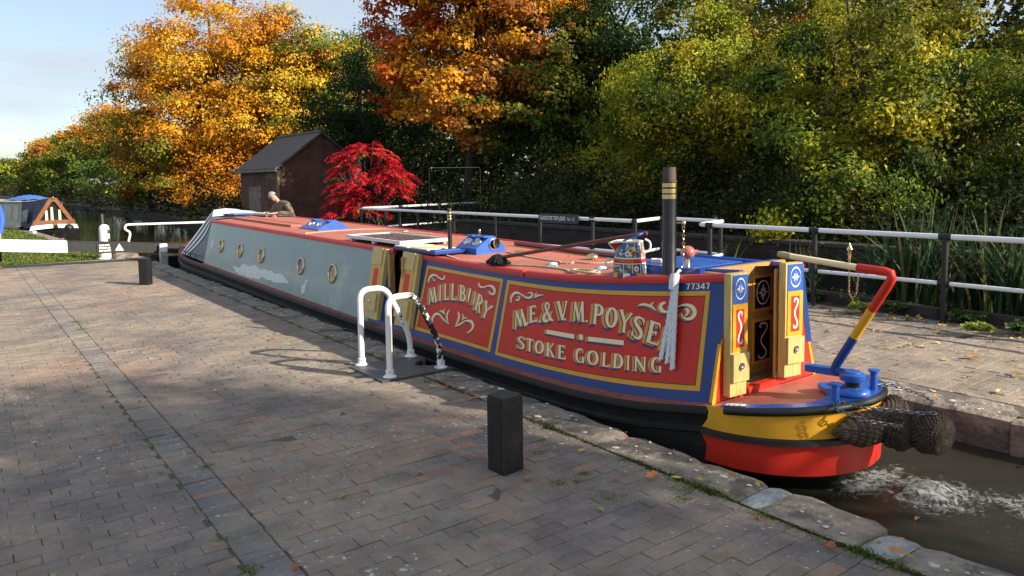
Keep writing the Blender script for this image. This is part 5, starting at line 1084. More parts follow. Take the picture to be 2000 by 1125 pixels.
# lock gate: beam, heel post, walkway rail
gt = thing('lock_gate', 'lock gate with a black and white balance beam closing the far end of the lock', 'lock gate', (4.6, 18, -.2))
bzt = lambda x: .635-.0835*(x-.676)
def beam(mb, xa, xb, e=0.0):
    for y_ in (0,):
        a0, b0 = bzt(xa), bzt(xb); h0, h1 = .215+e, .235+e
        vs = []
        for x, zt_, h_ in ((xa, a0, h0), (xb, b0, h1)):
            vs += [(x, 17.90-e, zt_-h_-e), (x, 18.14+e, zt_-h_-e), (x, 18.14+e, zt_-.015+e), (x, 18.12, zt_+e), (x, 17.92, zt_+e), (x, 17.90-e, zt_-.015+e)]
        mb.add(vs, [tuple(range(5, -1, -1)), tuple(range(6, 12))]+[(i, (i+1) % 6, 6+(i+1) % 6, 6+i) for i in range(6)])
q = MB(); q.use('beam_black'); beam(q, 1.818, 5.0); part('balance_beam', q, 'beam_black', gt, 30)
q = MB(); q.use('white_gloss'); beam(q, -1.9, 1.818, .003); part('beam_end', q, 'white_gloss', gt, 30)
q = MB(); q.use('white_gloss').tube(fillet([(3.02, 18.2, .44), (3.07, 18.2, .64), (2.95, 18.2, .72), (2.99, 18.2, .815), (4.55, 18.2, .795), (5.9, 18.2, .79), (6.0, 18.2, .5)], .06, 5), .026, 10); part('walkway_rail', q, 'white_gloss', gt, 60)
q = MB(); q.use('white_gloss').box((3.57, 17.80, -.05), (3.73, 17.892, .375), .012); q.use('stone_pale').box((3.575, 17.79, -.25), (3.725, 17.80, .20)); part('heel_post', q, 'white_gloss', gt)
q = MB(); q.use('beam_black').box((3.5, 18.15, -1.2), (5.75, 18.30, .06), .01); q.box((3.40, 17.98, -1.0), (3.56, 18.13, .12), .01)
for x in (3.9, 4.4, 4.9, 5.4): q.box((x, 18.13, -1.0), (x+.12, 18.149, .05))
part('gate_leaf', q, 'beam_black', gt)
q = MB(); q.use('black_post'); za = bzt(2.62); q.box((2.35, 17.885, za-.235), (2.93, 17.897, za-.0), .002); q.use('white_letter')
for k, ws in enumerate(((.10, .085), (.15, .05), (.07, .135))):
    x = 2.40; z1 = za-.045-k*.058
    for w_ in ws: q.quad((x, 17.883, z1-.034), (x+w_, 17.883, z1-.034), (x+w_, 17.883, z1), (x, 17.883, z1)); x += w_+.012
q.poly([(2.70, 17.883, za-.185), (2.87, 17.883, za-.20), (2.785, 17.883, za-.04)]); part('notice', q, 'black_post', gt)
ps = thing('paddle_stand', 'white cast iron paddle stand behind the balance beam with dark rack teeth', 'paddle gear', (2.71, 19.3, 0))
q = MB(); q.use('white_gloss'); pr = [(.175, 0), (.165, .02), (.13, .03), (.125, .30), (.118, .55), (.120, .68), (.105, .745), (.06, .785), (.001, .795)]
q.lathe([(r*.93, h_) for r, h_ in pr], (2.71, 19.3, 0), 20); part('casing', q, 'white_gloss', ps, 50)
q = MB(); q.use('black_post')
for z in (.66, .46): q.tube([(2.775, 19.18, z), (2.80, 19.16, z), (2.79, 19.17, z-.07)], .018, 6)
part('spindle', q, 'black_post', ps, 60)
q = MB(); q.use('stake_wood').tube([(2.73, 19.55, 0), (2.715, 19.55, 1.02)], [.03, .028], 8); tag(obj('stake', q, 'stake_wood', None, 60), 'thin weathered wooden stake standing behind the white paddle stand', 'stake')
for x0, x1, y0, y1, z1, lab in ((2.86, 3.35, 19.0, 19.6, .10, 'lower pale stone step right of the white paddle stand'), (2.92, 3.30, 19.25, 19.7, .19, 'upper pale stone step right of the white paddle stand')):
    q = MB(); q.use('stone').box((x0, y0, -.05), (x1, y1, z1), .02); tag(obj('stone_step', q, 'stone'), lab, 'step')

# white railings with black posts on the far side
def railing(path, posts, label, zt_=.985, zl=.455, gap=True):
    o = thing('railing', label, 'railing', (path[0][0], path[0][1], 0), 'white two bar railings along the far side'); P = [Vector((x, y, 0)) for x, y in path]
    def rail(z, r): q = MB(); q.use('white_rail').tube(fillet([p+Vector((0, 0, z)) for p in P], .05, 4), r, 12); part('rail', q, 'white_rail', o, 60)
    rail(zt_, .031); rail(zl, .024)
    for x, y in posts:
        q = MB(); q.use('black_post').tube([(x, y, -.03), (x, y, zt_+.03)], .034, 12); d = Vector((0, 1, 0))
        for i in range(len(P)-1):
            if (P[i]-Vector((x, y, 0))).length+(P[i+1]-Vector((x, y, 0))).length < (P[i]-P[i+1]).length+.06: d = (P[i+1]-P[i]).normalized()
        for z, r in ((zt_, .038), (zl, .031)): q.tube([Vector((x, y, z))-d*.065, Vector((x, y, z))+d*.065], r, 12)
        part('post', q, 'black_post', o, 60)
Xr = lambda y: 8.90-.030*(y-8.5)
railing([(8.54, 18.09), (8.90, 8.5), (9.82, 8.80), (9.74, 7.42), (8.89, 7.18), (8.885, -2.5)],
        [(8.55, 18.02), (Xr(16.84), 16.84), (Xr(15.3), 15.3), (Xr(13.8), 13.8), (Xr(12.3), 12.3), (Xr(10.9), 10.9), (Xr(9.5), 9.5), (8.90, 8.52), (9.8, 8.74), (9.74, 7.46), (8.89, 7.0), (8.89, 5.33), (8.89, 3.74), (8.888, 2.13), (8.886, .5), (8.885, -1.1)],
        'long white railing with black posts running along the far path past the boat')
railing([(8.56, 18.12), (13.3, 19.25)], [(9.9, 18.44), (11.4, 18.80), (13.25, 19.23)], 'short white railing going back from the corner beside the red shrub')
# lock name sign
sg = thing('lock_sign', 'navy lock name sign with white lettering hung on the far white railing', 'sign', (8.80, 10.3, .97))
q = MB(); q.use('sign_navy'); ys0, ys1 = 9.76, 10.88; c_r = .05; pts = []
for cy_, cz_, a0 in ((ys0+c_r, 1.055-c_r, 0), (ys1-c_r, 1.055-c_r, 90), (ys1-c_r, .885+c_r, 180), (ys0+c_r, .885+c_r, 270)):
    for k in range(5): a = R(a0+90*k/4); pts.append((cy_-c_r*math.cos(a) , cz_+c_r*math.sin(a)))
pts = [(y, z) for y, z in pts]
q.poly([(8.775, y, z) for y, z in pts]); q.poly([(8.79, y, z) for y, z in pts][::-1])
for i in range(len(pts)): a, b = pts[i], pts[(i+1) % len(pts)]; q.quad((8.775, *a), (8.775, *b), (8.79, *b), (8.79, *a))
sgp = part('board', q, 'sign_navy', sg)
def text_mesh(body, size, origin, xdir, ydir, name, m, parent, shear=0.0, off=0.0, sx=1.0):
    cu = bpy.data.curves.new('txt', 'FONT'); cu.body = body; cu.size = size; cu.shear = shear; cu.offset = off; t = bpy.data.objects.new('txt', cu); col.objects.link(t)
    bpy.context.view_layer.update(); me = bpy.data.meshes.new_from_object(t.evaluated_get(bpy.context.evaluated_depsgraph_get())); bpy.data.objects.remove(t); bpy.data.curves.remove(cu)
    O, X, Y = Vector(origin), Vector(xdir), Vector(ydir); off_ = world_loc(parent)
    for v in me.vertices: v.co = O+X*v.co.x*sx+Y*v.co.y-off_
    me.materials.clear(); me.materials.append(M[m]); me.name = name; o = bpy.data.objects.new(name, me); col.objects.link(o); o.parent = parent; return o
text_mesh('GLASCOTE TOP LOCK', .098, (8.772, 10.84, .942), (0, -1, 0), (0, 0, 1), 'lettering', 'white_letter', sgp, .18, .0022, .73)
text_mesh('No. 12', .085, (8.772, 10.07, .945), (0, -1, 0), (0, 0, 1), 'lettering', 'white_letter', sgp, .18, .0, .85)

# dark brick wall, timber kerbs, fence panel
q = MB(); q.use('wall_brick').box((10.50, 3.0, -.1), (10.78, 16.4, .60)); q.use('kerb_timber'); y = 3.0
while y < 16.3: q.box((10.47, y+.01, .60), (10.81, min(y+.44, 16.4), .672), .012); y += .45
tag(obj('brick_wall', q, 'wall_brick'), 'low dark brick wall behind the white railing under the trees', 'wall')
for (a, b, lab) in (((9.95, 8.6), (9.42, 5.85), 'dark timber kerb at the back of the path, farthest of the three pieces'), ((9.40, 5.80), (9.10, 3.86), 'dark timber kerb ending by the black post right of the tiller'), ((9.20, 3.66), (8.98, -.5), 'dark timber kerb at the right edge, below the iris leaves')):
    a, b = Vector((*a, .055)), Vector((*b, .055)); d = (b-a)/2; n_ = Vector((-d.y, d.x, 0)).normalized(); q = MB(); q.use('kerb_timber').obox((a+b)/2, d, n_*.065, (0, 0, .075)); tag(obj('timber_kerb', q, 'kerb_timber'), lab, 'kerb', 'timber kerbs along the far path')
fp = thing('fence_panel', 'thin grey metal fence frame standing in the dark behind the rear railing', 'fence', (11.0, 17.3, .6))
q = MB(); q.use('black_post').tube(fillet([(10.2, 17.3, .3), (10.2, 17.3, 2.03), (11.86, 17.3, 2.04), (11.86, 17.3, .3)], .05, 4), .007, 8); part('frame', q, 'galv', fp, 60)

# brick hut
ht = thing('brick_hut', 'small dark brick hut with a slate roof standing behind the bow of the boat', 'hut', (10.5, 27.5, 0))
q = MB(); q.use('hut_brick'); X0, X1, Y0, Y1, ze, zr_ = 9.0, 12.1, 25.4, 29.7, 2.26, 3.42; xm = (X0+X1)/2
q.quad((X0, Y1, -.2), (X0, Y0, -.2), (X0, Y0, ze), (X0, Y1, ze)); q.poly([(X0, Y0, -.2), (X1, Y0, -.2), (X1, Y0, ze), (xm, Y0, zr_), (X0, Y0, ze)]); q.poly([(X1, Y1, -.2), (X0, Y1, -.2), (X0, Y1, ze), (xm, Y1, zr_), (X1, Y1, ze)]); q.quad((X1, Y0, -.2), (X1, Y1, -.2), (X1, Y1, ze), (X1, Y0, ze))
part('wall', q, 'hut_brick', ht)
q = MB(); q.use('slate')
for s_ in (-1, 1):
    e0 = Vector((xm+s_*((X1-X0)/2+.16), Y0-.14, ze-.07)); e1 = Vector((xm+s_*((X1-X0)/2+.16), Y1+.16, ze-.07)); r0, r1 = Vector((xm, Y0-.14, zr_+.06)), Vector((xm, Y1+.16, zr_+.06)); rows = []
    for i in range(13):
        rows.append([e0.lerp(r0, i/12).lerp(e1.lerp(r1, i/12), j/18)+Vector((0, 0, .012*(i % 2)+.008*math.sin(j*1.7+i))) for j in range(19)])
    q.grid(rows); q.quad(e0, r0, r0-Vector((0, 0, .07)), e0-Vector((0, 0, .07))); q.quad(e1, r1, r1-Vector((0, 0, .07)), e1-Vector((0, 0, .07))); q.quad(e0, e1, e1-Vector((0, 0, .06)), e0-Vector((0, 0, .06)))
q.tube([(xm, Y0-.14, zr_+.07), (xm, Y1+.16, zr_+.07)], .06, 8); roof_h = part('roof', q, 'slate', ht)
q = MB(); q.use('fascia').box((X0-.19, Y0-.10, ze-.20), (X0-.10, Y1+.30, ze-.125), .02); q.tube([(X0-.15, Y1+.25, ze-.17), (X0-.22, Y1+.62, ze-.10)], .05, 8); part('gutter', q, 'fascia', ht)
q = MB(); q.use('fascia').box((X0-.07, Y0-.05, -.1), (X0-.003, Y0+.10, ze-.13), .01); part('corner_post', q, 'fascia', ht)
q = MB(); q.use('hut_brick_pale').box((X0-.012, 27.35, .2), (X0-.002, 28.72, 1.55)); part('blocked_doorway', q, 'hut_brick_pale', ht)
for k in range(4): q = MB(); z = 1.78+k*.085; q.use('fascia').add([(X0-.05, 25.62, z+.02), (X0-.05, 26.65-.12*k, z+.12-.02*k), (X0-.05, 26.65-.12*k, z+.16-.02*k), (X0-.05, 25.62, z+.055), (X0-.01, 25.62, z+.02), (X0-.01, 26.65-.12*k, z+.12-.02*k), (X0-.01, 26.65-.12*k, z+.16-.02*k), (X0-.01, 25.62, z+.055)], [(0,1,2,3), (7,6,5,4), (0,4,5,1), (2,6,7,3), (1,5,6,2), (3,7,4,0)]); part('loose_board', q, 'fascia', ht)
hs = thing('brick_house', 'orange brick house only glimpsed through gaps in the trees on the right', 'house', (25, 20, .8))
q = MB(); q.use('house_brick').box((22.5, 14, .3), (28, 26, 4.2)); part('wall', q, 'house_brick', hs)
q = MB(); q.use('slate').add([(22.2, 13.7, 4.2), (28.3, 13.7, 4.2), (28.3, 26.3, 4.2), (22.2, 26.3, 4.2), (25.2, 13.7, 6.3), (25.2, 26.3, 6.3)], [(0, 4, 5, 3), (1, 2, 5, 4), (0, 1, 4), (2, 3, 5), (0, 3, 2, 1)]); part('roof', q, 'slate', hs)
for y in (16, 18.5, 21, 23.5): q = MB(); q.use('white_gloss').box((22.45, y-.5, 1.6), (22.495, y+.5, 2.8)); w_ = part('window', q, 'white_gloss', hs); q = MB(); q.use('glass_dark').box((22.43, y-.42, 1.68), (22.449, y+.42, 2.72)); part('pane', q, 'glass_dark', w_)

# moored boat up the canal
FO, FD = Vector((2.98, 33.2, WZ)), Vector((-.26, .966, 0)); FV = Vector((.966, .26, 0))
fb = thing('moored_boat', 'cream narrowboat with a navy canvas front moored beyond the lock', 'narrowboat', tuple(FO+FD*6))
W = lambda u, v, z: FO+FD*u+FV*v+Vector((0, 0, z))
q = MB(); q.use('hull_black'); rows = []
for u in list(np.linspace(-1.5, .6, 8))+[2, 6, 12, 14]:
    hw_ = .86*(1-max(0, (.6-u)/2.1)**2)**.6 if u > -1.5 else .0; zt_ = .22+.10*max(0, (.4-u)/1.9); rows.append([W(u, -hw_*.9, -.4), W(u, -hw_, zt_-.12), W(u, -hw_-.015, zt_-.06), W(u, -hw_, zt_), W(u, hw_, zt_), W(u, hw_+.015, zt_-.06), W(u, hw_, zt_-.12), W(u, hw_*.9, -.4)])
q.grid(rows); part('hull', q, 'hull_black', fb, 40)
q = MB(); q.use('far_cabin'); rows = [[W(u, v, z) for v, z in ((-.80, .36), (-.68, 1.30), (-.60, 1.35), (0, 1.40), (.60, 1.35), (.68, 1.30), (.80, .36))] for u in (.95, 5, 9, 13)]; q.grid(rows); q.poly(rows[0]); part('cabin', q, 'far_cabin', fb)
q = MB(); q.use('far_cabin'); q.grid([[W(u, -.90, .30), W(u, -.90, .40), W(u, -.78, .42)] for u in (.8, 13)]); q.grid([[W(u, -.72, 1.27), W(u, -.74, 1.33), W(u, -.60, 1.36)] for u in (.9, 13)]); part('cabin_trim', q, 'far_cabin', fb)
for u0, u1 in ((1.3, 1.7), (2.0, 2.9), (3.9, 4.8), (5.9, 6.9), (8.3, 9.2)): q = MB(); q.use('curtain' if u0 < 1.9 else 'glass_dark'); f_ = lambda u, z: W(u, -.80-.012+(z-.36)/.94*.12, z); q.quad(f_(u0, .62), f_(u1, .62), f_(u1, 1.16), f_(u0, 1.16)); part('window', q, 'glass_dark', fb)
q = MB(); q.use('cloth_navy'); ra = [W(.06, -.74, .40), W(.06, -.14, 1.46), W(.06, .14, 1.46), W(.06, .74, .40)]; rb_ = [W(1.0, -.82, .26), W(1.0, -.70, 1.33), W(1.0, .70, 1.33), W(1.0, .82, .26)]; q.grid([ra, [a.lerp(b, .5)+Vector((0, 0, -.02)) for a, b in zip(ra, rb_)], rb_])
q.use('galv'); q.poly([W(.32, -.82, .60), W(.80, -.85, .56), W(.80, -.79, .98), W(.52, -.66, 1.06)]); part('canvas', q, 'cloth_navy', fb)
q = MB(); q.use('far_wood')
def bar3(a, b, w_, d=.05): a, b = Vector(a), Vector(b); t = (b-a).normalized(); n_ = t.cross(FD).normalized(); q.obox((a+b)/2, (b-a)/2, n_*w_, FD*d)
bar3(W(0, -.70, .44), W(0, -.06, 1.44), .07); bar3(W(0, .70, .44), W(0, .06, 1.44), .07); bar3(W(0, -.72, .52), W(0, .72, .52), .10, .045); bar3(W(0, -.1, 1.40), W(0, .1, 1.40), .07, .045); q.use('glass_dark').poly([W(.03, -.62, .55), W(.03, .62, .55), W(.03, .06, 1.38), W(.03, -.06, 1.38)]); part('cratch_board', q, 'far_wood', fb)
q = MB(); q.use('curtain')
for v in (-.24, -.05, .22): q.quad(W(-.001, v-.05, .62), W(-.001, v+.05, .62), W(-.001, v+.04, 1.15-abs(v)*.6), W(-.001, v-.04, 1.15-abs(v)*.6))
part('curtains', q, 'curtain', fb)
for s_ in (-1, 1): q = MB(); q.use('white_gloss').poly([W(-.10, s_*.08, .47), W(-.06, s_*.80, .43), W(-.03, s_*.86, .27), W(-.14, s_*.09, .33)][::s_]); part('bow_panel', q, 'white_gloss', fb)
q = MB(); q.use('chrome').sphere(W(-.06, 0, 1.47), .05, 10, 8); part('headlamp', q, 'chrome', fb, 60)
q = MB(); q.use('rubber_black').sphere(W(-1.35, 0, .36), (.16, .16, .15), 14, 10); part('bow_fender', q, 'rubber_black', fb, 60)
q = MB(); q.use('tarp_blue'); rows = []
for i in range(11):
    u = .95+2.6*i/10; rows.append([W(u, v, 1.38+.20*math.sin(math.pi*min(1, (i+.6)/11))*(1-(v/.52)**2)+.03*math.sin(u*5+v*9)) for v in np.linspace(-.52, .5, 9)])
q.grid(rows); tag(obj('roof_tarp', q, 'tarp_blue', None, 60), 'blue tarp heaped on the roof of the far moored boat', 'tarp')
for u, v, l, m_, lab, c_2 in ((6.6, -.2, .5, 'rail_red', 'red box on the roof of the far moored boat behind the blue tarp', 'box'), (8.3, -.1, .9, 'far_cabin', 'pale crate on the roof of the far moored boat near its stern', 'crate')): q = MB(); q.use(m_).obox(W(u, v, 1.45), FD*l, FV*.25, (0, 0, .08)); tag(obj('roof_box', q, m_), lab, c_2)
q = MB(); q.use('white_gloss').lathe([(.07, 0), (.07, .05), (.05, .075), (.001, .08)], (2.20, 31.3, .02), 12); tag(obj('mooring_stone', q, 'white_gloss', None, 50), 'small white painted marker stone on the canal edging', 'marker')

# ================================================================== PEOPLE
def skin_mesh(name, nodes, edges, m, parent, sub=2):
    names = list(nodes); me = bpy.data.meshes.new(name); me.from_pydata([nodes[n][0] for n in names], [(names.index(a), names.index(b)) for a, b in edges], []); o = bpy.data.objects.new(name, me); col.objects.link(o)
    sk_ = o.modifiers.new('skin', 'SKIN'); lay = me.skin_vertices[0].data
    for i, n in enumerate(names): r = nodes[n][1]; lay[i].radius = r if isinstance(r, tuple) else (r, r); lay[i].use_root = (i == 0)
    sk_.use_smooth_shade = True; ss = o.modifiers.new('sub', 'SUBSURF'); ss.levels = sub; ss.render_levels = sub
    bpy.context.view_layer.update(); nm = bpy.data.meshes.new_from_object(o.evaluated_get(bpy.context.evaluated_depsgraph_get())); bpy.data.objects.remove(o); bpy.data.meshes.remove(me)
    off_ = world_loc(parent)
    for v in nm.vertices: v.co -= off_
    nm.materials.clear(); nm.materials.append(M[m]); nm.polygons.foreach_set('use_smooth', [True]*len(nm.polygons)); nm.name = name; r_ = bpy.data.objects.new(name, nm); col.objects.link(r_); r_.parent = parent; return r_
def person(root, J, look, jacket, hat, coat_r=1.0):
    """J: joints in world space. One continuous body; clothes, hat and boots follow it."""
    V_ = {k: Vector(v) for k, v in J.items()}; look = Vector(look).normalized(); upv = (V_['head']-V_['neck']).normalized(); sidev = look.cross(upv).normalized(); look = upv.cross(sidev).normalized()
    n = {'pelvis': (V_['pelvis'], (.10, .075)), 'spine': (V_['spine'], (.095, .075)), 'chest': (V_['chest'], (.115, .08)), 'neck': (V_['neck'], .048), 'skull': (V_['head']-upv*.035, (.062, .070)), 'crown': (V_['head']+upv*.045, (.058, .068)), 'chin': (V_['head']-upv*.075+look*.045, .026), 'nose': (V_['head']-upv*.02+look*.083, .010)}
    e = [('pelvis', 'spine'), ('spine', 'chest'), ('chest', 'neck'), ('neck', 'skull'), ('skull', 'crown'), ('skull', 'chin'), ('skull', 'nose')]
    for s_, sg in (('l', 1), ('r', -1)):
        n['ear'+s_] = (V_['head']-upv*.015+sidev*sg*.072, .012); e.append(('skull', 'ear'+s_))
        sh, el, ha = V_['sh'+s_], V_['el'+s_], V_['ha'+s_]; n['sh'+s_] = (sh, .048); n['el'+s_] = (el, .034); n['wr'+s_] = (ha, .022); e += [('chest', 'sh'+s_), ('sh'+s_, 'el'+s_), ('el'+s_, 'wr'+s_)]
        d = (ha-el).normalized(); pd = Vector(J.get('hd'+s_, d)).normalized(); ac = pd.cross(Vector((0, 0, 1))); ac = ac.normalized() if ac.length > .1 else Vector((0, 1, 0)); pm = ha+pd*.045; n['palm'+s_] = (pm, (.026, .014)); e.append(('wr'+s_, 'palm'+s_))
        for k, (o_, l) in enumerate(((-.024, .052), (-.008, .064), (.008, .066), (.023, .055))):
            a = pm+pd*.03+ac*o_; b = a+pd*l*.55-Vector((0, 0, .006)); c = b+pd*l*.42-Vector((0, 0, .02)); n[f'f{s_}{k}a'] = (a, .0085); n[f'f{s_}{k}b'] = (b, .0078); n[f'f{s_}{k}c'] = (c, .0065); e += [('palm'+s_, f'f{s_}{k}a'), (f'f{s_}{k}a', f'f{s_}{k}b'), (f'f{s_}{k}b', f'f{s_}{k}c')]
        t0 = ha+pd*.022+ac*.028*sg; t1 = t0+pd*.03+ac*.022*sg-Vector((0, 0, .006)); n[f't{s_}0'] = (t0, .010); n[f't{s_}1'] = (t1, .008); e += [('wr'+s_, f't{s_}0'), (f't{s_}0', f't{s_}1')]
        n['hip'+s_] = (V_['hip'+s_], .078); n['kn'+s_] = (V_['kn'+s_], .052); n['an'+s_] = (V_['an'+s_], .036); n['toe'+s_] = (V_['an'+s_]+Vector(J['toe'])*.15-Vector((0, 0, .045)), .028); e += [('pelvis', 'hip'+s_), ('hip'+s_, 'kn'+s_), ('kn'+s_, 'an'+s_), ('an'+s_, 'toe'+s_)]
    body = skin_mesh('body', n, e, 'skin', root)
    j = {'pelvis': (V_['pelvis']+Vector((0, 0, .0)), (.135, .105)), 'spine': (V_['spine'], (.135, .11)), 'chest': (V_['chest'], (.15, .115)), 'collar': (V_['neck']-upv*.005, .066)}; je = [('pelvis', 'spine'), ('spine', 'chest'), ('chest', 'collar')]
    for s_ in 'lr': j['sh'+s_] = (V_['sh'+s_], .068*coat_r); j['el'+s_] = (V_['el'+s_], .055*coat_r); j['wr'+s_] = (V_['ha'+s_].lerp(V_['el'+s_], .12), .042); je += [('chest', 'sh'+s_), ('sh'+s_, 'el'+s_), ('el'+s_, 'wr'+s_)]
    skin_mesh('jacket', j, je, jacket, root)
    t = {'waist': (V_['pelvis']+Vector((0, 0, .03)), (.125, .10))}; te = []
    for s_ in 'lr': t['hip'+s_] = (V_['hip'+s_], .092); t['kn'+s_] = (V_['kn'+s_], .066); t['an'+s_] = (V_['an'+s_]+Vector((0, 0, .05)), .055); te += [('waist', 'hip'+s_), ('hip'+s_, 'kn'+s_), ('kn'+s_, 'an'+s_)]
    skin_mesh('trousers', t, te, 'trouser_dark', root)
    for s_ in 'lr': b = {'h': (V_['an'+s_]-Vector(J['toe'])*.03-Vector((0, 0, .02)), .045), 'm': (V_['an'+s_]+Vector(J['toe'])*.06-Vector((0, 0, .035)), .045), 't': (V_['an'+s_]+Vector(J['toe'])*.17-Vector((0, 0, .045)), .036)}; skin_mesh('boot', b, [('h', 'm'), ('m', 't')], 'boot_brown', root)
    h_ = MB(); h_.use(hat); rows = []
    for i in range(9):
        a = R(-8+98*i/8); r_ = .088*math.cos(a)*(1.06 if i == 0 else 1); z = .010+.108*math.sin(a); rows.append([V_['head']+upv*z+(sidev*math.cos(6.28319*k/20)*.92+look*math.sin(6.28319*k/20)*1.06)*max(r_, .001)-look*.004-look*.02*(1-i/8)*0 for k in range(21)])
    h_.grid(rows); part('beanie', h_, hat, root, 70)
    for sg in (1, -1): q_ = MB(); q_.use('black_line').sphere(V_['head']-upv*.002+look*.068+sidev*sg*.030, .007, 8, 6); part('eye', q_, 'black_line', root, 60)
    q_ = MB(); q_.use('pole_maroon').sphere(V_['head']-upv*.055+look*.072, (.012, .012, .004), 8, 6); part('mouth', q_, 'pole_maroon', root, 60)
p1 = thing('person', 'person in a camouflage jacket and grey beanie leaning over the boat', 'person', (6.25, 16.65, 0))
person(p1, dict(pelvis=(6.20,16.60,.80), spine=(6.10,16.64,.98), chest=(5.98,16.70,1.15), neck=(5.89,16.77,1.275), head=(5.80,16.83,1.385), shl=(5.99,16.50,1.20), ell=(6.09,16.38,.99), hal=(5.72,16.48,1.02), shr=(5.93,16.91,1.20), elr=(5.82,17.05,.96), har=(5.58,16.74,1.02), hdl=(-1,.3,-.1), hdr=(-1,-.3,-.1), hipl=(6.25,16.53,.76), knl=(6.20,16.48,.41), anl=(6.30,16.50,.075), hipr=(6.25,16.72,.76), knr=(6.22,16.78,.41), anr=(6.33,16.76,.075), toe=(-1,.1,0)), (-.75,.65,-.25), 'camo', 'beanie_grey', 1.25)
p2 = thing('person', 'person in a blue jacket pushing on the white beam at the left edge', 'person', (.55, 18.6, 0))
person(p2, dict(pelvis=(.545,18.50,.80), spine=(.545,18.54,.96), chest=(.545,18.56,1.18), neck=(.545,18.56,1.36), head=(.545,18.53,1.50), shl=(.36,18.58,1.27), ell=(.28,18.52,1.0), hal=(.32,18.22,.70), shr=(.72,18.58,1.27), elr=(.755,18.55,.98), har=(.68,18.24,.67), hdl=(.1,-1,-.1), hdr=(-.1,-1,-.1), hipl=(.45,18.52,.76), knl=(.45,18.50,.41), anl=(.44,18.62,.075), hipr=(.64,18.52,.76), knr=(.65,18.48,.41), anr=(.66,18.58,.075), toe=(.05,-1,0)), (0,-1,-.1), 'jacket_blue', 'trouser_dark', 1.1)
# ================================================================== PLANTS
def leaf_obj(name, P, Nn, size, cols, parent=None, m='leaf', aspect=.62, dirs=None, fold=.18):
    """one mesh of many small folded leaves: P positions, Nn normals, size lengths, dirs optional long axis"""
    n = len(P); Nn = Nn/np.maximum(np.linalg.norm(Nn, axis=1, keepdims=True), 1e-6)
    if dirs is None: dirs = rng.normal(size=(n, 3))
    T = dirs-Nn*np.sum(dirs*Nn, axis=1, keepdims=True); T /= np.maximum(np.linalg.norm(T, axis=1, keepdims=True), 1e-6); B = np.cross(Nn, T); s = size[:, None]
    v = np.empty((n, 4, 3), np.float32); v[:, 0] = P-T*s*.5; v[:, 2] = P+T*s*.5; v[:, 1] = P+B*s*aspect*.5+Nn*s*fold-T*s*.06; v[:, 3] = P-B*s*aspect*.5+Nn*s*fold-T*s*.06
    if parent is not None: v -= np.array(world_loc(parent), np.float32)
    me = bpy.data.meshes.new(name); me.vertices.add(n*4); me.vertices.foreach_set('co', v.ravel()); me.loops.add(n*6); base = np.arange(n)[:, None]*4; idx = (base+np.array([[0, 1, 2, 0, 2, 3]])).astype(np.int32); me.loops.foreach_set('vertex_index', idx.ravel()); me.polygons.add(n*2)
    me.polygons.foreach_set('loop_start', (np.arange(n*2)*3).astype(np.int32)); me.update(calc_edges=True); put_cols(me, np.repeat(np.clip(cols, .002, .9), 4, axis=0)); me.materials.append(M[m])
    o = bpy.data.objects.new(name, me); col.objects.link(o)
    if parent is not None: o.parent = parent
    return o
def field(p, f, ph): return (np.sin(p[:, 0]*f+ph)+np.sin(p[:, 1]*f*1.13+ph*1.7)+np.sin(p[:, 2]*f*1.31+ph*2.3)+np.sin((p[:, 0]+p[:, 2])*f*.6+ph))/4
def crown_points(lobes, ncl, nleaf, cs, zmin, seed, flat=.55, hang=0.0, inner=.35):
    """boughs spread over the crown, each bough a layered spray of leaf clusters, with gaps between boughs"""
    r = np.random.default_rng(seed); nb = max(30, ncl//3); w = np.array([l[6] if len(l) > 6 else (l[3]*l[4]*l[5])**.8 for l in lobes], float); w /= w.sum(); which = r.choice(len(lobes), nb, p=w); L_ = np.array([l[:6] for l in lobes])[which]
    d = r.normal(size=(nb, 3)); d /= np.linalg.norm(d, axis=1, keepdims=True); rad = np.where(r.random(nb) < inner*.7, r.random(nb)**.5*.7, .72+.22*r.random(nb)); bump = 1+.16*field(d*2.2, 2.3, seed)
    bc = L_[:, :3]+d*L_[:, 3:6]*(rad*bump)[:, None]; ok = bc[:, 2] > zmin; bc, d = bc[ok], d[ok]; br = cs*2.1*r.uniform(.6, 1.35, len(bc)); ns = 9; bi = np.repeat(np.arange(len(bc)), ns)
    off = r.normal(size=(len(bi), 3)); off /= np.maximum(np.linalg.norm(off, axis=1, keepdims=True), 1e-6); off *= (r.random(len(bi))**.45)[:, None]*np.array([1, 1, flat*.95]); droop = -(np.linalg.norm(off[:, :2], axis=1)**2)*(.25+.55*hang)
    c = bc[bi]+(off+np.stack([0*droop, 0*droop, droop], 1))*br[bi][:, None]; k = max(1, nleaf//len(c)); ci = np.repeat(np.arange(len(c)), k); sz = cs*.62*r.uniform(.6, 1.3, len(c))
    g_ = r.normal(size=(len(ci), 3))*np.array([1, 1, flat])*sz[ci][:, None]
    if hang: g_[:, 2] -= np.abs(r.normal(size=len(ci)))*hang*.8*sz[ci]
    P = c[ci]+g_; toB = (P-bc[bi][ci])/br[bi][ci][:, None]; Nn = toB*.75+d[bi][ci]*.35+np.array([0, 0, .45])+r.normal(size=P.shape)*.33; ok = P[:, 2] > zmin*.5; crown_points.bough = bi; return P[ok], Nn[ok], ci[ok], c, r
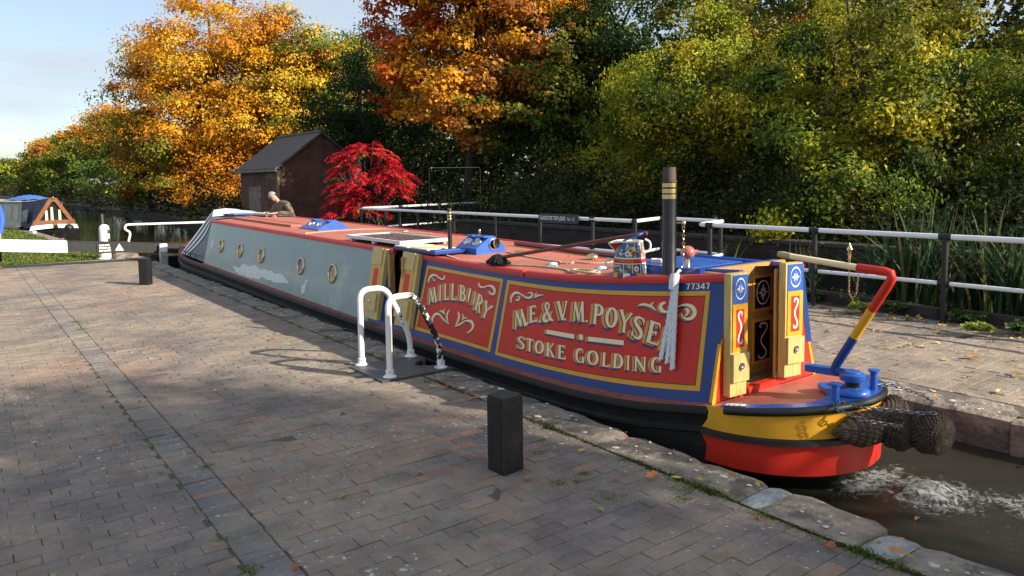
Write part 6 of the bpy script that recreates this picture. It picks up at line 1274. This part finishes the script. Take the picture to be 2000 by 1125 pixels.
def limbs(mb, base, top, r0, targets, seed, lean=(0, 0)):
    rr = random.Random(seed); b = Vector(base); t = Vector(top); pts = [b, b.lerp(t, .35)+Vector((rr.uniform(-.15, .15), rr.uniform(-.15, .15), 0)), b.lerp(t, .7)+Vector((rr.uniform(-.2, .2), rr.uniform(-.2, .2), 0)), t]; c = [Vector(p) for p in smoothline(pts, 5)]; mb.tube(c, [r0*(1.25 if i == 0 else 1)*(1-.85*i/(len(c)-1)) for i in range(len(c))], 9)
    for k, tg in enumerate(targets):
        i = rr.randint(int(len(c)*.25), len(c)-3); p = c[i]; q_ = Vector(tg); m_ = p.lerp(q_, .5)+Vector((0, 0, rr.uniform(0, .12)*(q_-p).length)); ra = r0*.38*(1-.6*i/len(c)); mb.tube([Vector(x) for x in smoothline([p, m_, q_], 4)], [ra*(1-.85*j/8) for j in range(9)], 6)
def tree(name, label, base, lobes, pal, ncl, nleaf, size, cs, seed, group='autumn trees along the canal', key=None, trunk=.2, zmin=.5, flat=.55, hang=0.0, cat='tree', var=.20, inner=.35, top=None, aspect=.62, nlimb=26):
    o = thing(name, label, cat, base, group); P, Nn, ci, c, r = crown_points(lobes, ncl, nleaf, cs, zmin, seed, flat, hang, inner)
    f = field(c, .55, seed)+.35*field(c, 1.7, seed*1.3)+(r.normal(size=len(c))*.30)[crown_points.bough]+r.normal(size=len(c))*.10; f = f if key is None else key(c)+(r.normal(size=len(c))*.17)[crown_points.bough]+r.normal(size=len(c))*.06; f = (np.argsort(np.argsort(f))/max(len(f)-1, 1)); cols = np.array([p[0] for p in pal], float); wt = np.cumsum([p[1] for p in pal]); wt = wt/wt[-1]; ix = np.minimum(np.searchsorted(wt, f), len(pal)-1); cc = cols[ix]*r.uniform(.82, 1.18, (len(c), 1))
    lc = cc[ci]*r.uniform(1-var, 1+var, (len(ci), 1)); sw = r.random(len(ci)) < .06; lc[sw] = cols[r.choice(len(pal), sw.sum(), p=np.array([p[1] for p in pal])/sum(p[1] for p in pal))]
    mb = MB(); mb.use('bark'); tp = top or (np.mean([l[0] for l in lobes]), np.mean([l[1] for l in lobes]), max(l[2]+l[5]*.7 for l in lobes)); pick = [tuple(c[i]) for i in r.choice(len(c), min(nlimb, len(c)), replace=False)]; limbs(mb, base, tp, trunk, pick, seed); part('trunk', mb, 'bark', o, 60)
    leaf_obj('crown', P, Nn, size*r.uniform(.7, 1.3, len(P)), lc, o, aspect=aspect); return o
YEL, ORA, GOLD, RUST, REDO = (.66, .43, .035), (.60, .255, .02), (.68, .36, .022), (.38, .145, .028), (.56, .11, .025)
GRN, DGRN, OLIVE, LIME, YGRN = (.10, .155, .022), (.042, .075, .016), (.20, .20, .025), (.31, .34, .028), (.52, .44, .035)
tree('maple_tree', 'huge golden orange maple towering at left behind the brick hut', (11.0, 40.2, 0), [(11.1,40.2,7.3,4.3,4.3,4.4), (9.3,41.4,4.0,2.9,3.0,3.2), (12.2,38.7,4.2,2.9,2.9,3.0), (8.6,42.0,6.3,2.2,2.4,2.6), (12.8,39.2,8.3,3.0,3.0,2.9), (10.2,39.4,2.6,2.6,2.6,1.8), (13.7,38.0,7.2,2.8,2.8,3.4), (8.9,42.0,7.8,2.0,2.2,2.2)], [(YEL,2.0), (GOLD,5), (ORA,5), (RUST,.8), (YGRN,.8), (OLIVE,1.6)], 900, 95000, .15, .46, 11, trunk=.32, zmin=.7)
tree('maple_tree', 'green and gold tree between the huge golden maple and the dark green tree', (15.5, 37.3, 0), [(15.2,37.4,6.3,2.9,2.9,4.0), (17.4,37.8,6.4,2.8,2.8,3.4)], [(OLIVE,3), (GRN,4), (YEL,2), (YGRN,2)], 420, 36000, .16, .44, 12, trunk=.24)
tree('lime_tree', 'pale yellow topped tree standing behind the roof of the brick hut', (19.0, 39.5, 0), [(18.6,39.3,6.6,2.8,2.8,3.6), (20.6,38.0,5.6,2.4,2.4,3.0)], [(YGRN,2), (GRN,4), (OLIVE,3)], 330, 24000, .16, .44, 13, trunk=.22)
tree('yew_tree', 'dark green feathery tree right of the hut above the red shrub', (13.2, 28.2, 0), [(13.0,28.2,3.8,2.0,2.0,3.3), (14.2,27.0,5.2,2.0,2.0,3.0), (12.6,27.2,2.2,1.5,1.5,1.6)], [((.020,.045,.018),3), ((.030,.062,.020),3), ((.045,.07,.02),1)], 300, 30000, .13, .36, 14, trunk=.2, zmin=.4, hang=.6, aspect=.4)
tree('maple_tree', 'fiery orange and red maple in the middle above the white rails', (13.4, 20.6, 0), [(13.9,20.2,6.4,2.5,2.4,2.7), (12.4,21.2,5.0,1.4,1.6,2.3), (13.2,20.1,4.0,1.9,1.9,1.5), (15.6,18.8,5.6,2.1,2.0,2.6), (15.0,19.0,4.0,2.5,1.8,1.5), (15.2,19.8,8.4,2.7,2.7,2.0), (13.4,20.6,8.7,2.0,2.0,1.6), (12.2,21.7,6.9,1.5,1.6,2.0), (13.6,20.0,7.8,1.8,1.8,1.4)], [(REDO,2.4), (ORA,3.0), (GOLD,3.0), (ORA,1.6), (RUST,1.6), (OLIVE,2.0), (GRN,1.6)], 760, 76000, .15, .30, 15, trunk=.2, zmin=2.3, key=lambda c: ((c[:, 0]-13.9)*.8-(c[:, 1]-20.2)*.6)/5.2-(c[:, 2]-6.2)/9)
tree('oak_tree', 'tall dark green tree right of the fiery orange maple', (17.6, 19.2, 0), [(17.4,19.4,6.3,2.8,2.8,4.2), (18.8,17.0,6.6,2.8,2.6,4.0), (16.2,17.4,4.2,1.9,1.9,2.6)], [(DGRN,4), (GRN,3.5), (OLIVE,1.6), (RUST,.7)], 420, 44000, .13, .40, 16, trunk=.26, zmin=1.4)
tree('willow_tree', 'green and yellow weeping tree right behind the tall black chimney', (13.0, 10.9, 0), [(12.9,10.8,3.7,1.65,1.75,1.75), (12.2,11.4,2.9,1.1,1.2,1.3), (13.5,9.7,3.2,1.3,1.3,1.9)], [(LIME,3.4), (YGRN,2.2), (GRN,2.2), (OLIVE,2), (DGRN,.6)], 230, 48000, .085, .26, 17, group='green and yellow trees behind the far railing', trunk=.13, zmin=.75, hang=1.3, aspect=.5)
tree('willow_tree', 'bushy green and yellow tree above the tiller, overhanging the white railing', (13.3, 7.2, 0), [(13.2,7.2,3.3,1.9,1.8,2.1), (12.0,7.0,1.9,1.3,1.4,1.2), (14.2,6.2,3.0,1.5,1.4,2.2), (12.6,8.3,2.6,1.3,1.2,1.6), (11.3,6.6,1.35,.8,.9,.75)], [(GRN,3.2), (LIME,2.6), (YGRN,1.8), (OLIVE,2.2), (DGRN,1.0)], 300, 62000, .085, .25, 18, group='green and yellow trees behind the far railing', trunk=.13, zmin=.6, hang=1.0, aspect=.55)
tree('willow_tree', 'shadowy green and gold tree at the right edge behind the iris leaves', (15.3, 4.7, 0), [(15.2,4.8,2.5,1.9,1.9,1.8), (14.4,4.4,1.8,1.3,1.3,1.2), (16.2,3.4,2.5,1.8,1.8,1.8)], [(GRN,3), (OLIVE,3), (YGRN,1.6), (DGRN,2.4), (RUST,.4)], 230, 40000, .085, .27, 19, group='green and yellow trees behind the far railing', trunk=.13, zmin=.6, hang=.8, aspect=.55)
tree('ash_tree', 'tall yellow green tree rising behind the two weeping trees', (18.8, 11.4, 0), [(18.6,11.6,5.8,2.9,2.9,3.6), (20.0,9.0,6.2,2.8,2.8,3.6), (17.4,13.2,5.2,2.0,2.0,2.8)], [(OLIVE,3), (GRN,3), (LIME,1.6), (YGRN,1.2), (RUST,.8), (DGRN,1.5)], 400, 48000, .11, .36, 20, group='green and yellow trees behind the far railing', trunk=.22, zmin=1.0, hang=.7)
tree('ash_tree', 'tall golden olive tree at the top right corner', (19.2, 5.2, 0), [(19.0,5.4,5.2,2.8,2.6,3.6), (20.2,3.0,5.2,2.8,2.6,3.8)], [(OLIVE,3), (GRN,2), (YGRN,2.4), (RUST,1.2), (DGRN,1.4)], 300, 38000, .11, .36, 21, group='green and yellow trees behind the far railing', trunk=.22, zmin=1.0, hang=.7)
# the row receding along the canal
for nm, lab, b, lob, pal, ncl, nl, sz, cs_, sd in (
    ('maple_tree', 'small rusty red tree at the water left of the huge golden maple', (9.6, 49.5, 0), [(9.4,49.5,3.4,1.9,2.2,2.8), (8.9,51,2.2,1.5,1.6,1.6)], [(RUST,3), (REDO,1.6), (ORA,1), (GRN,3), (DGRN,2)], 170, 7000, .20, .34, 31),
    ('maple_tree', 'amber topped tree over the canal, first left of the huge golden maple', (10.0, 59, 0), [(9.8,59.5,4.6,2.6,3.2,3.3), (9.0,57,3.0,1.8,2.4,2.4), (10.8,63,4.6,2.6,3.0,3.0)], [(GRN,3), (DGRN,2), (OLIVE,3), (RUST,1.4), (ORA,1.6), (GOLD,2)], 340, 11000, .26, .44, 32),
    ('maple_tree', 'russet and green tree over the canal, second left of the huge golden maple', (10.0, 79, 0), [(9.6,79,4.3,2.8,4.0,3.5), (10.4,86,4.6,2.8,4,3.5)], [(DGRN,2), (GRN,4), (OLIVE,3), (RUST,1.6), (ORA,1.2)], 230, 8500, .34, .55, 33),
    ('maple_tree', 'green and amber tree over the canal, third left of the huge golden maple', (9.8, 108, 0), [(9.4,108,4.5,3,5,3.6), (9.8,119,4.3,3,5,3.6)], [(GRN,4), (OLIVE,3), (GOLD,1.6), (RUST,1)], 210, 7500, .44, .68, 34),
    ('ash_tree', 'distant green tree where the canal bends away at the far left', (8.6, 165, 0), [(8.2,165,3.6,4,7,3.2), (6,178,3.4,5,7,3.0)], [(GRN,3), (OLIVE,3), (DGRN,2), (LIME,.6)], 200, 6500, .6, .9, 35)):
    tree(nm, lab, b, lob, pal, ncl, int(nl*2.2), sz*.72, cs_, sd, trunk=.22, zmin=.3, key=(lambda c: c[:, 2]/3.5) if sd in (32, 33) else None)
# trees farther along the same bank, beyond the right of the view: they shade the stern and the paving
SHADE = (((8.8, -8.4, 0), [(7.5,-7.4,6.0,2.1,1.9,1.5), (5.0,-6.2,5.4,1.5,1.5,1.2)], 41), ((9.6, -11.0, 0), [(9.0,-10.4,8.6,1.7,1.7,1.5)], 42), ((2.6, -10.5, 0), [(2.6,-9.4,6.0,2.0,1.7,1.4)], 44))
for b, lob, sd in SHADE:
    tree('shade_tree', 'broad green tree standing just beyond the right edge of the view, shading the lockside', b, lob, [(GRN,3), (OLIVE,3), (YGRN,1)], 150, 9000, .15, .36, sd, group='shade trees outside the view', trunk=.16, zmin=2.0, nlimb=14)

# red sumac: drooping feather leaves on thin stems
sm = thing('sumac_shrub', 'brilliant red sumac shrub between the brick hut and the corner of the railing', 'shrub', (9.9, 20.6, 0)); r = np.random.default_rng(5); P, Nn, D, S_, Cc = [], [], [], [], []; tips = []
mb = MB(); mb.use('bark')
for k in range(400):
    d = r.normal(size=3); d /= np.linalg.norm(d); d[2] = abs(d[2])*1.0-.32
    lob = [(9.95, 20.5, 1.95, .98, 1.05, 1.5), (9.62, 20.7, .95, .75, .8, .9), (10.5, 20.2, 1.5, .75, .8, 1.15)][r.choice(3, p=[.46, .26, .28])]; q_ = .62+.42*r.random(); t = np.array(lob[:3])+d*np.array(lob[3:])*q_
    if t[2] < .25 or (math.sin(t[0]*6.1+1)+math.sin(t[1]*5.3)+math.sin(t[2]*6.7+2)) < -1.05: continue
    out = d*np.array([1, 1, 0])+r.normal(size=3)*.35; out[2] = 0; out /= np.linalg.norm(out); ln_ = r.uniform(.34, .56); tone = np.array([(.62,.025,.045), (.72,.06,.06), (.50,.014,.028), (.58,.06,.04), (.34,.014,.022)][r.choice(5)])*r.uniform(.75, 1.15)
    if t[2] < .75 and r.random() < .45: tone = np.array((.42, .11, .03))
    if r.random() < .06: tone = np.array((.10, .10, .025))
    tips.append((t, out))
    for i in range(10):
        f = i/9; c = t+out*ln_*f+np.array([0, 0, .10*f-.34*f*f])*ln_*1.6; sd = np.cross(out, [0, 0, 1])
        for s_ in (-1, 1):
            dv = sd*s_*.75+out*.4+np.array([0, 0, -.55])+r.normal(size=3)*.12; l = (.15*(1-.55*abs(f-.4)))*r.uniform(.85, 1.15); P.append(c+dv/np.linalg.norm(dv)*l*.5); D.append(dv); Nn.append(np.array([0, 0, 1])+sd*s_*.5+r.normal(size=3)*.25+out*.25); S_.append(l); Cc.append(tone*r.uniform(.8, 1.2))
for t, out in tips[::4]: mb.tube([Vector(x) for x in smoothline([(9.9+r.normal()*.25, 20.5+r.normal()*.2, 0), (9.9+(t[0]-9.9)*.45, 20.5+(t[1]-20.5)*.45, t[2]*.6), tuple(t)], 4)], [.03*(1-.09*j) for j in range(9)], 6)
part('stems', mb, 'bark', sm, 60); leaf_obj('foliage', np.array(P), np.array(Nn), np.array(S_)*1.12, np.array(Cc), sm, aspect=.40, dirs=np.array(D), fold=.06)

# undergrowth, ivy on the wall, wood behind: masses nobody could count
def mass(name, label, boxes, n, size, pal, seed, var=.35, m='leaf', clump=.18):
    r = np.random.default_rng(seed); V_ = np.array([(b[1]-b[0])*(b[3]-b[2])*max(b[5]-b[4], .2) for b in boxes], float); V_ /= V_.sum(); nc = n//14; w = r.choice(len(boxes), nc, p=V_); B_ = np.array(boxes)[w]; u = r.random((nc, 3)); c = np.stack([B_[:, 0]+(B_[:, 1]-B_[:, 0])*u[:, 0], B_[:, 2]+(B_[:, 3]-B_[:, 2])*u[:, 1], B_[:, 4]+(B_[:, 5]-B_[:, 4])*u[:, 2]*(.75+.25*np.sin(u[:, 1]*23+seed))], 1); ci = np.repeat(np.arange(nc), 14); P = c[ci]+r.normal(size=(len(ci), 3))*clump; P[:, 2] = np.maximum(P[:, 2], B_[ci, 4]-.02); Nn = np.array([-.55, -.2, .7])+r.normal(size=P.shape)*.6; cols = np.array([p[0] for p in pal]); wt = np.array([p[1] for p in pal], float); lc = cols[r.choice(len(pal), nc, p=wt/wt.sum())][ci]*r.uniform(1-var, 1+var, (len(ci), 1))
    return tag(leaf_obj(name, P, Nn, size*r.uniform(.6, 1.3, len(P)), lc, None, m), label, None, None, 'stuff')
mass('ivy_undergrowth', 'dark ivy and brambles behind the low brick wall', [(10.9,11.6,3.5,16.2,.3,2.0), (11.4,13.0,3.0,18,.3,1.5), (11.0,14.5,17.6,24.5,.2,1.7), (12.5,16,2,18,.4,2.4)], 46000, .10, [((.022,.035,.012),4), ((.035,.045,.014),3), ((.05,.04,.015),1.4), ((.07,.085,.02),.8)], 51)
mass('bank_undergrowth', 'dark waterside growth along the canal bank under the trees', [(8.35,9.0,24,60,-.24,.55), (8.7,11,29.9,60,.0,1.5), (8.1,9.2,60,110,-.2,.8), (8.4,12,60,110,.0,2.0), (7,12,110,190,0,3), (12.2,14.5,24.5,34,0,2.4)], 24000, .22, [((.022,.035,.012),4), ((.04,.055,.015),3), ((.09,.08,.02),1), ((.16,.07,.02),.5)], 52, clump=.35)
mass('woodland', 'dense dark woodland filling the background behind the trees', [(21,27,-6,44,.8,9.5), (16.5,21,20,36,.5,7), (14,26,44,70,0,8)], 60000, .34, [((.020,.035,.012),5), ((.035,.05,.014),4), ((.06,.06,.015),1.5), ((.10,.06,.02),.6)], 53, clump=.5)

# iris and sedge: long arching blades
def blades(c, n, h, spread, wid, seed, pal, arch=.5, segs=6):
    r = np.random.default_rng(seed); V_, F_, C_ = [], [], []
    for k in range(n):
        a = r.uniform(0, 6.283); d = np.array([math.cos(a), math.sin(a), 0]); b = np.array(c)+np.array([r.normal()*spread*.35, r.normal()*spread*.35, 0]); l = h*r.uniform(.55, 1.15); le = r.uniform(.05, arch); sd = np.array([-d[1], d[0], 0]); w = wid*r.uniform(.6, 1.2); o = len(V_); cl_ = np.array(pal[r.choice(len(pal))])*r.uniform(.7, 1.3)
        tw = r.uniform(-1, 1); sd = sd*math.cos(tw)+d*math.sin(tw)
        for i in range(segs+1):
            f = i/segs; p = b+d*(le*l*f**1.8)+np.array([0, 0, l*(f-(.35*le)*f**2.6)]); ww = w*(1-f**2.2)*.5+.0005; V_ += [tuple(p+sd*ww), tuple(p-sd*ww)]; C_ += [cl_, cl_]
        F_ += [(o+2*i, o+2*i+1, o+2*i+3, o+2*i+2) for i in range(segs)]
    return V_, F_, C_
def blade_obj(name, vfc, label=None, cat=None, group=None, kind=None, base=None):
    V_, F_, C_ = vfc; b = base or (0, 0, 0); me = bpy.data.meshes.new(name); me.from_pydata([(x-b[0], y-b[1], z-b[2]) for x, y, z in V_], [], F_); me.materials.append(M['leaf']); put_cols(me, np.array(C_)); o = bpy.data.objects.new(name, me); col.objects.link(o); o.location = b; return tag(o, label, cat, group, kind)
IRP = [(.030,.065,.030), (.038,.075,.035), (.025,.052,.028), (.05,.08,.03), (.035,.07,.03), (.12,.12,.04)]
for k, (x, y, n, h_, lab) in enumerate(((9.75, 4.75, 60, 1.05, 'tall iris clump directly behind the bend of the tiller'), (9.65, 4.25, 95, 1.35, 'tallest iris clump, just left of the black post at the right'), (9.6, 3.15, 110, 1.15, 'broad iris clump right of the black post, arching under the lower rail'), (9.7, 2.3, 90, 1.2, 'iris clump at the right edge behind both rails'), (9.95, 6.1, 45, .75, 'low iris clump between the two posts above the stern doors'), (10.1, 7.6, 26, .75, 'thin grassy clump beside the dark wall near the rail recess'), (10.05, 3.7, 70, 1.3, 'iris clump against the dark wall behind the black post'))):
    blade_obj('iris_plant', blades((x, y, .0), int(n*1.3), h_, .42, .044, 60+k, IRP, .75), lab, 'plant', 'iris clumps behind the railing', base=(x, y, 0))
def herb(x, y, s, seed, lab, pal):
    r = np.random.default_rng(seed); n = 90; P = np.array([x, y, .04])+np.clip(r.normal(size=(n, 3)), -1.5, 1.5)*np.array([s, s, .04])*.42+np.array([0, 0, .05]); P[:, 2] = np.abs(P[:, 2]-.03)+.03; cols = np.array(pal)[r.choice(len(pal), n)]*r.uniform(.7, 1.3, (n, 1)); tag(leaf_obj('leafy_weed', P, np.array([0, 0, 1.])+r.normal(size=P.shape)*.45, r.uniform(.07, .14, n), cols, None), lab, 'plant', 'leafy weeds along the far kerb')
WP = [(.06,.13,.03), (.09,.17,.04), (.14,.15,.04)]
for k, (x, y, s, lab, pal) in enumerate(((9.25, 5.55, .22, 'leafy green weed by the foot of the black post left of the tiller', WP), (9.30, 4.95, .25, 'yellowing weed behind the red part of the tiller', [(.22,.20,.05), (.12,.15,.04)]), (9.15, 4.35, .22, 'green weed below the tallest iris clump', WP), (9.1, 3.55, .30, 'bright green weed at the foot of the black post at right', WP), (8.85, 2.9, .22, 'weed spilling over the timber kerb at the right edge', WP), (8.75, 4.6, .18, 'grassy weed on the path in front of the timber kerb', [(.20,.24,.05)]), (8.45, 3.2, .16, 'lime green weed growing out on the path', [(.28,.32,.06)]))): herb(x, y, s, 80+k, lab, pal)
# grass tufts in the joints
TP = [(.10,.16,.03), (.14,.20,.04), (.19,.21,.05), (.28,.26,.08)]
TL = [(2.826,3.509,.05), (2.607,3.076,.06), (2.696,2.782,.09), (2.974,3.67,.04), (3.139,2.604,.11), (2.99,2.514,.06), (3.15,2.147,.09), (2.715,3.034,.05), (2.815,3.094,.05), (3.12,5.373,.10), (1.131,10.6,.10), (1.11,10.0,.09), (.935,3.225,.07), (.935,3.592,.05), (3.17,1.648,.10), (3.178,1.5,.08), (3.173,2.408,.08), (3.16,1.85,.08), (3.165,2.0,.06), (3.17,2.75,.07), (2.58,3.5,.06), (3.16,7.6,.08), (3.17,9.9,.1), (3.16,11.6,.09), (2.45,13.9,.06), (1.125,4.6,.05), (.93,5.2,.05), (3.165,4.4,.06), (3.17,3.1,.06), (3.17,6.6,.08)]
for k, (x, y, s) in enumerate(TL): blade_obj('grass_tuft', blades((x, y, -.01), int(60+1300*s), .016+s*.13, s*1.3, .0040, 100+k, TP, 1.3, 3), 'small green grass tuft growing in a joint of the paving', 'grass tuft', 'grass tufts in the paving joints', base=(x, y, 0))
def moss_line():
    V_, F_, C_ = [], [], []; r = np.random.default_rng(9)
    for k in range(1800):
        y = 1.2+abs(r.normal())*5 if r.random() < .7 else r.uniform(1, 16); x = 3.168+r.normal()*.010
        if r.random() < .28: x = random.choice((.932, 1.128))+r.normal()*.004
        v, f, c = blades((x, y, -.012), 2, .022, .01, .004, k, [(.08,.10,.02), (.12,.12,.03), (.06,.07,.02)], 1.2, 2); o = len(V_); V_ += v; F_ += [tuple(i+o for i in q) for q in f]; C_ += c
    return V_, F_, C_
blade_obj('moss', moss_line(), 'mossy growth in the long joints of the paving', None, None, 'stuff')
def verge():
    r = np.random.default_rng(10); n = 26000; y = 19.25+r.random(n)**1.7*22; x = r.uniform(-3.5, 3.2, n); e = np.interp(y, [19.2, 20.5, 23, 28, 33.5, 40], [3.15, 3.1, 2.7, 2.4, 2.05, 1.2])-.16; ok = (x < e); x, y = x[ok], y[ok]; n = len(x); d = r.normal(size=(n, 3)); d[:, 2] = 2; d /= np.linalg.norm(d, axis=1, keepdims=True); s = r.uniform(.05, .12, n)*(1+.03*(y-19)); P = np.stack([x, y, -.03+s*.4], 1); cols = np.array([(.13,.21,.03), (.17,.24,.04), (.22,.24,.06), (.10,.17,.03)])[r.choice(4, n)]*r.uniform(.8, 1.25, (n, 1)); return tag(leaf_obj('grass', P, r.normal(size=(n, 3)), s, cols, None, aspect=.16, dirs=d), 'mown green grass on the bank beyond the balance beam', None, None, 'stuff')
verge()
def moss_cushion():
    r = np.random.default_rng(21); n = 7000; y = np.where(r.random(n) < .75, 1.0+np.abs(r.normal(size=n))*2.2, r.uniform(1, 17, n)); y = y+.10*np.sin(y*9); k = np.clip(.5+.5*np.sin(y*5.3)+.3*np.sin(y*13.1), .05, 1); x = 3.170+r.normal(size=n)*.016*k; P = np.stack([x, y, r.uniform(-.003, .010, n)*k], 1); ok = ~((y > 5.57) & (y < 6.27)); P = P[ok]; n = len(P)
    cols = np.array([(.10,.14,.025), (.14,.18,.03), (.07,.085,.02), (.055,.045,.025), (.17,.16,.04)])[r.choice(5, n, p=[.3, .2, .2, .18, .12])]*r.uniform(.7, 1.2, (n, 1)); return tag(leaf_obj('moss_cushion', P, np.array([0, 0, 1.])+r.normal(size=(n, 3))*.5, r.uniform(.010, .024, n), cols, None), 'low moss and soil between the brick paving and the stone coping', None, None, 'stuff')
moss_cushion()
# fallen leaves: the big ones are things, the litter is not
LP = [(.50,.20,.05), (.58,.36,.08), (.40,.10,.04), (.30,.16,.07), (.60,.45,.12)]
def one_leaf(x, y, z, s, c, seed, lab):
    r = random.Random(seed); mb_v = []; k = 12; a0 = r.uniform(0, 6.28)
    for i in range(k): a = 6.2832*i/k; rad = s*(.36+.14*math.cos(a)**2+(.09 if i % 2 else -.05)); mb_v.append((rad*1.25*math.cos(a), rad*.75*math.sin(a)))
    V_ = [(0, 0, s*.05)]; V_ += [(u*math.cos(a0)-v*math.sin(a0), u*math.sin(a0)+v*math.cos(a0), s*(.10+.22*abs(v/s)+.10*r.random())) for u, v in mb_v]; V_.append((V_[1][0]*1.5, V_[1][1]*1.5, .004)); F_ = [(0, 1+i, 1+(i+1) % k) for i in range(k)]+[(1, 2, k+1)]
    me = bpy.data.meshes.new('fallen_leaf'); me.from_pydata(V_, [], F_); put_cols(me, np.tile(np.array(c)*r.uniform(.85, 1.15), (len(V_), 1))); me.materials.append(M['dull_leaf']); o = bpy.data.objects.new('fallen_leaf', me); col.objects.link(o); o.location = (x, y, z); tag(o, lab, 'leaf', 'fallen leaves lying singly')
for k, (x, y, z, s, ci, lab) in enumerate(((3.06,2.80,.012,.13,0,'curled orange leaf by the grass tuft right of the near bollard'), (3.10,1.75,.012,.09,2,'small red orange leaf at the paving edge near the bottom right'), (3.26,1.53,.02,.10,0,'orange leaf lying on the coping at the bottom right'), (3.14,5.10,.012,.12,2,'red leaf lying on the paving below the white hoops'), (3.05,5.18,.012,.07,4,'yellow leaf beside the red leaf below the white hoops'), (3.121,4.68,.012,.09,0,'orange leaf by the coping left of the near bollard'), (3.018,3.343,.012,.07,1,'yellow leaf standing in grass right of the near bollard'), (2.864,2.905,.012,.05,2,'tiny red leaf on the dark bricks right of the near bollard'), (2.644,7.892,.012,.11,2,'dark red leaf on the sunlit paving left of the white hoops'), (2.499,3.226,.012,.06,0,'pale orange leaf at the foot of the near bollard'), (3.149,2.70,.012,.07,4,'yellow leaf on the grass tuft by the coping'), (5.0-.45,2.55,.335,.07,0,'brown leaf on the red stern deck'), (7.35,2.83,.012,.16,0,'big orange leaf on the far path at the right'), (7.0,2.35,.012,.15,1,'tan leaf on the far path near the right edge'), (6.35,2.25,.012,.10,1,'yellow leaf with green on the far path at the right edge'), (4.66,1.98,.36,.075,0,'bright orange leaf standing on the rope fender'))): one_leaf(x, y, z, s*.68, LP[ci], 200+k, lab)
def litter():
    r = np.random.default_rng(12); A = [(6.2, 9.0, -.5, 17, .010, 420, .035, .085), (8.6, 9.3, -.5, 8, .012, 260, .05, .10), (0, 3.1, 1, 19, .012, 70, .025, .06), (-1, 3.15, .8, 10, .006, 900, .006, .016), (6.2, 8.9, .5, 9, .006, 500, .006, .016), (3.2, 3.5, 1, 18, .014, 60, .02, .05), (4.2, 5.5, -1, 2.0, WZ+.012, 26, .03, .06), (9.1, 10.4, 0, 18, .03, 500, .05, .11), (3.9, 5.2, 4, 14, None, 22, .02, .045), (-2, 2.9, 19.3, 30, .04, 90, .06, .12)]
    P, S_, C_ = [], [], []
    for x0, x1, y0, y1, z, n, s0, s1 in A:
        for _ in range(n): x, y = r.uniform(x0, x1), r.uniform(y0, y1); P.append((x, y, z if z is not None else roof_z(y, x)+.008)); S_.append(r.uniform(s0, s1)); C_.append(np.array(LP[r.choice(5, p=[.2, .33, .08, .17, .22])])*r.uniform(.7, 1.1))
    n = len(P); return tag(leaf_obj('leaf_litter', np.array(P), np.array([0, 0, 1.])+r.normal(size=(n, 3))*.22, np.array(S_), np.array(C_), None, 'dull_leaf', .62), 'scattered yellow and brown fallen leaves on the ground', None, None, 'stuff')
litter()

# water thrown up by the propeller
r = np.random.default_rng(3); nx_, ny_ = 70, 110; xs = np.linspace(3.6, 5.68, nx_); ysw = np.linspace(-2.5, 3.0, ny_); V_, C_ = [], []
for y in ysw:
    for x in xs:
        d1 = math.exp(-(((x-4.62)/.42)**2+((y-1.95)/.40)**2)); d2 = math.exp(-(((x-4.85-.10*(1.6-y))/.30)**2+((y-1.25)/.85)**2)); d3 = .35*math.exp(-(((x-4.5)/.8)**2+((y-.6)/1.6)**2)); foam = max(d1*.40, d2*.42, d3*.75, .36*math.exp(-(((x-4.55)/.5)**2+((y-2.28)/.16)**2)))+.16*math.exp(-(((x-4.4)/.7)**2+((y-2.7)/.5)**2))
        h_ = WZ+.010+.016*d1*math.sin(x*23+y*11)*math.sin(y*19-x*7)+.035*math.exp(-(((x-4.62)/.2)**2+((y-2.0)/.16)**2))+(.012*d2+.006*foam)*math.sin(x*41+y*17)*math.sin(y*37-x*13)+.004*math.sin(x*9+y*5)*math.sin(y*7)+r.normal()*.0012*(d1+d2); V_.append((x, y, h_)); C_.append((foam,)*3)
me = bpy.data.meshes.new('wash'); me.from_pydata(V_, [], [(j*nx_+i, j*nx_+i+1, (j+1)*nx_+i+1, (j+1)*nx_+i) for j in range(ny_-1) for i in range(nx_-1)]); put_cols(me, np.array(C_)); me.materials.append(M['wash_water']); me.polygons.foreach_set('use_smooth', [True]*len(me.polygons)); o = bpy.data.objects.new('wash', me); col.objects.link(o); tag(o, 'white churned wash on the dark water behind the stern', None, None, 'stuff')
